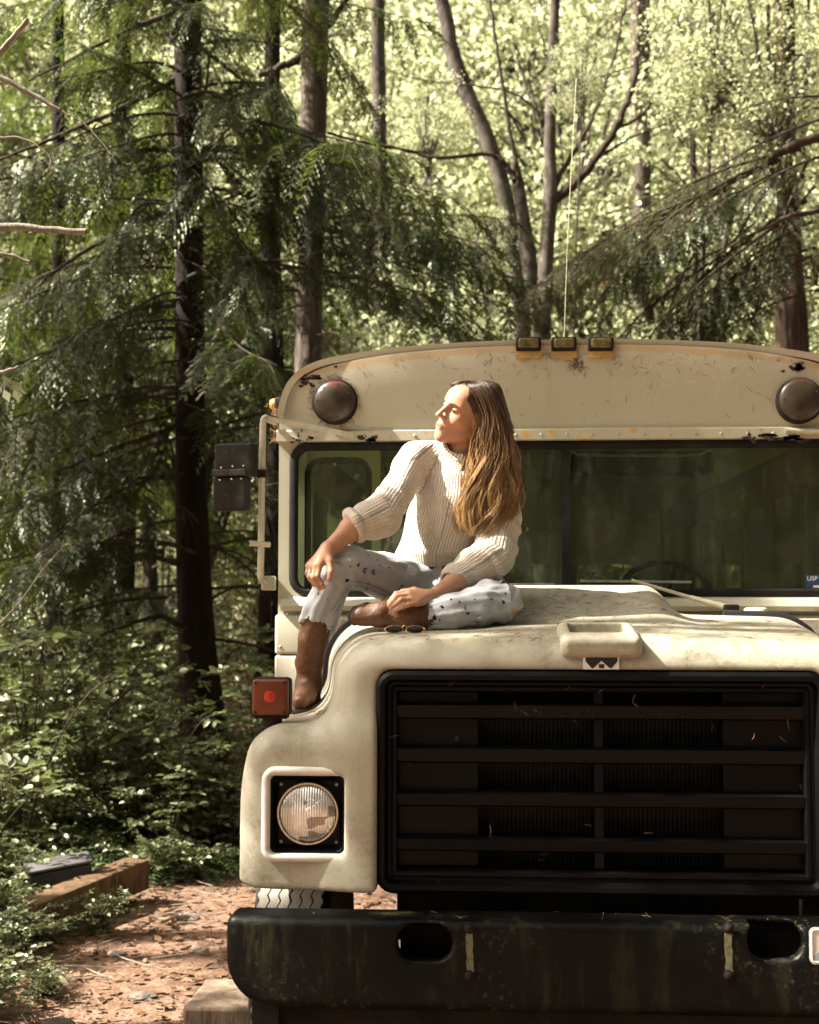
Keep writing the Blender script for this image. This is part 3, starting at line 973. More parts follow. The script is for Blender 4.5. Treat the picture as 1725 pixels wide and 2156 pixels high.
# roof sheet, side walls, rear wall
YR = 7.4
b = MB(); b.sweep([tuple(p) for p in arch_full], [(-0.004, 1.60), (-0.004, YR), (-0.03, YR), (-0.03, 1.60)], False); b.build('roof', PAINT, BUS, 40)
zsw0, zsw1 = 1.62, 2.30
for sx in (-1, 1):
    x0, x1 = sx * abs(XL), sx * (abs(XL) - 0.03)
    a, c = min(x0, x1), max(x0, x1)
    b = MB(); b.box((a, 1.502, 0.95), (c, YR, zsw0)); b.box((a, 1.502, zsw1), (c, YR, arch[-1][1] + 0.02))
    sw = b.build('side_wall', PAINT, BUS, 0)
    n = 8; step = (YR - 1.62) / n
    for i in range(n + 1):
        y = 1.62 + i * step
        b = MB(); b.box((a, max(1.503, y - 0.05), zsw0), (c, min(YR, y + 0.05), zsw1)); b.build('window_post', PAINT, sw, 0)
        if i < n:
            b = MB(); b.box(((a + c) / 2 - 0.003, y + 0.05, zsw0), ((a + c) / 2 + 0.003, y + step - 0.05, zsw1)); b.build('window_pane', WINGLASS, sw, 0)
    b = MB(); b.box((min(x1, x1 - sx * 0.01), 1.52, 1.0), (max(x1, x1 - sx * 0.01), YR - 0.04, zsw0 - 0.02)); b.build('inner_lining', INNER, sw, 0)
rw = [rrect(-0.98, 1.35, -0.42, 2.055, 0.06), rrect(-0.30, 1.35, 0.265, 2.055, 0.06), rrect(0.46, 1.35, 0.98, 2.055, 0.06)]
b = MB(); b.add(*plate_with_holes([(x * 0.96, z - 0.03 if z > 1 else z) for x, z in body], rw, YR - 0.045, YR - 0.005)); b.build('rear_wall', INNER, BUS, 30)
for q in rw:
    b = MB(); b.prism(q, YR - 0.028, YR - 0.022); b.build('rear_window_pane', WINGLASS, BUS, 0)
b = MB(); b.sweep([(x * 0.965, z - 0.04) for x, z in arch_full], [(0, 1.60), (0, YR - 0.06), (-0.01, YR - 0.06), (-0.01, 1.60)], False); b.build('ceiling_lining', INNER, BUS, 40)
b = MB(); b.box((-1.18, 1.51, 0.93), (1.18, YR - 0.05, 0.99)); b.build('cabin_floor', FLOORM, BUS, 0)
# things behind the windshield
b = MB(); b.bbox((0, 1.68, 1.66), (1.14, 0.17, 0.125), 0.05); b.build('dashboard', GRILLE, BUS, 50)
p = at(1402, 1254, 1.92)
b = MB(); ring = []
for k in range(49):
    a = 2 * math.pi * k / 48
    ring.append((p.x + 0.205 * math.cos(a), p.y + 0.205 * math.sin(a) * 0.62, p.z - 0.01 + 0.205 * math.sin(a) * 0.78))
b.tube(ring, 0.0135, 8, False)
for a in (1.25, 2.75, 4.7):
    b.tube([(p.x, p.y - 0.02, p.z - 0.03), (p.x + 0.2 * math.cos(a), p.y + 0.2 * math.sin(a) * 0.62, p.z + 0.2 * math.sin(a) * 0.78)], 0.01, 6)
b.tube([(p.x, p.y - 0.02, p.z - 0.03), (p.x, p.y - 0.22, p.z - 0.26)], 0.025, 10)
b.build('steering_wheel', RUBBER, BUS, 40)
p0, p1 = at(1203, 1002, 1.62), at(1503, 948, 1.62)
b = MB(); b.bbox(((p0.x + p1.x) / 2, 1.64, (p0.z + p1.z) / 2), ((p1.x - p0.x) / 2, 0.03, (p1.z - p0.z) / 2), 0.025); im = b.build('interior_mirror', RUBBER, BUS, 50)
b = MB()
b.tube([tuple(at(px, py, 1.58)) for px, py in ((1196, 944), (1215, 956), (1260, 959), (1440, 959), (1478, 955), (1500, 942))], 0.007, 8); b.build('mirror_bracket', STEEL, im, 50)
# entrance door leaf seen through the left pane
q0, q1 = at(628, 1250, 1.75), at(802, 940, 1.75)
b = MB(); b.add(*plate_with_holes([(q0.x, 1.0), (q1.x, 1.0), (q1.x, q1.z + 0.08), (q0.x, q1.z + 0.08)], [rrect(q0.x + 0.035, q0.z - 0.10, q1.x - 0.045, q1.z - 0.055, 0.07)], 1.74, 1.765))
ed = b.build('entry_door', INNER, BUS, 0)
b = MB(); b.sweep(rrect(q0.x + 0.035, q0.z - 0.10, q1.x - 0.045, q1.z - 0.055, 0.07), [(0.006, 1.735), (-0.018, 1.733), (-0.018, 1.77), (0.006, 1.77)]); b.build('door_gasket', RUBBER, ed, 40)
b = MB()  # added pale sheet, cut to the outline of the left pane's reflection
c0 = [at(px, py, 2.15) for px, py in ((690, 1262), (850, 1262), (800, 1205), (748, 1150), (716, 1095), (690, 1080))]
b.prism([(p.x, p.z) for p in c0], 2.14, 2.15); b.build('reflection_sheet', simple('pale_reflection_tone', (0.62, 0.60, 0.52), 0.9, var=0.1), BUS, 0)
# seats
for i in range(5):
    for sx in (-1, 1):
        b = MB(); b.bbox((sx * 0.76, 2.9 + i * 0.85, 1.42), (0.40, 0.06, 0.36), 0.05); b.bbox((sx * 0.76, 2.68 + i * 0.85, 1.28), (0.40, 0.22, 0.07), 0.05); b.build('bench_seat', simple('dark_green_seat_vinyl', (0.035, 0.045, 0.03), 0.6) if i == 0 and sx < 0 else bpy.data.materials['dark_green_seat_vinyl'], BUS, 50)
# window sticker
p0, p1 = at(1697, 1240, 1.455), at(1748, 1210, 1.455)
b = MB(); b.box((p0.x, 1.4535, p0.z), (p1.x, 1.4552, p1.z)); ws = b.build('window_sticker', STICKB, BUS, 0)
tc = bpy.data.curves.new('tt', 'FONT'); tc.body = 'USP'; tc.size = 0.026; tc.extrude = 0.0002
to = bpy.data.objects.new('tt', tc); COL.objects.link(to)
tm = text_mesh(to); bpy.data.objects.remove(to)
tm.transform(Matrix.Translation((p0.x + 0.005, 1.4532, p1.z - 0.024)) @ Matrix.Rotation(R(90), 4, 'X'))
link('sticker_lettering', tm, STICKW, ws)
b = MB(); b.box((p0.x + 0.030, 1.4530, p0.z + 0.005), (p1.x - 0.004, 1.4533, p0.z + 0.015)); b.build('sticker_white_bar', STICKW, ws, 0)

# ---- cowl under the windshield
b = MB()
xo = W(612, 1262)[0]
b.add([(XL + 0.004, 1.448, zsill - 0.005), (-XL - 0.004, 1.448, zsill - 0.005), (-XL - 0.02, 1.40, zsill - 0.018), (XL + 0.02, 1.40, zsill - 0.018), (XL + 0.02, 1.385, zsill - 0.045), (-XL - 0.02, 1.385, zsill - 0.045),
       (XL + 0.02, 1.40, zsill - 0.065), (-XL - 0.02, 1.40, zsill - 0.065), (XL + 0.004, 1.448, zsill - 0.07), (-XL - 0.004, 1.448, zsill - 0.07)],
      [(0, 3, 2, 1), (3, 4, 5, 2), (4, 6, 7, 5), (6, 8, 9, 7)])
b.build('cowl_ledge', VISOR, BUS, 30)
b = MB(); b.box((-1.0, HREAR + 0.02, 1.45), (1.0, 1.45, 1.70)); b.build('cowl', PAINT, BUS, 0)
zs = W(577, 1378)[1]
for sx in (-1, 1):
    b = MB(); b.bbox((sx * 1.02, 1.435, (zs + zsill - 0.08) / 2), (0.198, 0.02, (zsill - 0.08 - zs) / 2 - 0.002), 0.012); b.build('cowl_side_panel', VISOR, BUS, 50)
    b = MB(); b.bbox((sx * 1.02, 1.435, (zs + 0.97) / 2), (0.198, 0.022, (zs - 0.97) / 2 - 0.002), 0.012); b.build('cowl_side_panel', VISOR, BUS, 50)
for px, py in ((590, 1362), (640, 1362), (600, 1290)):
    p = at(px, py, 1.412)
    b = MB(); b.lathe([(0.008, 0), (0.006, 0.003), (0, 0.005)], (p.x, 1.416, p.z), Matrix.Rotation(R(90), 3, 'X'), 10); b.build('rivet', PAINT, BUS, 60)

# ---- round warning lights, marker lights, aerial
for px, py in ((705, 845), (1685, 842)):
    p = at(px, py, 1.385)
    M = Matrix.Rotation(R(90), 3, 'X')
    b = MB(); b.lathe([(0.095, -0.05), (0.096, 0.004), (0.090, 0.010), (0.086, 0.010)], (p.x, 1.39, p.z), M, 40); wl = b.build('warning_light', DARKSTEEL, BUS, 50)
    b = MB(); b.lathe([(0.0875, 0.004)] + [(0.087 * math.cos(a), 0.008 + 0.030 * math.sin(a)) for a in np.linspace(0.05, math.pi / 2, 10)], (p.x, 1.39, p.z), M, 40); b.build('red_lens', WARN, wl, 80)
    for k in range(7):
        a = 0.45 + k * 2 * math.pi / 7
        b = MB(); b.lathe([(0.0055, 0), (0.0055, 0.003), (0, 0.004)], (p.x + 0.068 * math.cos(a), 1.366, p.z + 0.068 * math.sin(a)), M, 8); b.build('screw', CHIP, wl, 40)
for px in (1113, 1188, 1266):
    p = at(px, 723, 1.36)
    b = MB(); b.bbox((p.x, 1.40, p.z - 0.001), (0.052, 0.05, 0.029), 0.012); ml = b.build('marker_light', DARKSTEEL, BUS, 50)
    b = MB(); b.bbox((p.x, 1.352, p.z), (0.042, 0.012, 0.020), 0.009); b.build('marker_lens', MARKERL, ml, 50)
    b = MB(); b.box((p.x - 0.053, 1.368, p.z - 0.058), (p.x + 0.053, 1.382, p.z - 0.031)); b.build('marker_base', YELLOW, ml, 0)
for sx in (-1, 1):
    p = at(581, 851, 1.50); x = p.x if sx < 0 else -p.x
    b = MB(); b.bbox((x - sx * 0.03, 1.5, p.z), (0.03, 0.05, 0.024), 0.01); sm = b.build('corner_marker_light', DARKSTEEL, BUS, 50)
    b = MB(); b.lathe([(0.024, -0.01), (0.024, 0.012), (0.018, 0.024), (0, 0.028)], (x, 1.5, p.z), Matrix.Rotation(R(90 * sx), 3, 'Y'), 16); b.build('amber_lens', AMBERB, sm, 60)
p = at(1188, 704, 1.66); zr = arch_z(p.x, 0)
b = MB(); b.lathe([(0.018, -0.02), (0.018, 0.03), (0.013, 0.04), (0.006, 0.045), (0.005, 0.06), (0, 0.062)], (p.x, 1.66, zr), None, 16); ae = b.build('aerial', RUBBER, BUS, 50)
q = at(1214, 165, 1.72); b = MB(); b.tube(spline([(p.x, 1.66, zr + 0.05), tuple(at(1197, 480, 1.68)), tuple(q)], 12), 0.0017, 5); b.build('aerial_whip', CREAMTUBE, ae, 60)

# ---- left mirror on its tube arm
YM = 1.33
def pm(px, py, dy=0.0): return tuple(at(px, py, YM + dy))
def bend(pts, n=30): return spline(pts, n)
b = MB()
b.tube(bend([pm(580, 889, 0.10), pm(567, 884, 0.03), pm(558, 880), pm(554, 892), pm(553, 930), pm(551, 1050), pm(550, 1150), pm(549, 1200), pm(550, 1218), pm(558, 1226, 0.02), pm(575, 1228, 0.1)], 60), 0.0138, 12)
ma = b.build('mirror_arm', CREAMTUBE, BUS, 60)
b = MB(); b.bbox(pm(566, 1228, 0.08), (0.022, 0.06, 0.030), 0.006); b.build('arm_bracket', PAINT, ma, 40)
b = MB(); b.tube([pm(525, 1144, -0.03), pm(569, 1147, 0.0)], 0.0115, 12); b.build('arm_stub', CREAMTUBE, ma, 60)
b = MB(); b.tube([pm(526, 1144.2, -0.0302), pm(524, 1144, -0.0306)], 0.0085, 12); b.build('stub_hole', CHIP, ma, 60)
p0, p1 = at(566, 882, 1.33), at(745, 918, 1.40)
d = (p1 - p0).normalized(); up = Vector((0, -0.35, 1)).normalized()
b = MB(); V = []
for p_, h_ in ((p0, 0.010), (p0.lerp(p1, 0.5), 0.012), (p1, 0.012)):
    for dz, dy in ((h_, 0.0), (h_, -0.004), (-h_, -0.008), (-h_, -0.004)): V.append((p_.x, p_.y + dy - 0.01, p_.z + dz))
b.add(V, [(i * 4 + j, i * 4 + (j + 1) % 4, (i + 1) * 4 + (j + 1) % 4, (i + 1) * 4 + j) for i in range(2) for j in range(4)] + [(0, 1, 2, 3), (11, 10, 9, 8)])
b.build('arm_brace', CREAMTUBE, ma, 30)
def mslab(corners, dep, name, mat, par, rad=0.012):
    """mirror shell: a rounded slab over four picture corners, its back towards the viewer"""
    c = [at(px, py, YM - 0.05) for px, py in corners]
    cen = sum(c, Vector()) / 4
    ux = ((c[1] - c[0]) + (c[2] - c[3])) / 2; uz = ((c[0] - c[3]) + (c[1] - c[2])) / 2
    hx, hz = ux.length / 2, uz.length / 2
    ux.normalize(); uz = (uz - ux * uz.dot(ux)).normalized(); uy = uz.cross(ux)
    M = Matrix((ux, uy, uz)).transposed()
    M = M @ Matrix.Rotation(R(-14), 3, 'Z')
    b = MB(); b.bbox(cen, (hx, dep, hz), rad, M, 3); return b.build(name, mat, par, 60)
mir = mslab(((459, 935), (543, 934), (538, 1003), (453, 1003)), 0.036, 'mirror_head', MIRRORM, ma)
mslab(((453, 1004), (529, 1004), (524, 1076), (450, 1076)), 0.030, 'lower_mirror_shell', MIRRORM, mir)
mslab(((454, 990), (530, 990), (528, 1003), (452, 1004)), 0.045, 'clamp_band', black_mat('clamp_steel', (0.05, 0.045, 0.04), 0.4), mir, 0.004)
for px, py in ((466, 985), (490, 982), (513, 981), (463, 1011), (488, 1009), (508, 1008)):
    p = at(px, py, YM - 0.099); b = MB(); b.lathe([(0.005, 0), (0.004, 0.003), (0, 0.004)], tuple(p), Matrix.Rotation(R(90), 3, 'X'), 8); b.build('rivet', STEEL, mir, 60)
b = MB(); b.tube(bend([pm(520, 994, -0.07), pm(532, 999, -0.04), pm(545, 998, -0.01), pm(556, 997)], 14), 0.010, 8); b.box((at(543, 1006, YM).x, YM - 0.022, at(543, 1006, YM).z), (at(562, 990, YM).x, YM + 0.02, at(562, 990, YM).z)); b.build('mirror_clamp', DARKSTEEL, ma, 40)
# driver's side arm, mostly outside the picture
b = MB(); b.tube(bend([(1.22, 1.45, 2.42), (1.28, 1.35, 2.44), (1.30, 1.33, 2.38), (1.30, 1.33, 1.90), (1.29, 1.34, 1.86), (1.22, 1.45, 1.85)], 30), 0.0138, 10)
p0, p1 = at(1655, 905, 1.40), Vector((1.28, 1.34, 2.43)); b.tube([tuple(p0), tuple(p1)], 0.011, 8); b.build('mirror_arm', CREAMTUBE, BUS, 60)

# ---- wipers
b = MB(); b.tube([tuple(at(1221, 1223.5, 1.405)), tuple(at(1456, 1226, 1.405))], 0.0065, 6); wb = b.build('wiper', STEEL, BUS, 60)
b = MB(); b.box(tuple(at(1222, 1229, 1.412)), tuple(Vector(at(1456, 1226, 1.428)))); b.build('wiper_rubber', RUBBER, wb, 0)
b = MB()
p0, p1, p2 = at(1330, 1221, 1.398), at(1455, 1258, 1.36), at(1540, 1281, 1.30)
for a, c, r0, r1 in ((p0, p1, 0.006, 0.008), (p1, p2, 0.010, 0.013)): b.tube([tuple(a), tuple(c)], [r0, r1], 8)
b.build('wiper_arm', CREAMTUBE, wb, 60)
b = MB(); b.bbox(at(1540, 1282, 1.29), (0.03, 0.02, 0.018), 0.008); b.build('wiper_pivot', RUBBER, wb, 50)
b = MB(); b.tube([tuple(at(1040, 1231, 1.405)), tuple(at(1168, 1231, 1.405))], 0.006, 6); b.build('wiper', STEEL, BUS, 60)
b = MB(); b.lathe([(0.05, -0.02), (0.046, 0.004), (0.036, 0.011), (0, 0.013)], at(1592, 1285, 1.22), None, 24); b.build('cowl_cap', CREAMTUBE, BUS, 50)

# ---- chipped paint: bare patches of flaked metal
rgc = random.Random(11)
def patch(mb, c, w, h, n, seed, y):
    rg = random.Random(seed)
    for k in range(n):
        cx, cz = c[0] + rg.uniform(-w, w), c[1] + rg.uniform(-h, h)
        r0 = rg.uniform(0.25, 1.0)
        pts = []
        m = 11
        for i in range(m):
            a = 2 * math.pi * i / m
            rr = r0 * rg.uniform(0.5, 1.15)
            pts.append((cx + w * 0.55 * rr * math.cos(a), cz + h * 0.75 * rr * math.sin(a)))
        mb.prism(pts, y, y + 0.003)
b = MB()
for px, py, w, h, n, y in ((672, 795, 26, 5, 7, 1.4175), (655, 806, 16, 5, 4, 1.4205), (640, 926, 12, 4, 4, 1.4065), (622, 927, 8, 3, 3, 1.4065), (775, 923, 13, 5, 5, 1.4065), (632, 912, 3, 5, 2, 1.4065), (1672, 770, 17, 8, 6, 1.4155), (1600, 922, 22, 4, 5, 1.4065), (1580, 919, 8, 6, 3, 1.4065), (1650, 921, 30, 5, 6, 1.4065), (705, 768, 6, 3, 2, 1.4165)):
    hv, _n = hit(VIS_BVH, px, py)
    if hv is not None and py < 900: y = hv.y + 0.0005
    p = at(px, py, y); patch(b, (p.x, p.z), 1.35 * w / 504, 1.5 * h / 504, n + 3, int(px), y - 0.0015)
b.build('flaked_paint', CHIP, BUS, 0)['kind'] = 'stuff'

# ---- dry needles lying on the bus
def needles(name, spots, parent, seed, L=(0.018, 0.036), mat=NEEDLEM):
    rg = random.Random(seed); b = MB()
    for p, n in spots:
        t = Vector((rg.gauss(0, 1), rg.gauss(0, 1), rg.gauss(0, 1)))
        t = (t - n * t.dot(n))
        if t.length < 1e-3: continue
        t.normalize(); l = rg.uniform(*L)
        s_ = n.cross(t) * rg.uniform(-0.10, 0.10) * l
        b.tube([tuple(p - t * l / 2 + n * 0.001), tuple(p + s_ + n * 0.003), tuple(p + t * l / 2 + n * 0.0015)], [0.0005, 0.0008, 0.0005], 3)
    o = b.build(name, mat, parent, 0); o['kind'] = 'stuff'; return o
rg = random.Random(5); spots = []
for k in range(150):                                        # caught in the grille
    px, py = rg.uniform(810, 1700), rg.choice([rg.uniform(1420, 1870), rg.uniform(1420, 1560)])
    p = at(px, py, rg.choice((0.012, 0.02, 0.05))); spots.append((p, Vector((0, -1, 0))))
needles('grille_needles', spots[:28], BUS, 1)
spots = []
for k in range(520):
    p, n = hit(NOSE_BVH, rg.uniform(700, 1725), 1240 + 110 * rg.random() ** 0.8)
    if p is not None and n.z > 0.6: spots.append((p, n))
for k in range(25):
    p, n = hit(NOSE_BVH, rg.gauss(668, 12), rg.gauss(1500, 5))
    if p is not None and n.z > 0.4: spots.append((p, n))
needles('hood_needles', spots, BUS, 2, (0.015, 0.04))
spots = []
for k in range(150):
    px = rg.uniform(700, 1700); py = 745 + 25 * abs(rg.gauss(0, 1)) if rg.random() < 0.55 else rg.uniform(740, 905)
    if 0.62 < rg.random() and py > 800: continue
    p, n = hit(VIS_BVH, px, py)
    if p is not None: spots.append((p, n))
for k in range(60):
    p, n = hit(VIS_BVH, rg.gauss(1215, 9), rg.gauss(768, 9))
    if p is not None: spots.append((p, n))
for k in range(50):
    p, n = hit(VIS_BVH, rg.gauss(rg.choice((1100, 1170, 1185, 1245)), 18), rg.gauss(744, 5))
    if p is not None: spots.append((p, n))
for k in range(70):
    a = rg.uniform(0, 6.28); p, n = hit(VIS_BVH, 705 + 52 * math.cos(a) + rg.gauss(0, 3), 845 + 52 * math.sin(a) + rg.gauss(0, 3))
    if p is not None: spots.append((p, n))
needles('visor_needles', spots, BUS, 3, (0.012, 0.035), simple('dark_old_needles', (0.075, 0.045, 0.022), 0.9, var=0.5, scale=80))
spots = [(at(rg.gauss(580, 4), rg.uniform(855, 930), 1.44 + rg.uniform(-0.03, 0.05)), Vector((-0.7, -0.7, 0)).normalized()) for k in range(70)]
spots += [(at(rg.uniform(560, 595), rg.gauss(851, 4), 1.47), Vector((0, -0.7, 0.7))) for k in range(20)]
needles('gutter_needles', spots, BUS, 4, (0.015, 0.04))
spots = [(Vector((rg.uniform(-1.0, 0.95), rg.uniform(-0.09, 0.0), 0.853)), Vector((0, 0, 1))) for k in range(26)]
needles('bumper_needles', spots, BUS, 6, (0.02, 0.045))
# ================================================================== the seated woman
PERSON = thing('person', 'woman in cream knit sweater, pale paint-spattered jeans and brown boots sitting on the bus hood', 'person', tuple(at(930, 1300, 0.75)))
def P(px, py, Y): return np.array(tuple(at(px, py, Y)))
# ---- head frame
HC = P(982.5, 873, 0.68)
yaw, pit, roll = R(47.5), R(-22), R(37)
Fh = Vector((-math.sin(yaw), -math.cos(yaw), 0)); Up = Vector((0, 0, 1))
Fv = (Fh * math.cos(pit) + Up * math.sin(pit)).normalized()
Uv = (Up * math.cos(pit) - Fh * math.sin(pit)).normalized()
ROLL = Matrix.Rotation(roll, 3, 'Y')
Fv, Uv = ROLL @ Fv, ROLL @ Uv
Lv = Uv.cross(Fv).normalized()
HM = np.array([Fv, Lv, Uv]).T                     # columns: forward, left, up
def hp(f, l, u): return HC + HM @ np.array([f, l, u])

# ---- skin: one continuous figure
s = SDF((-1.06, 0.20, 1.40), (-0.06, 1.05, 2.64), 0.0042)
def limb(pts, rad, k=0.012): s.chain(pts, rad, k, k)
# trunk and legs, hidden by the clothes
limb([P(930, 1235, .80), P(945, 1120, .775), P(960, 1030, .775)], [.09, .085, .075], .05)
limb([P(868, 985, .69), P(960, 1000, .785), P(1045, 1010, .75)], [.040, .050, .040], .02)
limb([P(890, 1240, .78), P(722, 1185, .50), P(668, 1330, .58), P(651, 1440, .685)], [.07, .05, .034, .030], .02)
limb([P(980, 1245, .79), P(1058, 1272, .50), P(900, 1297, .42), P(850, 1300, .41)], [.07, .05, .04, .032], .03)
# arms
RW = P(691, 1156, .425)
limb([P(868, 985, .69), P(797, 1088, .51), P(742, 1112, .47), RW], [.042, .037, .0375, .0235], .03)
LW = P(906, 1257, .435)
limb([P(1045, 1010, .75), P(1022, 1182, .62), P(962, 1224, .52), LW], [.042, .037, .034, .0215], .03)
# right hand hanging over the knee
kn = [P(674, 1190, .372), P(665, 1192, .374), P(656, 1193, .388), P(649.5, 1191, .402)]
pp = [P(669, 1213, .356), P(660, 1216, .357), P(652, 1213, .372), P(646.5, 1207, .392)]
tp = [P(682, 1237, .366), P(673, 1240, .366), P(663, 1233, .378), P(653, 1223, .395)]
for i in range(4):
    s.cap(RW, kn[i], .0185, .0118, .016)
for i in range(4):
    r = (.0092, .0093, .0088, .0076)[i]
    s.cap(kn[i], pp[i], r * 1.08, r, .004); s.cap(pp[i], (pp[i] * .45 + tp[i] * .55), r * 1.02, r * .93, .003); s.cap(pp[i] * .45 + tp[i] * .55, tp[i], r * .93, r * .78, .003)
s.cap(RW, P(694, 1182, .385), .019, .0135, .014); s.cap(P(694, 1182, .385), P(697, 1204, .365), .0125, .0105, .006); s.cap(P(697, 1204, .365), P(692.5, 1222, .366), .0105, .0082, .004)
# left hand resting on the boot
kn2 = [P(860, 1246, .372), P(862, 1253, .358), P(867, 1263, .348), P(878, 1271, .348)]
pp2 = [P(834, 1250, .350), P(836, 1256, .336), P(845, 1263, .330), P(860, 1272.5, .330)]
tp2 = [P(818, 1270, .345), P(818.5, 1275, .335), P(822.5, 1281.5, .335), P(839, 1283.5, .335)]
for i in range(4):
    s.cap(LW, kn2[i], .0175, .0112, .016)
for i in range(4):
    r = (.0086, .0088, .0084, .0074)[i]
    m = pp2[i] * .45 + tp2[i] * .55
    s.cap(kn2[i], pp2[i], r * 1.08, r, .004); s.cap(pp2[i], m, r * 1.02, r * .93, .003); s.cap(m, tp2[i], r * .93, r * .76, .003)
s.cap(LW, P(872, 1243, .40), .016, .012, .014); s.cap(P(872, 1243, .40), P(846, 1246, .40), .011, .0095, .006)
# neck
limb([P(962, 1005, .765), P(970, 950, .732), hp(-.030, 0, -.050)], [.058, .050, .050], .03)
limb([hp(-.025, .03, -.06), P(958, 975, .705)], [.024, .020], .03)
# skull and face
E = lambda c, r, k, sub=False: s.ell(hp(*c), r, HM, k, sub)
C = lambda a, b, ra, rb, k, sub=False: s.cap(hp(*a), hp(*b), ra, rb, k, sub)
E((-.014, 0, .034), (.098, .074, .088), .03)
E((.030, 0, -.022), (.060, .059, .086), .03)
E((.046, 0, .052), (.046, .055, .040), .03)
for l in (-1, 1):
    C((-.008, l * .054, -.058), (.066, l * .014, -.098), .017, .015, .026)
    E((.048, l * .042, -.020), (.030, .022, .022), .026)
    C((.086, l * .010, .026), (.066, l * .046, .030), .010, .009, .016)
    E((-.006, l * .071, -.006), (.019, .008, .030), .006)
    s.ell(hp(.091, l * .0315, .0095), (.011, .017, .010), HM, .014, True)
    E((.0735, l * .0315, .0085), (.0145, .0145, .0125), .004)
E((.080, 0, -.100), (.0175, .021, .016), .020)
E((.071, 0, -.062), (.030, .031, .030), .026)
C((.086, 0, .026), (.1165, 0, -.0215), .0072, .0092, .014)
E((.1165, 0, -.0235), (.0105, .0105, .0090), .006)
for l in (-1, 1): E((.101, l * .0115, -.0265), (.0110, .0075, .0072), .007)
C((.1005, -.009, -.0535), (.1005, .009, -.0535), .0062, .0062, .007)
C((.0955, -.017, -.0565), (.0955, .017, -.0565), .0045, .0045, .006)
C((.0975, -.010, -.0655), (.0975, .010, -.0655), .0066, .0066, .007)
C((.1075, -.020, -.0598), (.1075, .020, -.0598), .0018, .0018, .004, True)
V, F = s.nets(); V = relax(V, F, 1, .4)
me = fast_mesh('body', V, F)
q = (V - HC) @ HM
f_, l_, u_ = q[:, 0], q[:, 1], q[:, 2]
def blob(c, r): return np.exp(-(((f_ - c[0]) / r[0]) ** 2 + ((l_ - c[1]) / r[1]) ** 2 + ((u_ - c[2]) / r[2]) ** 2))
skin = np.tile(np.array([[.50, .262, .148]]), (len(V), 1)).astype(np.float32)
skin *= (1 + .07 * snoise(V * 22, 3, 3))[:, None]
def paint(w, col): 
    global skin
    w = np.clip(w, 0, 1)[:, None]; skin = skin * (1 - w) + np.array([col]) * w
for l in (-1, 1):
    paint(.65 * blob((.058, l * .045, -.028), (.035, .022, .024)), (.52, .18, .10))
    paint(.6 * blob((.082, l * .032, .010), (.02, .020, .012)), (.30, .14, .08))
    paint(.6 * blob((-.006, l * .075, -.006), (.02, .012, .035)), (.60, .25, .15))
paint(.55 * blob((.120, 0, -.024), (.018, .016, .014)), (.62, .27, .17))
paint(1.2 * blob((.103, 0, -.0535), (.014, .020, .0045)) + 1.2 * blob((.101, 0, -.0655), (.014, .018, .0052)), (.50, .165, .115))
paint(1.1 * blob((.106, 0, -.0598), (.02, .019, .0022)), (.16, .04, .028))
scalp = np.clip((np.where(f_ < .062 - .30 * np.clip(u_ - .06, 0, 1) - 0.9 * np.clip(.060 - u_, 0, .1) - .0 * np.abs(l_), 1, 0)), 0, 1) * (u_ > -.055) * (q[:, 0] ** 2 + q[:, 1] ** 2 + q[:, 2] ** 2 < .16 ** 2) * (np.abs(l_) < .0755 + (f_ < -.03))
scalp = scalp * np.where((np.abs(f_ + .006) < .022) & (np.abs(u_ + .006) < .034) & (np.abs(l_) > .066), 0, 1)
paint(scalp * .95, (.045, .026, .014))
for arr in (tp, tp2):
    for p in arr:
        d = np.linalg.norm(V - p, axis=1); paint(.5 * np.exp(-(d / .010) ** 2), (.60, .27, .18))
for arr in (kn, kn2, pp, pp2):
    for p in arr:
        d = np.linalg.norm(V - p, axis=1); paint(.30 * np.exp(-(d / .012) ** 2), (.52, .23, .14))
attr(me, 'tone', skin)
t = NT('warm_skin')
ca = t.n('ShaderNodeAttribute', attribute_name='tone').outputs['Color']
t.set(Base_Color=t.mix(t.math('MULTIPLY', t.ramp(t.noise(260, 3, 0.7), .55, .75), .22), ca, (.42, .20, .11)), Roughness=.48)
t.p.inputs['Subsurface Weight'].default_value = .12
t.p.inputs['Subsurface Radius'].default_value = (.012, .004, .002)
t.p.inputs['Specular IOR Level'].default_value = .4
t.bump(t.noise(420, 3), .12, .001)
SKIN = t.m
BODY = link('body', me, SKIN, PERSON)
BODY_BVH = BVHTree.FromPolygons([tuple(p) for p in V.tolist()], F.tolist())
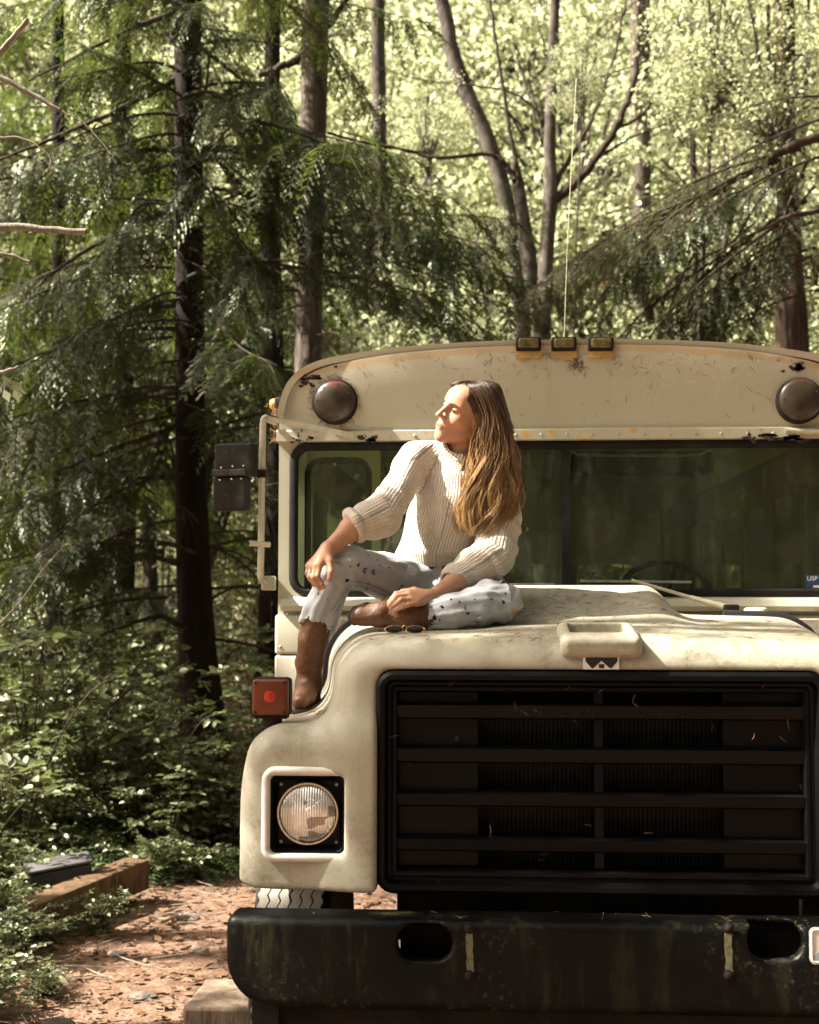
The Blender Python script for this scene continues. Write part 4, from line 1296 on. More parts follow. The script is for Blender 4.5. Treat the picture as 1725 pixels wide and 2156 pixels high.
# eyes, lashes, brows
WHITEE = simple('eye_white', (.11, .085, .07), .4, var=.05); IRIS = simple('grey_green_iris', (.07, .07, .045), .15); HAIRD = simple('dark_brow_hair', (.055, .030, .016), .7, var=.3, scale=300)
def onface(f0, l, u, push=.0012):
    """drop a point onto the face from in front"""
    o = Vector(hp(.20, l, u)); d = -Fv
    loc, n, i, dd = BODY_BVH.ray_cast(o, d)
    return loc + Fv * push if loc is not None else Vector(hp(f0, l, u))
for l in (-1, 1):
    eb = MB()
    pts = [onface(.08, l * a, b, .0008) for a, b in ((.0135, .0245), (.022, .0285), (.032, .0300), (.042, .0275), (.049, .0225))]
    eb.tube([tuple(p) for p in spline(pts, 10)], [.0012, .0022, .0026, .0027, .0027, .0025, .0022, .0019, .0015, .0008], 5)
    eb.build('eyebrow', HAIRD, BODY, 60)
    ey = MB(); up_ = [onface(.08, l * a, b, .0012) for a, b in ((.0205, .0070), (.0255, .0100), (.0315, .0112), (.0375, .0100), (.0430, .0062))]
    lo_ = [onface(.08, l * a, b, .0012) for a, b in ((.0205, .0066), (.0255, .0050), (.0315, .0042), (.0375, .0046), (.0430, .0060))]
    n = 5; VV = [tuple(p) for p in up_] + [tuple(p) for p in lo_]
    ey.add(VV, [(i, i + 1, n + i + 1, n + i) for i in range(n - 1)]); eo = ey.build('eye', WHITEE, BODY, 60)
    ir = MB(); c = (onface(.08, l * .0325, .0076, .0018)); rr = .0040
    ir.add([tuple(c)] + [tuple(c + Lv * rr * math.cos(a) + Uv * rr * .85 * math.sin(a)) for a in np.linspace(0, 2 * math.pi, 13)[:-1]], [(0, i + 1, (i + 1) % 12 + 1) for i in range(12)])
    ir.build('iris', IRIS, eo, 60)
    ls = MB(); ls.tube([tuple(p + Fv * .0012) for p in spline(up_, 9)], [.0007, .001, .0012, .0013, .0014, .0014, .0014, .0013, .0008], 5)
    for k in range(9):
        p = Vector(spline(up_, 9)[k]); ls.tube([tuple(p), tuple(p + Fv * .005 + Lv * l * .003 * (k / 8) + Uv * .0022)], [.0006, .0002], 3)
    ls.build('eyelashes', HAIRD, eo, 60)['kind'] = 'stuff'

# ---- knitted sweater
s = SDF((-0.92, 0.36, 1.78), (-0.13, 1.02, 2.40), 0.0052)
ty = R(14)
TM = np.array(Matrix.Rotation(-ty, 3, 'Z'))
def tors(py, x, hw, Y, hd): return (P(x, py, Y), hw, hd)
T = [tors(1196, 920, .138, .775, .112), tors(1166, 921, .163, .77, .130), tors(1110, 938, .150, .762, .122), tors(1050, 953, .150, .755, .125), tors(1000, 958, .150, .75, .108), tors(968, 958, .122, .755, .082), tors(945, 958, .074, .755, .060)]
tz = np.array([t_[0][2] for t_ in T]); tx = np.array([t_[0][0] for t_ in T]); tyy = np.array([t_[0][1] for t_ in T]); tw = np.array([t_[1] for t_ in T]); td = np.array([t_[2] for t_ in T])
ca_, sa_ = math.cos(ty), math.sin(ty)
def torso(X, Y, Z):
    zz = np.clip(Z, tz[0], tz[-1]).ravel()
    sh = Z.shape
    def I(a): return np.interp(zz, tz, a).reshape(sh)
    x, y = X - I(tx), Y - I(tyy)
    xr, yr = x * ca_ - y * sa_, x * sa_ + y * ca_
    w, d = I(tw), I(td)
    k0 = np.sqrt((xr / w) ** 2 + (yr / d) ** 2); k1 = np.sqrt((xr / w ** 2) ** 2 + (yr / d ** 2) ** 2) + 1e-6
    e = k0 * (k0 - 1) / k1
    # hem hangs lower in front than at the hip
    hem = tz[0] + 0.035 * np.clip((X - tx[0]) / .14, -1, 1) ** 2 + 0.01 * (X - tx[0]) / .14
    return np.maximum(e, hem - Z)
s.op(torso, (-.75, .55, 1.80), (-.22, .95, 2.36))
RS = [P(884, 966, .705), P(862, 986, .675), P(836, 1034, .60), P(806, 1078, .525), P(770, 1096, .487), P(747, 1107, .470)]
s.chain(RS, [.058, .060, .057, .065, .054, .040], .016, .05)
s.cap(P(800, 1098, .515), P(783, 1108, .50), .060, .050, .03)
s.cap(P(925, 962, .735), P(878, 962, .708), .050, .056, .03)
LS = [P(1030, 985, .755), P(1052, 1012, .735), P(1058, 1090, .69), P(1040, 1170, .625), P(1000, 1196, .575), P(962, 1216, .535)]
s.chain(LS, [.062, .068, .066, .073, .066, .046], .022, .05)
CK = [P(955, 1000, .765), P(960, 972, .735), P(967, 954, .712)]
s.chain(CK, [.088, .076, .064], .02, .03)
# turned-back cuffs: fat rolls
def ring(c, ax, R0, r, k, dy=1.0):
    ax = Vector(ax).normalized(); ref = Vector((0, 0, 1)) if abs(ax.z) < .8 else Vector((1, 0, 0))
    a = ax.cross(ref).normalized(); b = ax.cross(a)
    c = Vector(c); n = 20
    pts = [c + a * R0 * math.cos(2 * math.pi * i / n) + b * R0 * math.sin(2 * math.pi * i / n) for i in range(n + 1)]
    for i in range(n): s.cap(pts[i], pts[i + 1], r, r, k)
axR = RS[5] - RS[4]; axL = LS[5] - LS[4]
ring(P(747, 1107, .469), axR, .0465, .0175, .001)
s.cap(P(962, 1216, .535), P(990, 1201, .565), .0555, .0590, .002); ring(P(964, 1215, .537), axL, .046, .012, .003); ring(P(993, 1199.5, .568), axL, .052, .012, .003)
# sleeves slouching in rolls at the elbows
ring(P(806, 1074, .53), RS[4] - RS[3], .0560, .012, .006); ring(P(822, 1056, .563), RS[3] - RS[2], .054, .013, .009)
ring(P(1024, 1184, .60), LS[4] - LS[3], .060, .017, .006); ring(P(1047, 1150, .645), LS[3] - LS[2], .061, .016, .007); ring(P(1056, 1112, .675), LS[3] - LS[2], .059, .013, .009)
# openings
s.cap(P(985, 900, .655), P(967, 956, .715), .066, .0545, .004, True)
s.cap(P(720, 1135, .45), P(752, 1108, .472), .040, .037, .003, True)
s.cap(P(930, 1240, .48), P(966, 1214, .538), .036, .033, .003, True)
V, F = s.nets(); V = relax(V, F, 1, .45)
N = normals(V, F)
# knit coordinates: u along the garment, v around it
def seg_uv(V, pts, off):
    pts = np.array([np.array(p) for p in pts]); best = np.full(len(V), 9.0); U = np.zeros(len(V)); W_ = np.zeros(len(V)); L0 = 0; S_ = np.zeros(len(V))
    for i in range(len(pts) - 1):
        a, b = pts[i], pts[i + 1]; ab = b - a; L = np.linalg.norm(ab); ax = ab / L
        t = np.clip((V - a) @ ax / L, 0, 1)
        r = V - (a + t[:, None] * ab)
        d = np.linalg.norm(r, axis=1)
        ref = np.array([0, 1.0, 0]); e1 = ref - ax * (ref @ ax); e1 /= np.linalg.norm(e1); e2 = np.cross(ax, e1)
        ang = np.arctan2(r @ e2, r @ e1)
        m = d < best
        best[m] = d[m]; U[m] = L0 + t[m] * L; W_[m] = ang[m]; L0 += L
    return best, U, W_
bR, uR, vR = seg_uv(V, RS, 0); bL, uL, vL = seg_uv(V, LS, 0); bC, uC, vC = seg_uv(V, CK, 0)
bT, uT, vT = seg_uv(V, [t_[0] for t_ in T], 0)
zone = np.argmin(np.stack([bT - np.interp(V[:, 2], tz, tw) * .72, bR - .056, bL - .060, bC - .062]), 0)
u = np.choose(zone, [uT, uR, uL, uC]); v = np.choose(zone, [vT * .145, vR * .064, vL * .066, vC * .066])
# folds
fold = .0022 * snoise(np.stack([u * 9, v * 11, zone * 3.1], 1), 5, 2) + .0060 * snoise(V * np.array([7, 7, 4.0]), 9, 2)
tw_ = (zone == 0)
fold += tw_ * .006 * np.sin(V[:, 0] * 46 + V[:, 2] * 17 + 1.0) * np.clip((V[:, 2] - 1.90) / .12, 0, 1) * np.clip((2.24 - V[:, 2]) / .1, 0, 1) * .55
V = V + N * fold[:, None]
me = fast_mesh('sweater', V, F)
attr(me, 'knit', np.stack([u, v, zone], 1))
t = NT('cream_tweed_knit')
k = t.n('ShaderNodeAttribute', attribute_name='knit').outputs['Vector']
kx = t.n('ShaderNodeSeparateXYZ', i={0: k})
wob = t.math('MULTIPLY', t.noise(22, 3), .009)
vv = t.math('ADD', kx.outputs[1], wob)
rib = t.math('ABSOLUTE', t.math('SINE', t.math('MULTIPLY', vv, math.pi / .0118)))
row = t.math('ABSOLUTE', t.math('SINE', t.math('MULTIPLY', t.math('ADD', kx.outputs[0], t.math('MULTIPLY', rib, .0025)), math.pi / .0078)))
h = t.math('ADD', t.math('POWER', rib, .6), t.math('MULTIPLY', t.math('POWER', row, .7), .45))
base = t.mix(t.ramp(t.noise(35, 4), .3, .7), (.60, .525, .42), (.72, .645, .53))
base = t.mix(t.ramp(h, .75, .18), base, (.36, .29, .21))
fl = t.n('ShaderNodeTexVoronoi', i={0: t.co(), 'Scale': 105.0})
flm = t.math('MULTIPLY', t.ramp(fl.outputs['Distance'], .20, .10), t.ramp(t.n('ShaderNodeSeparateColor', i={0: fl.outputs['Color']}).outputs[0], .86, .88))
base = t.mix(t.math('MULTIPLY', flm, .8), base, (.07, .05, .035))
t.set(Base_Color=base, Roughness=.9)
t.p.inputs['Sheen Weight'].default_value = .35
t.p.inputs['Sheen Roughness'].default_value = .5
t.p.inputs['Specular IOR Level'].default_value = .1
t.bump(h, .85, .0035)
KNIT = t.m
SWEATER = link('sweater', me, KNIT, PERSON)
# ribbed neckband and cuffs as raised ribs
def ribs(name, c0, c1, R0, R1, n, r, bulge=.006):
    a0, a1 = Vector(c0), Vector(c1); ax = (a1 - a0).normalized(); ref = Vector((0, 1, 0)); e1 = (ref - ax * ref.dot(ax)).normalized(); e2 = ax.cross(e1)
    b = MB()
    for i in range(n):
        an = 2 * math.pi * i / n; dr = e1 * math.cos(an) + e2 * math.sin(an)
        pts = [a0 + dr * R0, a0.lerp(a1, .35) + dr * (R0 * .65 + R1 * .35 + bulge), a0.lerp(a1, .75) + dr * (R0 * .25 + R1 * .75 + bulge * .8), a1 + dr * (R1 + bulge * .1), a1 + dr * (R1 - .008) + ax * .0015]
        b.tube([tuple(p) for p in spline(pts, 9)], [r * .7, r, r, r, r, r, r, r * .95, r * .6], 6)
    o = b.build(name, KNIT, SWEATER, 60); o['kind'] = 'stuff'; return o
ribs('ribbed_neckband', P(956, 988, .752), P(967.5, 953, .711), .080, .0585, 40, .0054, .004)

# ---- jeans
s = SDF((-1.06, 0.30, 1.46), (-0.13, 1.05, 2.06), 0.0052)
s.ell(P(928, 1232, .80), (.160, .125, .108), TM, .03)
s.cap(P(930, 1225, .79), P(933, 1165, .775), .118, .112, .03)
RL = [P(892, 1232, .775), P(805, 1212, .635), P(729, 1188, .502), P(700, 1232, .515), P(682, 1275, .54), P(666, 1320, .57)]
s.chain(RL, [.096, .080, .064, .060, .059, .061], .018, .04)
LL = [P(985, 1240, .79), P(1030, 1262, .62), P(1056, 1270, .500), P(1010, 1276, .455), P(950, 1289, .425), P(893, 1297, .41)]
s.chain(LL, [.094, .078, .060, .0625, .058, .0465], .018, .04)
s.cap(P(1070, 1262, .51), P(1030, 1255, .49), .050, .055, .02)
# hems cut clean
def hemcut(p, ax, Rr):
    p = np.array(p); ax = np.array(ax) / np.linalg.norm(ax)
    def f(X, Y, Z): return np.maximum(-((X - p[0]) * ax[0] + (Y - p[1]) * ax[1] + (Z - p[2]) * ax[2]), np.sqrt((X - p[0]) ** 2 + (Y - p[1]) ** 2 + (Z - p[2]) ** 2) - Rr)
    s.op(f, p - Rr, p + Rr, 0, True)
hemcut(P(667, 1321, .56), np.array([-.28, -.42, -1.0]), .095)
hemcut(P(898, 1297, .41), P(893, 1297, .41) - P(950, 1289, .425) + np.array([0, 0, .006]), .085)
s.cap(P(682, 1280, .545), P(660, 1340, .57), .049, .0505, 0, True)
s.cap(P(940, 1291, .42), P(880, 1299, .405), .043, .0415, 0, True)
V, F = s.nets(); V = relax(V, F, 1, .45); N = normals(V, F)
bR, uR, vR = seg_uv(V, RL, 0); bL, uL, vL = seg_uv(V, LL, 0)
zone = (bR > bL).astype(int)
u = np.where(zone, uL, uR); v = np.where(zone, vL, vR) * .065
fold = .0055 * snoise(np.stack([u * 5 + v * 9, v * 17 - u * 3, zone * 2.0], 1), 21, 2)
# creases radiating at the knee and the hip
kneeR = np.linalg.norm(V - RL[2], axis=1); kneeL = np.linalg.norm(V - LL[2], axis=1); hip = np.linalg.norm(V - P(900, 1215, .70), axis=1)
cr = np.sin(u * 130 + v * 60 + 2 * snoise(V * 9, 4, 1)) * np.exp(-(kneeR / .07) ** 2) + np.sin(u * 105 - v * 70 + 2 * snoise(V * 8, 6, 1)) * np.exp(-(kneeL / .13) ** 2) + np.sin(v * 120 + u * 40) * np.exp(-(hip / .10) ** 2) * .8
# length-wise folds down the shin
shin = (zone == 0) & (V[:, 2] < at(700, 1215, .51).z)
cr = cr + shin * 1.3 * np.sin(v * 95 + 1.2) * np.clip((at(700, 1215, .51).z - V[:, 2]) / .05, 0, 1)
fold = fold + .0046 * cr
V = V + N * fold[:, None]
me = fast_mesh('jeans', V, F)
t = NT('pale_spattered_denim')
co = t.co()
base = t.mix(t.ramp(t.noise(9, 4), .3, .7), (.40, .415, .42), (.52, .53, .525))
wv = t.n('ShaderNodeTexWave', i={0: co, 'Scale': 260.0, 'Distortion': 3.0, 'Detail': 2.0}); wv.bands_direction = 'DIAGONAL'
base = t.mix(t.math('MULTIPLY', wv.outputs['Fac'], .10), base, (.36, .40, .44))
def spots(scale, dens, size, col, off, stretch=(1, 1, 1)):
    global base
    mp = t.n('ShaderNodeMapping', i={0: co, 1: off, 3: stretch}).outputs[0]
    warp = t.n('ShaderNodeTexNoise', i={0: co, 'Scale': scale * 1.8, 'Detail': 3.0})
    wp = t.n('ShaderNodeVectorMath', operation='SCALE', i={0: warp.outputs['Color'], 3: .55 / scale}).outputs[0]
    vec = t.n('ShaderNodeVectorMath', operation='ADD', i={0: mp, 1: wp}).outputs[0]
    vo = t.n('ShaderNodeTexVoronoi', i={0: vec, 'Scale': scale})
    c = t.n('ShaderNodeSeparateColor', i={0: vo.outputs['Color']})
    rad = t.math('MULTIPLY', c.outputs[1], size)
    m = t.math('MULTIPLY', t.ramp(t.math('SUBTRACT', vo.outputs['Distance'], rad), .03, -.03), t.ramp(c.outputs[0], 1 - dens, 1 - dens + .01))
    base = t.mix(m, base, col)
spots(9, .30, .30, (.72, .73, .72), (3, 1, 2))
spots(34, .30, .34, (.025, .026, .032), (0, 0, 0))
spots(16, .22, .30, (.030, .032, .040), (7, 3, 1))
spots(11, .18, .28, (.10, .17, .33), (1, 8, 4), (1, 1, .7))
spots(30, .03, .30, (.50, .24, .19), (4, 4, 9))
t.set(Base_Color=base, Roughness=.85)
t.p.inputs['Specular IOR Level'].default_value = .2
t.bump(t.math('ADD', t.math('MULTIPLY', wv.outputs['Fac'], .4), t.noise(55, 4)), .25, .003)
DENIM = t.m
JEANS = link('jeans', me, DENIM, PERSON)
JB = BVHTree.FromPolygons([tuple(p) for p in V.tolist()], F.tolist())
SEAM = simple('seam_thread', (.26, .26, .26), .8, var=.3, scale=200)
HEMM = simple('frayed_hem_denim', (.50, .56, .62), .9, var=.25, scale=120, bump=.3)
def on(bvh, pts, push): 
    out = []
    for px, py in pts:
        p, n = hit(bvh, px, py, push)
        if p is not None: out.append(p)
    return out
def seam(name, pts, r, n=40, mat=SEAM):
    sp = [tuple(q) for q in spline([(a, b) for a, b in pts], n)]
    w = on(JB, sp, r * .15)
    # keep only the run that stays on the same sheet
    runs = [[w[0]]] if w else []
    for p in w[1:]:
        if (p - runs[-1][-1]).length < .03: runs[-1].append(p)
        else: runs.append([p])
    run = max(runs, key=len) if runs else []
    if len(run) < 4: return None
    b = MB(); b.tube([tuple(p) for p in run], r, 5); return b.build(name, mat, JEANS, 60)
seam('seam', [(746, 1225), (770, 1228), (800, 1240), (850, 1264), (880, 1282)], .0016)
seam('seam', [(746, 1233), (770, 1236), (798, 1249), (845, 1272), (872, 1288)], .0013)
seam('seam', [(741, 1240), (718, 1272), (700, 1296)], .0013)
seam('seam', [(732, 1240), (712, 1266), (697, 1288)], .0013)
seam('seam', [(958, 1186), (950, 1212), (944, 1236)], .0014)
seam('seam', [(905, 1200), (912, 1214), (932, 1228)], .0014)
# larger drips of wall paint
SPK, SPB, SPW = simple('dried_black_paint', (.016, .017, .020), .5), simple('dried_blue_paint', (.07, .13, .27), .5, var=.2), simple('dried_white_paint', (.68, .69, .68), .5)
rs = random.Random(9)
def splat(px, py, w, h, mat, seed):
    rs = random.Random(seed); ring_ = []
    c, n = hit(JB, px, py, .0012)
    if c is None: return
    for i in range(12):
        a = 2 * math.pi * i / 12; k = rs.uniform(.55, 1.15)
        p, n = hit(JB, px + w * k * math.cos(a), py + h * k * math.sin(a), .0010)
        if p is None or (p - c).length > .04: p = c
        ring_.append(tuple(p))
    b = MB(); b.add([tuple(c)] + ring_, [(0, (i + 1) % 12 + 1, i + 1) for i in range(12)]); b.build('paint_splat', mat, JEANS, 60)
for k, (px, py, w, h, m_) in enumerate(((767, 1202, 4, 8, SPB), (786, 1204, 5, 8, SPB), (980, 1282, 2, 12, SPB), (872, 1239, 4, 4, SPK), (884, 1241, 5, 4, SPK), (864, 1245, 3, 3, SPK), (841, 1241, 3, 3, SPK), (671, 1250, 2, 4, SPK), (908, 1307, 6, 5, SPK), (926, 1305, 3, 2, SPK), (950, 1262, 2, 3, SPK), (968, 1268, 2, 4, SPK), (912, 1196, 3, 3, SPK),
        (735, 1178, 6, 3, SPW), (1010, 1300, 6, 3, SPW), (820, 1196, 4, 1.5, SPK), (738, 1192, 1.5, 4, SPK), (800, 1190, 2, 2, SPK), (775, 1170, 2, 2, SPK), (690, 1262, 2, 2, SPK), (650, 1300, 2, 3, SPK), (668, 1312, 5, 3, SPB), (1035, 1262, 3, 2, SPK), (1000, 1262, 2, 2, SPK))):
    splat(px, py, w, h, m_, k)
# frayed hems
def ringpts(c, ax, R0, n=28):
    ax = Vector(ax).normalized(); ref = Vector((0, 1, 0)); a = (ref - ax * ref.dot(ax)).normalized(); b_ = ax.cross(a); c = Vector(c)
    return [c + a * R0 * math.cos(2 * math.pi * i / n) + b_ * R0 * math.sin(2 * math.pi * i / n) for i in range(n + 1)]
# ---- boots
t = NT('brown_worn_leather')
co = t.co()
base = t.mix(t.ramp(t.noise(10, 5, .7), .3, .7), (.065, .024, .009), (.15, .060, .022))
swl = t.noise(18, 2, .5, dist=2.5)
base = t.mix(t.math('MULTIPLY', t.ramp(t.math('ABSOLUTE', t.math('SUBTRACT', swl, .5)), .02, 0), .5), base, (.055, .024, .010))
base = t.mix(t.math('MULTIPLY', t.ramp(t.noise(55, 4, .8), .55, .7), .5), base, (.33, .19, .09))
t.set(Base_Color=base, Roughness=.55)
t.bump(t.math('ADD', t.noise(40, 5), t.ramp(t.math('ABSOLUTE', t.math('SUBTRACT', swl, .5)), .03, 0)), .35, .004)
LEATHER = t.m
SOLE = simple('dark_boot_sole', (.028, .018, .012), .7, var=.4, scale=60)
def boot(lo, hi, build, sole):
    global s
    s = SDF(lo, hi, .0045); build()
    V, F = s.nets(); V = relax(V, F, 1, .45); N = normals(V, F)
    V = V + N * (.0022 * snoise(V * np.array([14, 14, 11]), 31, 3))[:, None]
    o = link('boot', fast_mesh('boot', V, F), LEATHER, PERSON)
    s = SDF(lo, hi, .0045); sole()
    V2, F2 = s.nets(); link('boot_sole', fast_mesh('boot_sole', V2, F2), SOLE, o)
    return o, V, F
def b1():
    s.chain([P(668, 1300, .565), P(660, 1345, .60), P(652, 1395, .65), P(650, 1440, .685)], [.051, .0515, .0475, .0435], .015)
    s.chain([P(650, 1440, .685), P(652, 1470, .705)], [.0435, .040], .02, .02)
    s.chain([P(650, 1448, .66), P(641, 1466, .58), P(632, 1478, .505)], [.040, .036, .027], .02, .03)
    s.cap(P(652, 1476, .705), P(650, 1468, .69), .034, .036, .015)
    s.op(lambda X, Y, Z: Z - 1.402 + 0 * X + 0 * Y, (-1.2, .3, 1.3), (-.7, .85, 1.404), 0, True)
def s1():
    a, c = P(652, 1484, .715), P(630, 1488, .495)
    a[2] = c[2] = 1.396
    s.cap(a, c, .033, .0275); s.op(lambda X, Y, Z: np.abs(Z - 1.384) - .0085 + 0 * X + 0 * Y, (-1.2, .2, 1.3), (-.6, .9, 1.45), 0) if False else None
    s.d = np.maximum(s.d, np.abs(s.lo[2] + np.arange(s.n[2]) * s.h - 1.3955)[None, None, :] - .0085).astype(np.float32)
boot((-1.10, .40, 1.37), (-.82, .83, 1.80), b1, s1)
def b2():
    s.chain([P(945, 1290, .422), P(900, 1296, .412), P(868, 1297, .402), P(842, 1296, .400)], [.044, .0435, .042, .041], .015)
    s.chain([P(842, 1296, .400), P(800, 1293, .395), P(765, 1296, .392), P(754, 1299, .392)], [.043, .041, .032, .026], .02, .02)
    s.cap(P(838, 1290, .42), P(822, 1275, .445), .040, .034, .02)
def s2():
    pts = [P(833, 1271, .462), P(800, 1277, .448), P(772, 1276, .438), P(748, 1284, .420), P(739, 1298, .405)]
    for i in range(4): s.cap(pts[i], pts[i + 1], .016 if i == 0 else .0125, .0125, .004)
    s.cap(P(739, 1298, .405), P(747, 1312, .395), .011, .010, .004)
    s.rbox(P(818, 1274, .466), (.026, .02, .02), .008)
boot((-.86, .30, 1.58), (-.40, .53, 1.86), b2, s2)
# rings and pale nail
RINGM = simple('thin_silver_ring', (.70, .62, .48), .25, metal=1.0)
for i, (a, c, f, r) in enumerate(((kn[2], pp[2], .62, .0098), (tp[0], pp[0], .40, .0096), (kn2[2], pp2[2], .35, .0097))):
    a, c = Vector(a), Vector(c); ax = (c - a).normalized(); m = a.lerp(c, f)
    b = MB(); b.tube([tuple(p) for p in ringpts(m, ax, r, 20)], .0013, 6, False); b.build('finger_ring', RINGM, BODY, 60)

# ---- hair
rg = np.random.default_rng(4)
LV = np.array([   # py, centre px, half width px, centre Y, half depth
    (803.5, 997, 31, .672, .035), (811, 997, 53, .678, .068), (830, 1013, 45, .690, .092), (868, 1027, 41, .700, .102), (910, 1034, 41, .694, .106),
    (965, 1036, 47, .675, .088), (1030, 1032, 58, .650, .062), (1085, 1024, 61, .630, .048), (1130, 1008, 42, .620, .036)])
def hair_pts(th, layer, n, cut, wav, ph, drift):
    tt = np.linspace(0, 1, n) * cut
    row = tt * (len(LV) - 1)
    L = np.stack([np.interp(row, np.arange(len(LV)), LV[:, j]) for j in range(5)], 1)
    # smooth the level curve
    sw = np.clip((row - 3.5) / 2.5, 0, 1)
    a = th + drift * tt
    if th < math.pi: a = a * sw + (.75 + a * (math.pi - .75) / math.pi) * (1 - sw)
    px = L[:, 1] - L[:, 2] * layer * np.cos(a) + np.clip((row - 2.6) / 3.2, 0, 1) * wav * np.sin(row * 2.3 + ph)
    Y = L[:, 3] - L[:, 4] * layer * np.sin(a) + sw * .010 * np.sin(row * 2.1 + ph * 1.7)
    py = L[:, 0] + rg.normal() * 1.0
    return np.array([tuple(at(px[i], py[i], Y[i])) for i in range(n)])
HV = []; HF = []; HCc = []; nb = 0
def strand(P_, r, col0, col1):
    global nb
    n = len(P_)
    rr = r * np.interp(np.linspace(0, 1, n), [0, .1, .75, 1], [.6, 1, .9, .15])
    v_, f_ = tube_np(P_, rr, 3)
    HV.append(v_); HF.append(f_ + nb); nb += len(v_)
    w = np.clip(np.linspace(-.35, 1.15, n), 0, 1)[:, None]
    c = col0 * (1 - w) + col1 * w
    HCc.append(np.repeat(c, 3, axis=0))
dark = np.array([.058, .031, .015]); mid = np.array([.150, .072, .026]); lite = np.array([.62, .37, .145])
for clump in range(250):
    th = rg.uniform(0.02, math.pi + .9) if clump < 205 else rg.uniform(math.pi, 2 * math.pi)
    layer = rg.uniform(.74, 1.03); cut = rg.uniform(.86, 1.0) if rg.random() < .75 else rg.uniform(.72, .9)
    wav = rg.uniform(7, 20); ph = th * 2.4 + rg.normal() * 1.1; dr = rg.normal() * .25
    lt = rg.random() ** 1.3
    end = mid * (1 - lt) + lite * lt
    for k_ in range(14):
        Pn = hair_pts(th + rg.normal() * .034, layer + rg.normal() * .024, 18, min(1, cut + rg.normal() * .03), wav + rg.normal() * .5, ph + rg.normal() * .18, dr + rg.normal() * .06)
        br = rg.uniform(.4, 1.7)
        strand(Pn, rg.uniform(.0006, .0014), dark * br, end * br)
for k_ in range(26):      # flyaways
    th = rg.uniform(.1, math.pi); Pn = hair_pts(th, rg.uniform(1.02, 1.12), 18, rg.uniform(.8, 1.05), rg.uniform(5, 12), rg.uniform(0, 6), rg.normal() * .5)
    strand(Pn, .0006, mid, lite)
for px0, py0, px1, py1 in ((1086, 1062, 1118, 1076), (1084, 1068, 1106, 1088), (1088, 1050, 1104, 1062)):
    Pn = np.array([tuple(at(*q)) for q in spline([(px0 - 8, py0 - 45, .66), (px0, py0, .65), ((px0 + px1) / 2, (py0 + py1) / 2 + 5, .645), (px1, py1, .64)], 14)]); strand(Pn, .0009, mid, lite)
HVv = np.vstack(HV); me = fast_mesh('hair', HVv, np.vstack(HF)); attr(me, 'strand_colour', np.vstack(HCc))
t = NT('brown_hair_strands')
ca = t.n('ShaderNodeAttribute', attribute_name='strand_colour').outputs['Color']
t.set(Base_Color=ca, Roughness=.38); t.p.inputs['Specular IOR Level'].default_value = .55
t.p.inputs['Coat Weight'].default_value = .15
HAIR = link('hair', me, t.m, PERSON); HAIR['kind'] = 'stuff'
# inner mass so that no scalp or sweater shows between strands
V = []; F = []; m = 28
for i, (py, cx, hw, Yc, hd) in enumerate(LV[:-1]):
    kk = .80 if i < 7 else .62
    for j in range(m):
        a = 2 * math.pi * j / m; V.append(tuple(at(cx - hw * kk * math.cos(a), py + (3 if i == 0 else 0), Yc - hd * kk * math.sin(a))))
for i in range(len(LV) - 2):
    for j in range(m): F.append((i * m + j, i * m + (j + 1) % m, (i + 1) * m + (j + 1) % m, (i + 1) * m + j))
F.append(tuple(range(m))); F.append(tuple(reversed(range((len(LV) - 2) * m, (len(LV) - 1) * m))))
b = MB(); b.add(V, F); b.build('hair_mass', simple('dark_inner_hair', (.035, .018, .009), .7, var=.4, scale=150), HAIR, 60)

# ---- folded wire glasses on the hood
pg = NOSE_BVH.ray_cast(Vector((at(852, 1320, .29).x, .285, 2.2)), Vector((0, 0, -1)))[0]
GL = thing('sunglasses', 'thin gold wire sunglasses with dark lenses lying folded on the hood beside the boot', 'sunglasses', tuple(pg))
GOLD = simple('thin_gold_wire', (.75, .52, .26), .25, metal=1.0, var=.1)
LENSD = simple('dark_brown_lens', (.012, .009, .007), .1, spec=.6)
gz0 = pg.z + .0135
def gp(x, y, z): return (pg.x + x, pg.y + y, gz0 + z)
b = MB()
for sx in (-1, 1):
    cx = sx * .034
    pts = [gp(cx + .029 * math.cos(a) * (1.0), .004 + .006 * math.sin(a), .0125 * math.sin(a)) for a in np.linspace(0, 2 * math.pi, 25)]
    b.tube(pts, .0013, 5, False)
b.tube([gp(-.008, .002, .005), gp(-.004, 0, .012), gp(.004, 0, .012), gp(.008, .002, .005)], .0016, 5)
b.build('wire_frame', GOLD, GL, 60)
for sx in (-1, 1):
    b = MB(); cx = sx * .034
    ring_ = [gp(cx + .028 * math.cos(a), .0045 + .006 * math.sin(a), .0118 * math.sin(a)) for a in np.linspace(0, 2 * math.pi, 21)[:-1]]
    b.add(ring_ + [gp(cx, .002, 0)], [(i, (i + 1) % 20, 20) for i in range(20)]); b.build('lens', LENSD, GL, 60)
    b = MB(); b.tube([gp(sx * .064, .003, .004), gp(sx * .069, .012, -.002), gp(sx * .02, .016 + .004 * sx, -.009), gp(-sx * .055, .012 + .004 * sx, -.0105)], .0012, 5); b.build('temple_arm', GOLD, GL, 60)
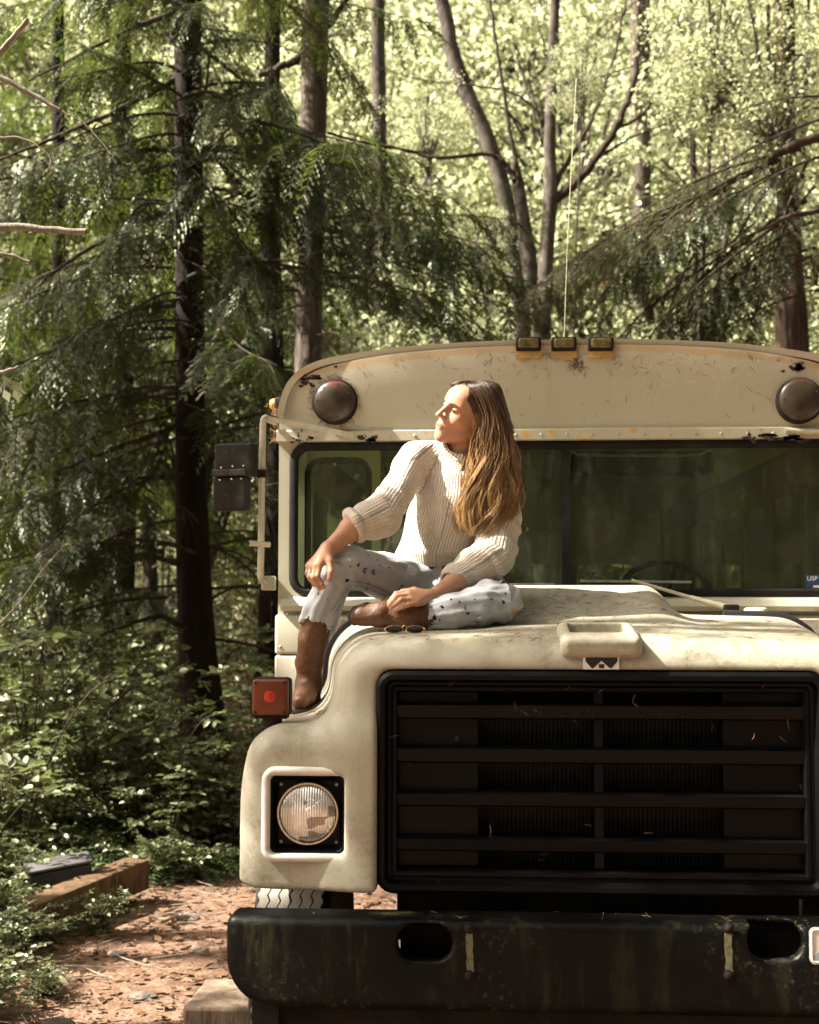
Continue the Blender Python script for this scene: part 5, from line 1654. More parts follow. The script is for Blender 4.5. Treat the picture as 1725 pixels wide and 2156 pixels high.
# ================================================================== ground
rg = np.random.default_rng(12); rr = random.Random(12)
def ground_z(x, y):
    far = np.clip((np.hypot(x + .5, y - 1) - 3.0) / 4.0, 0, 1)
    z = .05 * np.sin(x * .9 + .4) * np.sin(y * .7) + .03 * np.sin(x * 2.3 + y * 1.7)
    z = z + .22 * np.clip((-x - 3.6) / 2.2, 0, 1) + .02 * np.clip(y - 6, 0, 60)
    return z * (.25 + .75 * far)
def gzf(x, y): return float(ground_z(np.array(float(x)), np.array(float(y))))
xs = np.concatenate([np.linspace(-120, -14, 22), np.linspace(-13, 8, 190), np.linspace(9, 120, 24)])
ys = np.concatenate([np.linspace(-60, -4, 18), np.linspace(-3.6, 18, 170), np.linspace(19, 160, 30)])
X, Y = np.meshgrid(xs, ys, indexing='ij')
Z = ground_z(X, Y) + .010 * snoise(np.stack([X.ravel() * 1.3, Y.ravel() * 1.3, 0 * X.ravel()], 1), 2, 4).reshape(X.shape)
n1, n2 = X.shape
ii = np.arange(n1 - 1)[:, None] * n2 + np.arange(n2 - 1)[None]
Fg = np.stack([ii, ii + n2, ii + n2 + 1, ii + 1], -1).reshape(-1, 4)
t = NT('forest_floor_duff')
base = t.mix(t.ramp(t.noise(1.1, 5), .3, .7), (.10, .052, .031), (.24, .145, .092))
base = t.mix(t.ramp(t.noise(14, 6, .75), .42, .68), base, (.32, .215, .15))
base = t.mix(t.math('MULTIPLY', t.ramp(t.noise(60, 4, .8), .52, .66), .8), base, (.035, .017, .010))
t.set(Base_Color=base, Roughness=.95)
t.p.inputs['Specular IOR Level'].default_value = .1
t.bump(t.math('ADD', t.noise(28, 6, .75), t.math('MULTIPLY', t.noise(5, 4), 2.0)), .9, .03)
g = link('ground', fast_mesh('ground', np.stack([X, Y, Z], -1).reshape(-1, 3), Fg), t.m); g['kind'] = 'structure'

# ================================================================== leaves and wood
def leaf_mat(name, col, trans, mixf=.45, var=.35, rough=.45, gloss=.10):
    t = NT(name)
    t.t.nodes.remove(t.p)
    oi = t.n('ShaderNodeObjectInfo').outputs['Random']
    geo = t.n('ShaderNodeNewGeometry').outputs['Random Per Island']
    v = t.math('ADD', t.math('MULTIPLY', geo, .8), t.math('MULTIPLY', oi, .2))
    lo = tuple(c * (1 - var) for c in col); hi = tuple(c * (1 + var) for c in col)
    c1 = t.mix(v, lo, hi); c2 = t.mix(v, tuple(c * (1 - var) for c in trans), tuple(c * (1 + var) for c in trans))
    df = t.n('ShaderNodeBsdfDiffuse', i={0: c1}); tl = t.n('ShaderNodeBsdfTranslucent', i={0: c2})
    m1 = t.n('ShaderNodeMixShader', i={0: mixf}); t.t.links.new(df.outputs[0], m1.inputs[1]); t.t.links.new(tl.outputs[0], m1.inputs[2])
    gl = t.n('ShaderNodeBsdfGlossy', i={0: (.72, .74, .55, 1), 1: rough})
    m2 = t.n('ShaderNodeMixShader', i={0: gloss}); t.t.links.new(m1.outputs[0], m2.inputs[1]); t.t.links.new(gl.outputs[0], m2.inputs[2])
    t.t.links.new(m2.outputs[0], t.out.inputs[0])
    return t.m
CEDARL = leaf_mat('cedar_frond_green', (.026, .035, .010), (.085, .115, .016), .45, .4, .42, .10)
FIRL = leaf_mat('fir_needle_green', (.036, .046, .016), (.070, .084, .018), .35, .4, .5, .04)
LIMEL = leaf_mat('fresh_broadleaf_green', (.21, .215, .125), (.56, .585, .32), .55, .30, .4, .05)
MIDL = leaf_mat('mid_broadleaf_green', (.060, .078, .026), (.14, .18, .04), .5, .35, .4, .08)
SHRUBL = leaf_mat('shrub_leaf_green', (.105, .120, .050), (.18, .22, .07), .4, .4, .45, .12)
FERNL = leaf_mat('fern_green', (.060, .095, .030), (.12, .17, .035), .4, .3, .45, .06)
DRYL = leaf_mat('dry_russet_leaf', (.26, .105, .038), (.30, .11, .03), .4, .4, .6, .03)
def bark(name, c0, c1, sc=10, stretch=7, bump=.9, moss=None):
    t = NT(name)
    v = t.n('ShaderNodeMapping', i={0: t.co(), 3: (sc, sc, sc / stretch)}).outputs[0]
    f = t.noise(1.0, 6, .7, vec=v, dist=.6)
    base = t.mix(t.ramp(f, .35, .65), c0, c1)
    if moss: base = t.mix(t.math('MULTIPLY', t.ramp(t.noise(2.5, 4), .5, .65), .6), base, moss)
    t.set(Base_Color=base, Roughness=.9)
    t.p.inputs['Specular IOR Level'].default_value = .15
    t.bump(f, bump, .03)
    return t.m
BCEDAR = bark('dark_cedar_bark', (.009, .006, .0045), (.026, .017, .012), 14, 9)
BFIR = bark('grey_brown_bark', (.050, .039, .030), (.145, .115, .088), 16, 6)
BALDER = bark('mottled_alder_bark', (.030, .024, .018), (.15, .125, .10), 7, 1.6, .6, (.06, .055, .03))
BRED = bark('reddish_bark', (.028, .017, .011), (.12, .075, .05), 15, 8, 1.0)
BTWIG = bark('pale_dead_wood', (.15, .125, .092), (.33, .29, .225), 24, 5, .5)
BLIMB = bark('dark_limb_bark', (.030, .022, .015), (.085, .062, .043), 18, 4, .5)

def kite(base, tip, wide, nrm):
    """two-triangle leaf quads; base, tip (n,3), wide (n,), nrm (n,3)"""
    d = tip - base
    s_ = np.cross(d, nrm); s_ /= np.linalg.norm(s_, axis=1, keepdims=True) + 1e-9
    mid = base + d * .45
    V = np.stack([base, mid + s_ * wide[:, None], tip, mid - s_ * wide[:, None]], 1).reshape(-1, 3)
    F = np.arange(len(base) * 4).reshape(-1, 4)
    return V, F
def leaf2(base, tip, wide, nrm, fold=.25):
    """pointed oval leaf of two folded halves"""
    d = tip - base; l = np.linalg.norm(d, axis=1, keepdims=True)
    s_ = np.cross(d, nrm); s_ /= np.linalg.norm(s_, axis=1, keepdims=True) + 1e-9
    n_ = np.cross(s_, d); n_ /= np.linalg.norm(n_, axis=1, keepdims=True) + 1e-9
    w = wide[:, None]; up = n_ * w * fold; dn = -n_ * l * .10
    V = np.stack([base, base + d * .30 + s_ * w * .92 + up, base + d * .66 + s_ * w * .78 + up + dn * .4, tip + dn, base + d * .66 - s_ * w * .78 + up + dn * .4, base + d * .30 - s_ * w * .92 + up], 1).reshape(-1, 3)
    k = np.arange(len(base))[:, None] * 6
    F = np.concatenate([k + np.array([[0, 1, 2, 3]]), k + np.array([[0, 3, 4, 5]])], 1).reshape(-1, 4)
    return V, F
class Cloud:
    def __init__(s): s.V = []; s.F = []; s.n = 0; s.M = []
    def add(s, V, F, m=0):
        s.V.append(V); s.F.append(F + s.n); s.n += len(V); s.M.append(np.full(len(F), m)); return s
    def mesh(s, name, mats, smooth=False):
        me = fast_mesh(name, np.vstack(s.V), np.vstack(s.F), smooth)
        for m in mats: me.materials.append(m)
        if len(mats) > 1: me.polygons.foreach_set('material_index', np.concatenate(s.M).astype(np.int32))
        return me
def frame(ax, up):
    ax = ax / np.linalg.norm(ax); s_ = np.cross(up, ax); s_ /= np.linalg.norm(s_) + 1e-9
    return ax, s_, np.cross(ax, s_)
def frond(cl, p, d, up, L, rg, pairs=15, wid=.42, droop=.5, lw=.010, m=0):
    """flat feathery spray: a bending stem with side branchlets of overlapping scale leaves"""
    ax, sd, nn = frame(d, up)
    tt = np.linspace(0, 1, pairs + 1)
    def stem(t_): return p + ax * (L * t_)[:, None] - np.array([0, 0, 1.0]) * (droop * L * t_ ** 2)[:, None]
    S_ = stem(tt)
    B = []; T_ = []; W_ = []
    for i in range(1, pairs + 1):
        t_ = tt[i]; l = wid * L * (1.15 - t_) ** .8 * (.55 + .45 * min(1, t_ * 4)) * rg.uniform(.8, 1.1)
        tan = S_[i] - S_[i - 1]; tan /= np.linalg.norm(tan)
        for sg in (-1, 1):
            if rg.random() < .10: continue
            l = wid * L * (1.15 - t_) ** .8 * (.55 + .45 * min(1, t_ * 4)) * rg.uniform(.5, 1.25)
            dr = tan * rg.uniform(.55, 1.0) + sd * sg * rg.uniform(.5, .9) + nn * rg.normal() * .12; dr /= np.linalg.norm(dr)
            k = max(3, int(l / .024)); q = np.linspace(.1, 1, k)
            pts = S_[i] + dr * (l * q)[:, None] - np.array([0, 0, 1.0]) * (.35 * l * q ** 2)[:, None]
            sl = (.030 + .30 * l * (1 - q))[:, None]
            for s2 in (-1, 1):
                dd = dr * .85 + (tan * .9 if s2 > 0 else sd * sg * .55) * .6 + nn * rg.normal(size=(k, 1)) * .15
                B.append(pts - dr * .004); T_.append(pts + dd * sl * rg.uniform(.6, 1.0, (k, 1))); W_.append(np.full(k, lw) * (1.15 - .4 * q))
    B = np.vstack(B); T_ = np.vstack(T_); W_ = np.concatenate(W_)
    V, F = kite(B, T_, W_ * .55, np.tile(nn + .25 * rg.normal(size=3), (len(B), 1)))
    cl.add(V, F, m)
    v, f = tube_np(S_, np.linspace(.004, .0012, pairs + 1), 3); cl.add(v, f, 1)
def cedar_bough(seed, L=1.9, n=22, hang=.45, size=.40, twig=.016):
    rg = np.random.default_rng(seed); cl = Cloud()
    t_ = np.linspace(0, 1, 12)
    ax = np.stack([L * t_, .10 * L * np.sin(t_ * 3 + seed), .10 * L * t_ - .42 * L * t_ ** 2 + .12 * L * t_ ** 4], 1)
    v, f = tube_np(ax, np.linspace(twig, .003, 12), 5); cl.add(v, f, 1)
    for i in range(n):
        q = .18 + .82 * (i + rg.uniform(-.3, .3)) / n; q = min(max(q, .1), .99)
        p = np.array([np.interp(q, t_, ax[:, j]) for j in range(3)])
        tan = np.array([np.interp(min(q + .03, 1), t_, ax[:, j]) - np.interp(q - .03, t_, ax[:, j]) for j in range(3)]); tan /= np.linalg.norm(tan)
        sg = 1 if i % 2 else -1
        d = tan * rg.uniform(.45, .9) + np.array([0, sg * rg.uniform(.5, .95), -rg.uniform(.05, .55)])
        frond(cl, p, d, np.array([.15 * rg.normal(), .25 * rg.normal(), 1.0]), size * rg.uniform(.75, 1.15) * (1.15 - .45 * q), rg, 12, .42, hang * rg.uniform(.3, 1.6))
    frond(cl, ax[-1], ax[-1] - ax[-2], np.array([0, .2, 1.0]), size * .9, rg, 12, .42, hang)
    return cl.mesh('cedar_bough', [CEDARL, BLIMB])
def fir_bough(seed, L=1.9, n=22):
    """stiffer spray with short needles all along thin twigs"""
    rg = np.random.default_rng(seed); cl = Cloud()
    t_ = np.linspace(0, 1, 12)
    ax = np.stack([L * t_, .06 * L * np.sin(t_ * 3 + seed), .05 * L * t_ - .22 * L * t_ ** 2], 1)
    v, f = tube_np(ax, np.linspace(.017, .003, 12), 5); cl.add(v, f, 1)
    for i in range(n):
        q = .12 + .88 * i / n
        p = np.array([np.interp(q, t_, ax[:, j]) for j in range(3)])
        sg = 1 if i % 2 else -1; l = .62 * L * (1.05 - q) ** .7 * rg.uniform(.45, .8) * .62 + .1
        d = np.array([.75, sg * .8 + .15 * rg.normal(), -.12 - .3 * rg.random()]); d /= np.linalg.norm(d)
        for sub in range(3):
            off = l * .28 * sub; d2 = d + np.array([.25 * rg.normal(), .35 * rg.normal(), -.15 * rg.random()]) * (sub > 0); d2 /= np.linalg.norm(d2)
            l2 = l * (1 if sub == 0 else .5); k = max(6, int(l2 / .010)); qq = np.linspace(.04, 1, k)
            pts = p + d * off + d2 * (l2 * qq)[:, None] - np.array([0, 0, .35 * l2]) * (qq ** 2)[:, None]
            s_ = np.cross(d2, [0, 0, 1.0]); s_ /= np.linalg.norm(s_) + 1e-9
            sgn = np.where(np.arange(k) % 2 == 0, 1, -1)[:, None]
            tip = pts + (d2 * .55 + s_ * sgn * .85 + np.array([0, 0, 1.0]) * rg.normal(size=(k, 1)) * .3) * rg.uniform(.020, .034, (k, 1))
            V, F = kite(pts, tip, np.full(k, .0042), np.tile(np.array([0, 0, 1.0]), (k, 1)) + .3 * rg.normal(size=(k, 3))); cl.add(V, F, 0)
            v, f = tube_np(np.vstack([pts[0], pts[k // 2], pts[-1]]), [.0035, .0025, .001], 3); cl.add(v, f, 1)
    return cl.mesh('fir_bough', [FIRL, BLIMB])
CB = [cedar_bough(s_) for s_ in (1, 2, 3, 4)]
CBL = [cedar_bough(s_, 1.6, 20, .75, .44) for s_ in (11, 12, 13)]           # long hanging sprays
FB = [fir_bough(s_) for s_ in (5, 6, 7)]
def bough(tree, me, p, d, L, roll=0.0, lift=0.0):
    """a bough of the tree: same mesh data, own position"""
    o = bpy.data.objects.new('bough', me); COL.objects.link(o); o.parent = tree
    d = Vector(d); d.normalize()
    q = Matrix.Rotation(math.atan2(d.y, d.x), 4, 'Z') @ Matrix.Rotation(-math.asin(max(-1, min(1, d.z))), 4, 'Y') @ Matrix.Rotation(roll, 4, 'X')
    s_ = L / 1.9
    o.matrix_parent_inverse = Matrix.Identity(4)
    o.matrix_local = Matrix.Translation(Vector(p) - Vector(tree.location)) @ q @ Matrix.Diagonal((s_, s_, s_, 1))
    return o
def trunk_mesh(pts, rads, seg=16, lump=.06, seed=0, n=60):
    P_ = spline([(*p, r) for p, r in zip(pts, rads)], n)
    V, F = tube_np(P_[:, :3], P_[:, 3], seg)
    c = np.repeat(P_[:, :3], seg, 0); d = V - c; l = np.linalg.norm(d, axis=1, keepdims=True)
    k = 1 + lump * snoise(np.concatenate([d / l * .9, V[:, 2:3] * .5], 1)[:, [0, 1, 3]] if False else np.stack([d[:, 0] / l[:, 0] * .8, d[:, 1] / l[:, 0] * .8, V[:, 2] * .6], 1), seed, 3)
    return c + d * k[:, None], F
def limb_parts(tree, paths):
    for pts, r0, r1 in paths:
        P_ = spline(pts, max(10, 7 * len(pts))); P_[1:-1] += np.random.default_rng(len(pts)).normal(size=(len(P_) - 2, 3)) * r0 * .18
        v, f = tube_np(P_, np.linspace(r0, r1, len(P_)), 7)
        link('limb', fast_mesh('limb', v, f), BLIMB, tree)

def px_trunk(tree, rows, Y, mat, seed, seg=18, top=None, name='trunk'):
    """rows of (picture x of the middle, picture y, picture width) at distance Y, carried on down to the ground"""
    pts = []; rads = []
    for cx, py, w in rows:
        p = at(cx, py, Y); s_ = FPX / (Y - CAM_LOC.y)
        pts.append(tuple(p)); rads.append(w / s_ / 2)
    if top: pts.insert(0, (pts[0][0] + top[0], Y, pts[0][2] + top[1])); rads.insert(0, rads[0] * .75)
    gz_ = gzf(pts[-1][0], Y)
    if pts[-1][2] > gz_ + .25:
        pts.append((pts[-1][0], Y, gz_ + .15)); rads.append(rads[-1] * 1.15)
    pts.append((pts[-1][0], Y, gz_ - .3)); rads.append(rads[-1] * 1.25)
    V, F = trunk_mesh(pts, rads, seg, .07, seed, 70)
    return link(name, fast_mesh(name, V, F), mat, tree), pts, rads
def tree_at(name, label, px, py, Y, group=None, cat='tree'):
    p = at(px, py, Y); return thing(name, label, cat, (p.x, Y, gzf(p.x, Y)), group)

# ---- big cedar left of the bus
YA = 6.6
A = tree_at('cedar_tree', 'thick dark cedar with drooping feathery green boughs, its trunk left of the bus mirror', 420, 1500, YA)
px_trunk(A, [(396, 0, 58), (398, 350, 60), (400, 700, 62), (402, 1000, 66), (412, 1300, 78), (424, 1480, 96), (434, 1620, 116), (436, 1750, 130)], YA, BCEDAR, 1, top=(0, 3.5))
cl = Cloud()
def pxp(l, Y): return [tuple(at(x, y, Y + (dy[0] if dy else 0))) for x, y, *dy in l]
for l in ([(385, 160), (250, 230), (90, 300), (-40, 350)], [(385, 430), (270, 480), (130, 560), (20, 660)], [(385, 640), (250, 660), (120, 740)], [(390, 890), (260, 940), (100, 1000)], [(410, 940), (500, 990), (590, 1080)],
          [(410, 640), (480, 700), (560, 800), (600, 860)], [(390, 1190), (300, 1170), (200, 1180)], [(415, 760), (520, 770), (620, 775)], [(385, 20), (280, 60), (60, 170)], [(400, 1330), (330, 1300), (210, 1340)]):
    limb_parts(A, [(pxp([(x, y, -.25 * i) for i, (x, y) in enumerate(l)], YA), .030, .008)])
rr = random.Random(3)
cx0 = at(400, 700, YA).x
def spread_boughs(tree, x0, Y, z0, z1, n, L0, L1, mesh_list, rr, az=None, down=(-.35, .15), r=.12):
    for i in range(n):
        z = z0 + (z1 - z0) * (i + rr.random()) / n
        a = rr.uniform(*(az if az else (0, 2 * math.pi)))
        L = L1 + (L0 - L1) * (1 - (z - z0) / (z1 - z0)); L *= rr.uniform(.7, 1.15)
        d = (math.cos(a), math.sin(a), rr.uniform(*down))
        bough(tree, rr.choice(mesh_list), (x0 + r * d[0], Y + r * d[1], z), d, L, rr.uniform(-.25, .25))
spread_boughs(A, cx0, YA, 3.4, 9.5, 34, 2.6, 1.6, CB + CBL, rr)
spread_boughs(A, cx0, YA, 1.6, 4.0, 9, 2.0, 2.2, CB, rr, (math.pi * .62, math.pi * 1.45))
# the sunlit hanging sprays in front of the trunk
for px, py, dx, dz, dy, L, me in ((390, 60, .2, -.1, -1, 1.5, 0), (395, 150, -.5, -.2, -1, 1.7, 1), (400, 175, .7, -.15, -.8, 1.8, 2), (410, 260, 1, -.15, -.5, 2.0, 0), (390, 240, -.8, -.3, -.8, 1.8, 1), (405, 330, .9, -.25, -.7, 2.0, 2),
        (420, 400, 1, -.2, -.4, 1.9, 1), (400, 210, .35, -.2, -1, 1.7, 1), (385, 290, -.45, -.25, -.9, 1.7, 2), (405, 350, .3, -.3, -1, 1.6, 0), (390, 500, -.5, -.2, -.9, 1.7, 1), (410, 560, .5, -.25, -.9, 1.5, 2), (395, 100, .5, -.1, -.9, 1.6, 0), (398, 30, -.3, -.1, -1, 1.6, 2), (385, 420, -.3, -.3, -1, 1.6, 0), (400, 470, .6, -.3, -.8, 1.6, 2), (380, 560, -.9, -.2, -.7, 2.0, 0), (395, 620, -.4, -.2, -1, 1.6, 1), (410, 330, 1, .02, -.1, 2.2, 0), (370, 700, -1, -.2, -.5, 2.3, 2),
        (400, 820, -.7, -.1, -.9, 1.9, 1), (420, 860, .6, -.3, -.6, 1.4, 0), (430, 1125, .8, .10, -.4, 1.1, 2), (380, 1000, -1, -.1, -.6, 2.0, 0), (380, 1180, -.9, .0, -.5, 1.9, 1), (350, 1260, -1, -.1, -.4, 2.0, 2)):
    bough(A, CBL[me], at(px, py, YA - .15), (dx, dy, dz), L * 1.1, rr.uniform(-.2, .2))

# ---- second conifer with the sunlit trunk, right of the first
YB = 8.2
B = tree_at('fir_tree', 'tall conifer with sunlit grey-brown upper trunk and dark boughs rising behind the bus corner', 650, 700, YB)
px_trunk(B, [(666, 0, 60), (663, 150, 58), (658, 350, 54), (654, 560, 56), (650, 720, 58), (648, 900, 62)], YB, BFIR, 2, top=(.1, 3))
cl = Cloud()
limb_parts(B, [(pxp([(640, 118), (595, 140), (545, 160)], YB), .045, .03), (pxp([(690, 55), (712, 25), (745, -20)], YB), .035, .02), (pxp([(690, 100), (715, 160), (735, 210)], YB), .016, .006),
                (pxp([(690, 280), (790, 305), (900, 322)], YB), .016, .008), (pxp([(640, 640), (560, 660), (480, 655)], YB), .014, .006), (pxp([(675, 480), (760, 500), (860, 540, -.6), (980, 600, -1.0)], YB), .03, .008)])
xb = at(656, 500, YB).x
for px, py, dx, dz, dy, L, me in ((672, 440, 1, -.05, -.5, 2.1, 0), (672, 470, 1, -.1, -.8, 2.3, 1), (672, 500, 1, -.15, -.3, 2.4, 2), (680, 540, 1, -.2, -.7, 2.3, 3), (690, 580, 1, -.25, -.5, 2.2, 0), (730, 500, 1, -.1, -.9, 1.9, 1), (760, 530, 1, -.1, -.6, 1.9, 2), (700, 610, 1, -.2, -.2, 1.8, 3),
        (640, 590, -.8, -.2, -.6, 1.3, 1), (650, 640, -.3, -.3, -.7, 1.2, 2)):
    bough(B, CB[me], at(px, py, YB - .1), (dx, dy, dz), L, rr.uniform(-.25, .25))
spread_boughs(B, xb, YB, 8.4, 12, 8, 2.0, 1.5, CB, rr, (math.pi * .75, math.pi * 1.4))

# ---- slim dark trunk far left and conifers of the dark left side
Gt = tree_at('cedar_tree', 'slim dark cedar trunk in deep shade at the far left behind the shrubs', 118, 1500, 9.4)
px_trunk(Gt, [(122, -100, 26), (124, 500, 28), (120, 900, 30), (119, 1250, 32), (117, 1600, 38)], 9.4, BCEDAR, 3, top=(0, 3))
gx = at(120, 1000, 9.4).x
spread_boughs(Gt, gx, 9.4, 1.5, 8.0, 34, 2.0, 1.5, CB, rr)
def back_conifer(x, y, label, n=46, z1=11, L0=2.6, r=.16, group=None, z0=1.5, mats=BCEDAR, lst=None, az=None):
    o = thing('cedar_tree', label, 'tree', (x, y, gzf(x, y)), group)
    V, F = trunk_mesh([(x, y, gzf(x, y) - .3), (x + .1, y, 3), (x, y, 7), (x + .1, y, z1 + 1)], [r * 1.4, r, r * .8, r * .3], 12, .06, int(abs(x * 10)), 30)
    link('trunk', fast_mesh('trunk', V, F), mats, o)
    spread_boughs(o, x, y, z0, z1, n, L0, .9, lst or (CB + CBL), rr, az)
    return o
back_conifer(-6.8, 11.0, 'dark conifer filling the left edge behind the slim trunk', 40, 12, 3.0)
back_conifer(-4.9, 11.6, 'shaded conifer between the slim trunk and the thick cedar', 30, 12, 2.6)
back_conifer(-8.6, 13.5, 'tall conifer deep in the shade at the left edge of the wood', 36, 13, 3.2)
back_conifer(-3.1, 12.2, 'shaded conifer seen between the thick cedar and the sunlit trunk', 20, 12, 2.0)
# ---- right-hand fir reaching over the bus
YR_ = 6.4
FR = thing('fir_tree', 'fir at the right edge with a dark needled bough reaching in over the bus roof', 'tree', (4.15, YR_ + .6, gzf(4.15, YR_ + .6)))
V, F = trunk_mesh([(4.15, YR_ + .6, -.3), (4.2, YR_ + .6, 3), (4.15, YR_ + .6, 7), (4.2, YR_ + .6, 12)], [.26, .2, .17, .08], 14, .06, 8, 30)
link('trunk', fast_mesh('trunk', V, F), BFIR, FR)
cl = Cloud()
limb_parts(FR, [([(4.15, YR_ + .6, 5.7)] + pxp([(1740, 290), (1600, 350), (1480, 415), (1380, 455), (1290, 500)], YR_), .05, .008), ([(4.15, YR_ + .6, 5.2)] + pxp([(1735, 440), (1610, 480), (1500, 540)], YR_ - .3), .03, .006)])
for px, py, dx, dz, dy, L, me in ((1700, 300, -1, -.35, -.3, 2.0, 0), (1640, 335, -1, -.45, .3, 2.0, 1), (1600, 350, -.9, -.5, -.4, 1.9, 2), (1540, 385, -1, -.45, .2, 1.9, 0), (1490, 410, -1, -.4, -.3, 1.8, 1), (1440, 430, -1, -.5, .3, 1.6, 2), (1390, 450, -1, -.5, -.2, 1.4, 0),
        (1700, 420, -.8, -.5, .2, 1.8, 1), (1650, 460, -.9, -.6, -.3, 1.8, 2), (1580, 500, -.9, -.5, .2, 1.5, 0), (1710, 330, -.5, -.8, -.2, 1.6, 1), (1620, 400, -.5, -.8, .1, 1.5, 2), (1530, 440, -.6, -.8, 0, 1.3, 0), (1720, 520, -1, -.3, .1, 1.5, 1), (1340, 480, -1, -.4, .1, 1.2, 2), (1560, 600, -1, -.5, .2, 1.1, 0),
        (1735, 200, -.9, -.2, -.3, 1.4, 1), (1735, 250, -1, -.3, .3, 1.6, 2)):
    bough(FR, FB[me], at(px, py, YR_), (dx, dy, dz), L, rr.uniform(-.3, .3))
for px, py, dx, dz, dy, L in ((1720, 330, -1, -.4, -.2, 1.5), (1640, 370, -1, -.5, .1, 1.4), (1560, 400, -1, -.5, -.2, 1.3), (1480, 440, -1, -.55, .1, 1.2), (1700, 470, -1, -.5, .0, 1.4), (1620, 520, -.9, -.6, -.1, 1.2), (1720, 400, -.6, -.8, .2, 1.3), (1400, 470, -1, -.5, 0, 1.0), (1710, 540, -1, -.4, .1, 1.4), (1650, 560, -1, -.5, -.1, 1.3), (1590, 470, -.8, -.6, .2, 1.2), (1530, 520, -.9, -.5, 0, 1.1), (1460, 480, -.9, -.6, .1, 1.1), (1690, 620, -1, -.3, .1, 1.3), (1350, 490, -1, -.5, .1, .9), (1600, 620, -.9, -.5, .2, 1.0)):
    bough(FR, CB[int(px) % 4], at(px, py, YR_ + .1), (dx, dy, dz), L, rr.uniform(-.3, .3))
spread_boughs(FR, 4.15, YR_ + .6, 6.5, 12, 18, 1.8, 1.2, FB, rr)

# ---- broadleaf crowns
def leaf_crown(seed, R_, H_, n, size, mats, clumps=40):
    rg = np.random.default_rng(seed); cl = Cloud()
    c = rg.normal(size=(clumps, 3)); c /= np.linalg.norm(c, axis=1, keepdims=True); c *= rg.uniform(.35, 1, (clumps, 1)) ** .6
    c = c * np.array([R_, R_, H_])
    i = rg.integers(0, clumps, n)
    sp = rg.uniform(.09, .22, clumps)[i][:, None] * R_
    p = c[i] + rg.normal(size=(n, 3)) * sp * np.array([1, 1, .6])
    d = rg.normal(size=(n, 3)); d[:, 2] -= .5; d /= np.linalg.norm(d, axis=1, keepdims=True)
    nn = rg.normal(size=(n, 3)) * .7 + np.array([0, 0, 1.0])
    sz = size * rg.uniform(.6, 1.3, n)
    V, F = kite(p, p + d * sz[:, None], sz * .33, nn)
    cl.add(V, F, 0)
    for k in range(clumps):
        P_ = spline([(0, 0, -H_ * 1.0), c[k] * np.array([.35, .35, .3]) - np.array([0, 0, H_ * .3]), c[k] * .75, c[k]], 9)
        v, f = tube_np(P_, np.linspace(.035, .006, 9), 4); cl.add(v, f, 1)
    return cl.mesh('crown', mats)
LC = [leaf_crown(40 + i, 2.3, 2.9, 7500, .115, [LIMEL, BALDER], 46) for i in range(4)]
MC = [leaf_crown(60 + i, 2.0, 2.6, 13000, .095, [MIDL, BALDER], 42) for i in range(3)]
def seen_px(x, y, z):
    v = CAM_M.transposed() @ (Vector((x, y, z)) - CAM_LOC); return 862.5 + FPX * v.x / -v.z, 1078 - FPX * v.y / -v.z
def where_back(x, y, z):
    px, py = seen_px(x, y, z)
    for lim, txt in ((60, 'at the left picture edge'), (230, 'behind the slim dark trunk'), (430, 'behind the thick cedar trunk'), (580, 'between cedar and sunlit conifer trunk'), (700, 'behind the sunlit conifer trunk'), (850, 'right of the sunlit conifer trunk'), (960, 'left of the leaning trunk'), (1080, 'behind the leaning trunk'),
                     (1180, 'behind the twin alder stems'), (1300, 'behind the right alder limbs'), (1400, 'behind the straight grey trunk'), (1490, 'behind the sapling stem'), (1580, 'right of the bent sapling stem'), (1680, 'behind the reddish trunk'), (9999, 'at the right picture edge')):
        if px < lim: break
    return txt + (', near the top edge' if py < 200 else ', at mid height' if py < 480 else ', low over the roof line') + (', nearest' if y < 15 else ', nearer' if y < 20 else ', far' if y < 27 else ', farthest')
def broadleaf(x, y, zc, sc, me, label, group, trunk_r=.10, bk=BALDER):
    gz_ = gzf(x, y)
    o = thing('broadleaf_tree', label, 'tree', (x, y, gz_), group)
    V, F = trunk_mesh([(x, y, gz_ - .3), (x + rr.uniform(-.3, .3), y, zc * .5), (x, y, zc - 1.5 * sc), (x, y, zc + 1.5 * sc)], [trunk_r * 1.3, trunk_r, trunk_r * .8, .02], 10, .05, int(abs(x * 7 + y)), 24)
    link('trunk', fast_mesh('trunk', V, F), bk, o)
    c = bpy.data.objects.new('crown', me); COL.objects.link(c); c.parent = o; c.matrix_parent_inverse = Matrix.Identity(4)
    c.location = (0, 0, zc - gz_); c.scale = (sc, sc, sc); c.rotation_euler = (0, 0, rr.uniform(0, 6.28))
    return o
GRP = 'sunlit broadleaf trees behind the bus'
LAB = 'sunlit yellow-green broadleaf tree in the bright wood behind the bus roof'
spots_ = []
for row, (y, zc0, sc, dx) in enumerate(((13.5, 4.2, .85, 2.4), (16, 4.4, 1.05, 2.8), (18, 9.2, 1.15, 2.9), (22, 5.5, 1.4, 3.6), (25, 12.5, 1.6, 4.0), (30, 8.0, 2.0, 5.0), (33, 17.0, 2.1, 5.0))):
    half = (y + 3.9) * .34 + 1.5
    x = -half + rr.uniform(0, 1)
    while x < half + 1.5:
        spots_.append((x + rr.uniform(-.6, .6), y + rr.uniform(-1.2, 1.2), zc0 + rr.uniform(-1.2, 1.6), sc * rr.uniform(.85, 1.15), row)); x += dx
for x, y, zc, sc, row in spots_:
    if row == 0 and -4 < x < 3.2: continue
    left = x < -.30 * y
    broadleaf(x, y, zc, sc, rr.choice(MC if left and y < 20 else LC), ('shaded green broadleaf tree ' if left else 'sunlit pale broadleaf tree ') + where_back(x, y, zc), 'broadleaf trees in the left part of the wood' if left else GRP)
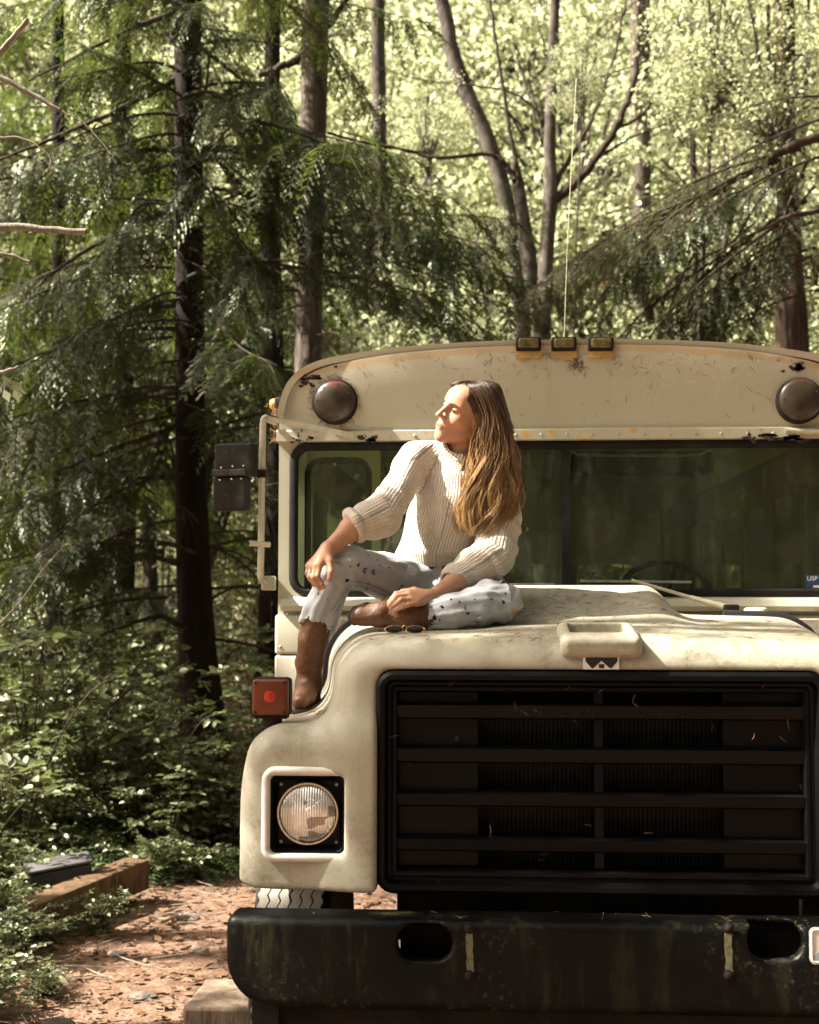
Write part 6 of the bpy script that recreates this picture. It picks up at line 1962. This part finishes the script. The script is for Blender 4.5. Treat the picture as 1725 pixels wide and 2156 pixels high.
# low bushes of the far understorey
for k in range(26):
    y = rr.uniform(12.5, 26); x = rr.uniform(-.36, .36) * (y + 3.9)
    z_ = rr.uniform(1.2, 2.6); broadleaf(x, y, z_, rr.uniform(.55, .9), rr.choice(LC + MC), 'low leafy thicket ' + where_back(x, y, z_), 'thickets under the trees', .03)
# far edge of the wood
cl = Cloud(); rgf = np.random.default_rng(77)
n = 45000; a = rgf.uniform(-.75, .75, n); d = rgf.uniform(36, 46, n)
p = np.stack([np.sin(a) * d, np.cos(a) * d - 4, rgf.uniform(0, 1, n) ** .8 * (16 + 3 * np.sin(a * 23) + 2 * np.sin(a * 51 + 2))], 1)
dd = rgf.normal(size=(n, 3)); dd /= np.linalg.norm(dd, axis=1, keepdims=True)
sz = rgf.uniform(.25, .6, n)
V, F = kite(p, p + dd * sz[:, None], sz * .36, rgf.normal(size=(n, 3))); cl.add(V, F, 0)
tag(link('distant_wood', cl.mesh('distant_wood', [LIMEL])), 'far bright edge of the wood seen between the trees', None, None, 'stuff')

# ---- alder pair rising behind the roof, with crooked limbs
YC = 9.6
AL = tree_at('alder_tree', 'twin-stemmed mottled alder with crooked bare limbs rising behind the roof marker lights', 1145, 700, YC)
px_trunk(AL, [(1172, -60, 20), (1163, 150, 23), (1158, 300, 25), (1160, 400, 29), (1152, 520, 31), (1146, 640, 34), (1142, 740, 36)], YC, BALDER, 5, 14)
px_trunk(AL, [(1082, 345, 22), (1092, 390, 26), (1103, 460, 28), (1113, 540, 34), (1122, 620, 30), (1136, 720, 30)], YC + .15, BALDER, 6, 14)
cl = Cloud()
limb_parts(AL, [(pxp([(1162, 425), (1200, 395), (1260, 330), (1310, 240), (1340, 150), (1345, 40), (1352, -60)], YC), .055, .022), (pxp([(1158, 425), (1180, 370), (1215, 310), (1260, 220), (1300, 90), (1320, 0)], YC), .035, .012),
                (pxp([(1085, 380), (1060, 340), (1020, 325), (930, 332), (840, 312), (720, 275)], YC), .035, .010), (pxp([(1290, 270), (1340, 250), (1400, 180), (1480, 40)], YC), .02, .008), (pxp([(1092, 395), (1085, 330), (1070, 250), (1050, 120), (1030, -20)], YC), .03, .016),
                (pxp([(1262, 330), (1330, 290), (1420, 255)], YC), .018, .006), (pxp([(1160, 260), (1090, 200), (1000, 180), (900, 170), (790, 140)], YC + .4), .016, .006), (pxp([(1165, 120), (1250, 95), (1340, 0)], YC + .2), .014, .008),
                (pxp([(1160, 180), (1230, 170), (1330, 140), (1450, 100)], YC + .3), .014, .006), (pxp([(1150, 660), (1120, 640), (1095, 600)], YC), .012, .005)])
SPC = leaf_crown(99, 1.3, 1.5, 3600, .085, [MIDL, BALDER], 20)
TR = []
def slim(px_rows, Y, mat, label, seed, name='slim_tree', top=(0, 3)):
    o = tree_at(name, label, px_rows[-1][0], px_rows[-1][1], Y); px_trunk(o, px_rows, Y, mat, seed, 12, top); TR.append(o); return o
slim([(1348, 0, 44), (1347, 150, 42), (1350, 300, 40), (1352, 390, 38), (1356, 560, 40), (1360, 700, 42)], 13.0, BFIR, 'straight grey conifer trunk standing behind the alder limbs', 11)
slim([(930, 0, 30), (950, 100, 32), (985, 200, 34), (1025, 290, 34), (1060, 400, 34), (1085, 560, 36), (1100, 720, 38)], 12.0, BALDER, 'pale leaning trunk slanting down to the left stem of the alder', 12, top=(-.7, 2.5))
slim([(1650, -50, 44), (1655, 300, 44), (1660, 450, 50), (1664, 600, 60), (1668, 750, 70)], 9.5, BRED, 'reddish ridged trunk at the right edge above the roof corner', 13)
slim([(1590, 480, 22), (1592, 600, 24), (1594, 760, 26)], 12.5, BALDER, 'pale slim trunk just left of the reddish ridged trunk', 14)
slim([(1462, 500, 14), (1466, 620, 16), (1470, 760, 22)], 11, BLIMB, 'thin dark sapling stem above the right half of the roof', 15)
slim([(1532, 200, 11), (1524, 330, 12), (1530, 480, 12), (1512, 600, 12), (1502, 740, 13)], 10.5, BLIMB, 'thin dark bent sapling right of the straight sapling stem', 16)
slim([(795, -60, 30), (800, 300, 32), (806, 700, 36)], 15, BALDER, 'grey trunk glimpsed through the bright leaves left of the alder', 17)
slim([(1700, 80, 14), (1690, 300, 16), (1684, 600, 18)], 12, BLIMB, 'thin dark trunk at the upper right edge behind the fir bough', 18)
# leafy understorey in front of the far trunks, and webs of thin dead twigs
for x_, y_, z_, s_ in ((2.6, 11.6, 4.6, .62), (3.9, 12.0, 5.9, .75), (3.0, 12.6, 7.4, .8), (4.6, 11.4, 4.0, .6), (1.7, 12.4, 3.6, .5), (-.9, 12.2, 3.9, .55), (.2, 13, 3.6, .6), (5.0, 12.8, 7.6, .8)):
    broadleaf(x_, y_, z_, s_, rr.choice(LC[:2]), 'young pale tree ' + where_back(x_, y_, z_), 'young trees close behind the bus', .04)
def twig_web(tree, x0, y0, z0, z1, n, L, seed, mat=BLIMB):
    rg = np.random.default_rng(seed); cl = Cloud()
    for k in range(n):
        a = rg.uniform(0, 6.28); l = L * rg.uniform(.4, 1); z = rg.uniform(z0, z1)
        d = np.array([math.cos(a), math.sin(a) * .7, rg.uniform(-.25, .35)])
        p0 = np.array([x0, y0, z]); P_ = spline([p0, p0 + d * l * .35, p0 + d * l * .7 + np.array([0, 0, -.06 * l]), p0 + d * l + np.array([0, 0, -.2 * l])], 12)
        v, f = tube_np(P_, np.linspace(.016, .004, 12), 5); cl.add(v, f, 0)
        for j in range(7):
            i = rg.integers(3, 11); e = np.array([rg.normal() * .35, rg.normal() * .35, -rg.uniform(.05, .5)]) * l * .45
            Q = spline([P_[i], P_[i] + e * .5 + rg.normal(size=3) * .02, P_[i] + e + np.array([0, 0, -.1 * l])], 7); v, f = tube_np(Q, np.linspace(.006, .0015, 7), 3); cl.add(v, f, 0)
    o = link('twigs', cl.mesh('twigs', [mat], True), None, tree); o['kind'] = 'stuff'
for o, n_, L_ in ((TR[0], 26, 2.0), (TR[1], 8, 1.2), (TR[2], 14, 1.6), (TR[3], 8, 1.2), (TR[4], 12, 1.3), (TR[5], 12, 1.3), (TR[6], 10, 1.5), (TR[7], 12, 1.4)):
    twig_web(o, o.location.x, o.location.y, 2.2, 10, n_, L_, int(o.location.x * 10) % 97 + 3)
twig_web(A, A.location.x, YA, 1.2, 6.5, 30, 2.0, 5); twig_web(Gt, Gt.location.x, 9.4, 1, 7, 24, 1.8, 6); twig_web(B, xb, YB, 2.0, 5.5, 14, 1.4, 7)
# a conifer behind the roof with brown dead twigs
DK = back_conifer(1.9, 14.5, 'open conifer with russet dead sprays behind the middle of the roof', 30, 12, 2.6, .14, None, 4.5, BFIR, FB)
RU = fir_bough(9, 1.2, 14); RU.materials.clear(); RU.materials.append(DRYL); RU.materials.append(BLIMB)
for px, py in ((1350, 560), (1370, 600), (1340, 620), (1290, 590)):
    bough(DK, RU, at(px, py, 14.3), (rr.uniform(-1, 1), -1, -.4), 1.3, 0)
back_conifer(6.5, 15.5, 'dark conifer standing in the wood at the right edge', 40, 13, 2.6, .18, None, 3.0, BFIR, FB)
# ---- tall trees to the left whose crowns shade the path; bare branch tree
for x_, y_, z0_, z1_, n_ in ((-9.0, 4.4, 9.2, 10.8, 18), (-9.4, 6.0, 8.2, 10.8, 24), (-9.8, 8.2, 7.4, 11.0, 26)):
    back_conifer(x_, y_, 'tall conifer left of the path, outside the picture, shading the thick cedar', n_, z1_, 1.9, .18, 'trees beyond the left edge', z0_)
broadleaf_later = True
DT = thing('bare_tree', 'small tree at the left edge with pale broken dead branches reaching into the picture', 'tree', (-3.35, 1.0, gzf(-3.35, 1.0)))
V, F = trunk_mesh([(-3.35, 1.0, -.3), (-3.32, 1.0, 1.5), (-3.4, 1.05, 3.5), (-3.3, 1.0, 5.6)], [.09, .075, .065, .03], 10, .06, 4, 30)
link('trunk', fast_mesh('trunk', V, F), BTWIG, DT)
for l, r0, r1 in (([(-3.35, 1, at(-600, 440, 1).z)] + pxp([(-120, 470), (-60, 476), (40, 478), (110, 484), (182, 488)], .6), .020, .011), ([(-3.35, 1, at(-600, -170, 1).z)] + pxp([(-150, 80), (-40, 140), (20, 172), (80, 205), (126, 232)], .6), .018, .007), (pxp([(-40, 142), (-10, 120), (20, 88), (58, 42)], .6), .016, .009),
                  ([(-3.3, 1, at(-600, 500, 1).z)] + pxp([(-120, 528), (-40, 532), (20, 536), (62, 552)], .6), .012, .005), ([(-3.3, 1, at(-600, 820, 1).z)] + pxp([(-120, 792), (-30, 786), (10, 782), (40, 772)], .6), .010, .006), (pxp([(126, 232), (180, 262), (240, 330)], .6), .004, .0015), (pxp([(-20, 290), (50, 292), (105, 330), (100, 360)], .6), .005, .002)):
    cl = Cloud(); P_ = spline(l, 26); P_[:, 2] += .0018 * np.sin(np.arange(26) * 1.3); v, f = tube_np(P_, np.linspace(r0, r1, 26) * (1 + .06 * np.sin(np.arange(26) * 1.9)), 8); cl.add(v, f, 0)
    link('branch', cl.mesh('branch', [BTWIG], True), None, DT)
cl = Cloud(); rgl = np.random.default_rng(3)
pl_ = np.array([tuple(at(px, py, .6)) for px, py in ((5, 790), (14, 805), (24, 800), (30, 815), (8, 820))]); dl = np.array([tuple(v) for v in ((.04, 0, -.05), (.05, .01, -.03), (.05, 0, -.05), (.02, 0, -.06), (.03, -.02, -.05))])
V, F = kite(pl_, pl_ + dl, np.full(5, .016), np.tile(np.array([0.2, -1.0, .4]), (5, 1))); cl.add(V, F, 0); link('leaf_sprig', cl.mesh('leaf_sprig', [LIMEL]), None, DT)['kind'] = 'stuff'
for x_, y_, z_, s_ in ((-6.6, -1.2, 8.0, .85), (-6.7, -1.3, 6.8, .75), (-6.4, -.45, 9.25, .34), (-6.5, -.3, 10.1, .3), (-6.4, .55, 9.9, .3), (-6.3, .5, 9.0, .2), (-7.4, 3.4, 8.4, 1.0), (-6.4, -.7, 4.9, .8), (-6.0, 1.0, 5.9, .4), (-7.0, 1.9, 6.4, .4)):
    broadleaf(x_, y_, z_, s_, SPC, 'slender leafy tree left of the path, outside the picture', 'trees beyond the left edge', .07)
for px_, py_, y_, s_ in ((1225, 150, 9.1, .16), (1010, 520, 9.3, .16), (900, 260, 9.8, .2)):
    q_ = at(px_, py_, y_); broadleaf(q_.x, y_, q_.z, s_, rr.choice(LC), 'slender leafy shoot ' + where_back(q_.x, y_, q_.z).replace('nearest', 'in front'), 'slender shoots before the alder', .012)
for x_, y_, z0_, z1_, n_ in ((-7.8, .2, 4.4, 6.6, 9), (-7.6, 2.2, 4.2, 5.6, 3)):
    back_conifer(x_, y_, 'thin conifer left of the path, outside the picture', n_, z1_ + 3, 2.3, .12, 'trees beyond the left edge', z0_, lst=CB, az=(-.9, .9))
bx_ = at(1620, 140, 8.6); broadleaf(bx_.x, 8.6, bx_.z, .42, LC[0], 'bright small-leaved sapling in front of the reddish trunk at upper right', None, .03)
bx_ = at(1500, 60, 9.2); broadleaf(bx_.x, 9.2, bx_.z, .38, LC[1], 'bright small-leaved sapling left of the reddish trunk near the top edge', None, .03)
for px_, py_, y_ in ((40, 0, 30), (420, 30, 28), (560, 60, 31), (250, 20, 29)):
    q_ = at(px_, py_, y_); broadleaf(q_.x, y_, q_.z, 1.8, rr.choice(LC), 'tall pale broadleaf crown ' + where_back(q_.x, y_, q_.z), 'tall pale crowns in the far wood', .14)
bx_ = at(1120, 10, 26); broadleaf(bx_.x, 26, bx_.z, 1.7, LC[2], 'tall pale broadleaf crown high behind the alder at the top edge', None, .14)
for x_, y_, z_, s_ in ((4.8, -1.6, 10.6, 1.9), (5.4, 3.4, 11.2, 1.9), (1.2, -7.6, 10.2, 1.9), (-3.4, -9.2, 10.6, 1.8), (3.4, -5.0, 12.0, 1.7), (8.6, 1.0, 10.0, 1.9), (7.4, -5.5, 10.0, 1.9), (5.6, 8.2, 13.0, 1.9), (-.6, -12.5, 9.0, 1.9), (4.0, -11.0, 9.5, 1.9)):
    broadleaf(x_, y_, z_, s_, rr.choice(MC), 'tall leafy tree at the edge of the clearing, outside the picture', 'tall trees around the clearing', .2)
# ---- woods behind the viewer, seen only as reflections in the glass
for k, (x, y) in enumerate(((-7.5, -13), (-3.5, -15), (.5, -14.5), (4.5, -13.5), (8.5, -12), (11, -6), (12, 0), (-11, -10), (-1.5, -20), (6.5, -19))):
    broadleaf(x, y, rr.uniform(3.6, 5.0), rr.uniform(1.2, 1.5), rr.choice(MC), 'leafy tree across the clearing behind the viewer', 'trees behind the viewer', .14)

# ================================================================== undergrowth
def shrub_mesh(seed, H_, R_, stems, per, size, mats, name='foliage'):
    rg = np.random.default_rng(seed); cl = Cloud()
    for k in range(stems):
        a = rg.uniform(0, 6.28); lean = rg.uniform(.15, 1) * R_; h = H_ * rg.uniform(.5, 1)
        e = np.array([math.cos(a) * lean, math.sin(a) * lean, h])
        P_ = spline([(0.05 * math.cos(a), .05 * math.sin(a), 0), e * np.array([.35, .35, .55]), e * np.array([.75, .75, .9]), e + np.array([math.cos(a), math.sin(a), -.4]) * .12], 14)
        v, f = tube_np(P_, np.linspace(.008, .002, 14), 4); cl.add(v, f, 1)
        for j in range(per):
            q = rg.uniform(.08, 1); i = q * 13; i0 = int(i) if i < 13 else 12
            p = P_[i0] + (P_[i0 + 1] - P_[i0]) * (i - i0)
            b = rg.uniform(0, 6.28); tl = rg.uniform(.05, .20)
            tip = p + np.array([math.cos(b) * tl, math.sin(b) * tl, rg.uniform(-.04, .07)])
            v, f = tube_np(np.vstack([p, (p + tip) / 2 + [0, 0, .01], tip]), [.0025, .002, .001], 3); cl.add(v, f, 1)
            m = 5; tt = np.linspace(.25, 1, m)[:, None]
            base = p + (tip - p) * tt; sd = np.cross(tip - p, [0, 0, 1.0]); sd /= np.linalg.norm(sd) + 1e-9
            sg = np.where(np.arange(m) % 2 == 0, 1, -1)[:, None]; sg[-1] = 0
            d = (tip - p) / tl * (.55 + (sg == 0)) + sd * sg + rg.normal(size=(m, 3)) * .2
            d /= np.linalg.norm(d, axis=1, keepdims=True); sz = size * rg.uniform(.65, 1.25, m)
            V, F = leaf2(base, base + d * sz[:, None], sz * .30, np.array([0, 0, 1.0]) + .5 * rg.normal(size=(m, 3))); cl.add(V, F, 0)
    return cl.mesh(name, mats)
SM = [shrub_mesh(80 + i, 1.35, .95, 9, 10, .078, [SHRUBL, BLIMB]) for i in range(4)]
SL = [shrub_mesh(90 + i, .5, .55, 14, 12, .060, [SHRUBL, BLIMB]) for i in range(3)]
def fern_mesh(seed, n=15, L=.75):
    rg = np.random.default_rng(seed); cl = Cloud()
    for k in range(n):
        a = 6.28 * k / n + rg.uniform(-.2, .2); l = L * rg.uniform(.7, 1.1); m = 24
        tt = np.linspace(0, 1, m); el = rg.uniform(.7, 1.2)
        P_ = np.stack([math.cos(a) * l * tt, math.sin(a) * l * tt, l * (el * tt - (el + .15) * tt ** 2 * .95)], 1)
        v, f = tube_np(P_, np.linspace(.004, .001, m), 3); cl.add(v, f, 1)
        sd = np.array([-math.sin(a), math.cos(a), 0])
        for sg in (-1, 1):
            w = .16 * l * np.sin(np.clip(tt * 1.02 + .06, 0, 1) * math.pi) ** .7 + .004
            b = P_[1:]; tan = np.gradient(P_, axis=0)[1:]; tan /= np.linalg.norm(tan, axis=1, keepdims=True)
            V, F = kite(b, b + (sd * sg + tan * .35 - np.array([0, 0, .15])) * w[1:, None], np.full(m - 1, l / m * .42), np.cross(tan, sd * sg) * sg + .1 * rg.normal(size=(m - 1, 3))); cl.add(V, F, 0)
    return cl.mesh('fronds', [FERNL, BLIMB])
FM = [fern_mesh(s_) for s_ in (1, 2, 3)]
def plant(name, label, cat, group, me, x, y, sc, part='foliage', dz=0):
    o = thing(name, label, cat, (x, y, gzf(x, y) + dz), group)
    c = bpy.data.objects.new(part, me); COL.objects.link(c); c.parent = o; c.matrix_parent_inverse = Matrix.Identity(4)
    c.scale = (sc, sc, sc * rr.uniform(.85, 1.1)); c.rotation_euler = (0, 0, rr.uniform(0, 6.28))
    return o
def where_low(px, py):
    for lim, txt in ((0, 'just outside the left edge'), (50, 'at the left picture edge'), (90, 'left of the dark crate'), (150, 'by the dark crate'), (215, 'above the middle of the timber beam'), (270, 'above the far end of the timber beam'), (325, 'right of the timber beam'), (385, 'left of the cedar trunk foot'), (440, 'before the cedar trunk foot'), (9999, 'beside the bus fender')):
        if px < lim: break
    return txt + (', back row' if py < 1745 else ', second row' if py < 1768 else ', third row' if py < 1790 else ', front row' if py < 1830 else ', on the path side' if py < 1900 else ', nearest the viewer')
def gp_at(px, py): 
    p = atz(px, py, .12); return p.x, p.y
for px, py, sc, k in ((20, 1800, 1.0, 0), (95, 1770, 1.05, 1), (170, 1760, .95, 2), (240, 1765, .95, 3), (310, 1775, .8, 0), (365, 1790, .75, 1), (-60, 1840, 1.0, 2), (60, 1735, 1.25, 3), (140, 1730, 1.2, 0), (210, 1735, 1.05, 1), (285, 1745, .9, 2), (350, 1755, .75, 3), (420, 1770, .7, 0), (460, 1760, .7, 1), (-20, 1740, 1.3, 2), (490, 1765, .6, 3), (400, 1745, .8, 2)):
    x, y = gp_at(px, py); plant('leafy_shrub', 'sunlit small-leaved shrub ' + where_low(px, py), 'shrub', 'shrubs in the thicket left of the bus', SM[k], x, y, sc)
for px, py, sc, k in ((400, 1768, .8, 0), (300, 1765, .9, 1), (220, 1770, .9, 2), (120, 1775, 1.0, 0), (470, 1770, .7, 1), (30, 1785, 1.0, 2), (350, 1770, .8, 2), (10, 1860, .7, 0), (200, 1792, .6, 1), (275, 1800, .5, 2), (-30, 1915, .7, 1), (330, 1815, .6, 0), (395, 1815, .55, 2), (150, 1800, .5, 1), (40, 1895, .5, 2), (70, 1835, .5, 0), (95, 1868, .62, 1), (140, 1858, .5, 2), (45, 1945, .5, 0), (100, 1935, .34, 2), (-10, 1985, .5, 1)):
    x, y = gp_at(px, py); plant('low_plant', 'low leafy plant ' + where_low(px, py), 'plant', 'low plants along the path edge', SL[k], x, y, sc)
for px, py, sc, k in ((330, 1800, .8, 0), (255, 1790, .9, 1), (410, 1795, .7, 2), (70, 1810, 1.0, 0), (455, 1790, .7, 1), (150, 1790, 1.0, 2)):
    x, y = gp_at(px, py); plant('fern', 'arching sword fern ' + where_low(px, py), 'fern', 'ferns in the thicket', FM[k], x, y, sc, 'fronds')
for k in range(34):     # undergrowth further back
    y = rr.uniform(7.2, 12); px = rr.uniform(-100, 560); x = at(px, 1500, y).x
    plant('leafy_shrub', 'shaded shrub in the dark wood ' + where_back(x, y, .8).split(',')[0] + (', close behind the thicket' if y < 8.5 else ', deeper in' if y < 10 else ', farthest in'), 'shrub', 'shrubs deeper in the wood', rr.choice(SM), x, y, rr.uniform(.8, 1.3))
# nearer plants at the lower left corner
x, y = gp_at(15, 2075); plant('low_plant', 'bright green broad-leaved seedling at the lower left edge of the picture', 'plant', None, SL[2], x - .1, y, .6)
x, y = gp_at(105, 2035); plant('low_plant', 'creeping green seedling on the path near the lower left corner', 'plant', None, SL[1], x, y, .32)
x, y = gp_at(205, 1915); plant('low_plant', 'small dark leafy plant on the path beside the timber beam', 'plant', None, SL[0], x, y, .42)
# the tall pale stem at far left
ST = thing('bramble_cane', 'long thin arching bramble cane crossing the dark wood at the far left', 'plant', tuple(at(-20, 1330, 2.2)))
cl = Cloud(); P_ = spline(pxp([(-30, 1345), (40, 1270), (90, 1200), (135, 1150), (150, 1148)], 2.2), 24); v, f = tube_np(P_, np.linspace(.006, .003, 24), 5); cl.add(v, f, 1)
rgl = np.random.default_rng(8); ii_ = rgl.integers(0, 23, 34); d = rgl.normal(size=(34, 3)); d /= np.linalg.norm(d, axis=1, keepdims=True)
V, F = kite(P_[ii_], P_[ii_] + d * .04, np.full(34, .012), np.tile(np.array([0, -.4, 1.0]), (34, 1))); cl.add(V, F, 0)
link('cane', cl.mesh('cane', [SHRUBL, BTWIG]), None, ST)

# ================================================================== things on the ground
WOOD = bark('weathered_timber', (.050, .030, .017), (.14, .085, .043), 20, 6, .4)
def timber(name, label, cat, p0, p1, w, h, mat):
    p0, p1 = Vector(p0), Vector(p1); L = (p1 - p0).length; ax = (p1 - p0).normalized(); up = Vector((0, 0, 1)); sd = up.cross(ax).normalized(); u2 = ax.cross(sd)
    M = Matrix((ax, sd, u2)).transposed()
    c = (p0 + p1) / 2
    b = MB(); b.bbox(c, (L / 2, w / 2, h / 2), .008, M, 2)
    o = b.build(name, mat, None, 40); tag(o, label, cat); return o
q0, q1 = atz(55, 1935, .10), atz(290, 1838, .16)
timber('timber_beam', 'long weathered square timber lying slanted beside the path at left', 'timber beam', q0, q1, .17, .17, WOOD)
q0, q1 = atz(250, 1890, .12), atz(285, 1815, .30)
# dark box with a pale lid edge among the plants
q = atz(128, 1835, .22)
BX = thing('dark_crate', 'dark box with a pale grey lid half hidden by plants behind the timber beam', 'box', (q.x, q.y, gzf(q.x, q.y)))
b = MB(); M = Matrix.Rotation(R(24), 3, 'Z') @ Matrix.Rotation(R(-7), 3, 'Y'); b.bbox((q.x, q.y, .15), (.17, .12, .11), .02, M); b.build('box_body', simple('black_box_plastic', (.012, .012, .013), .5), BX, 50)
b = MB(); b.bbox(Vector((q.x, q.y, .15)) + M @ Vector((0, 0, .121)), (.182, .132, .010), .01, M); b.build('lid', simple('grey_lid_plastic', (.075, .07, .068), .5, var=.2), BX, 50)
# wooden block by the bumper
pa, pb = atz(455, 2068, .36), atz(445, 2140, .36)
blk = MB()
tl, tr_, br_, bl_ = at(430, 2062, 1.55), at(520, 2056, 1.55), at(520, 2123, .80), at(384, 2120, .80)
zt = br_.z
def lv(p): return (p.x, p.y, zt)
tl, tr_, br_, bl_ = atz(432, 2062, .40), atz(545, 2058, .40), atz(540, 2124, .40), atz(384, 2121, .40)
V = [tuple(p) for p in (bl_, br_, tr_, tl)] + [(p.x, p.y, .16) for p in (bl_, br_, tr_, tl)]
blk.add(V, [(0, 1, 2, 3), (7, 6, 5, 4), (0, 4, 5, 1), (1, 5, 6, 2), (2, 6, 7, 3), (3, 7, 4, 0)])
o = blk.build('wooden_block', bark('cut_wood_block', (.12, .08, .05), (.27, .205, .145), 14, 5, .4), None, 30)
bv = o.modifiers.new('edge', 'BEVEL'); bv.width = .012; bv.segments = 2
tag(o, 'thick sawn wooden block beside the left end of the bumper', 'wood block')
blk = MB(); cxb, cyb = (V[0][0] + V[2][0]) / 2, (V[0][1] + V[2][1]) / 2
blk.box((cxb - .30, cyb - .22, -.02), (cxb + .30, cyb + .25, .158)); o = blk.build('wooden_block', bpy.data.materials['cut_wood_block'], None, 30); tag(o, 'lower wooden block carrying the sawn block by the bumper end', 'wood block')
# litter: chips, twigs, dry leaves, needles
cl = Cloud(); rgl = np.random.default_rng(15); n = 22000
x = rgl.uniform(-7, -.9, n); y = rgl.uniform(.2, 11, n)
z = ground_z(x, y) + .010 + rgl.random(n) * .012
p = np.stack([x, y, z], 1); a = rgl.uniform(0, 6.28, n); l = rgl.uniform(.02, .075, n)
d = np.stack([np.cos(a) * l, np.sin(a) * l, rgl.normal(size=n) * .008], 1)
V, F = kite(p, p + d, l * rgl.uniform(.06, .38, n), np.stack([rgl.normal(size=n) * .35, rgl.normal(size=n) * .35, np.ones(n)], 1)); cl.add(V, F, 0)
LIT = leaf_mat('leaf_litter', (.15, .080, .045), (.08, .035, .015), .15, .65, .7, .02)
tag(link('leaf_litter', cl.mesh('leaf_litter', [LIT])), 'dry leaves, needles and wood chips strewn over the path', None, None, 'stuff')
cl = Cloud()
for k in range(260):
    x, y = rgl.uniform(-6, -1.3), rgl.uniform(.5, 8); a = rgl.uniform(0, 6.28); l = rgl.uniform(.08, .35); z = gzf(x, y) + .012
    P_ = np.array([(x, y, z), (x + math.cos(a) * l * .5, y + math.sin(a) * l * .5, z + .012), (x + math.cos(a + .2) * l, y + math.sin(a + .2) * l, z + .004)]); v, f = tube_np(P_, [.003, .0035, .002], 4); cl.add(v, f, 0)
tag(link('fallen_twigs', cl.mesh('fallen_twigs', [BTWIG], True)), 'thin fallen twigs lying on the path', None, None, 'stuff')
STONE = simple('grey_path_stone', (.12, .095, .075), .9, var=.3, scale=20, bump=.4, bscale=40)
for k, (px, py, r) in enumerate(((395, 1922, .05), (300, 2080, .05), (250, 1990, .035), (120, 2140, .06), (420, 1985, .035), (350, 1855, .045))):
    q = atz(px, py, .03); b = MB(); rs = random.Random(k)
    V = []; m = 9
    for i in range(5):
        for j in range(m):
            a = 2 * math.pi * j / m; e = -.5 + i * .5; rad = r * math.cos(min(1.5, abs(e) * .75)) * rs.uniform(.8, 1.15) * (.35 if i == 4 else 1)
            V.append((q.x + rad * 1.3 * math.cos(a), q.y + rad * math.sin(a), gzf(q.x, q.y) + r * .55 * (e + .2) * .7))
    b.add(V, [(i * m + j, i * m + (j + 1) % m, (i + 1) * m + (j + 1) % m, (i + 1) * m + j) for i in range(4) for j in range(m)] + [tuple(4 * m + j for j in range(m))])
    o = b.build('stone', STONE, None, 0); tag(o, ('grey stone on the path just left of the bumper', 'small stone on the path near the bottom edge', 'small stone in the middle of the path', 'grey stone at the lower left corner of the path', 'small stone right beside the bumper end', 'grey stone near the far end of the timber beam')[k], 'stone', 'stones in the path')
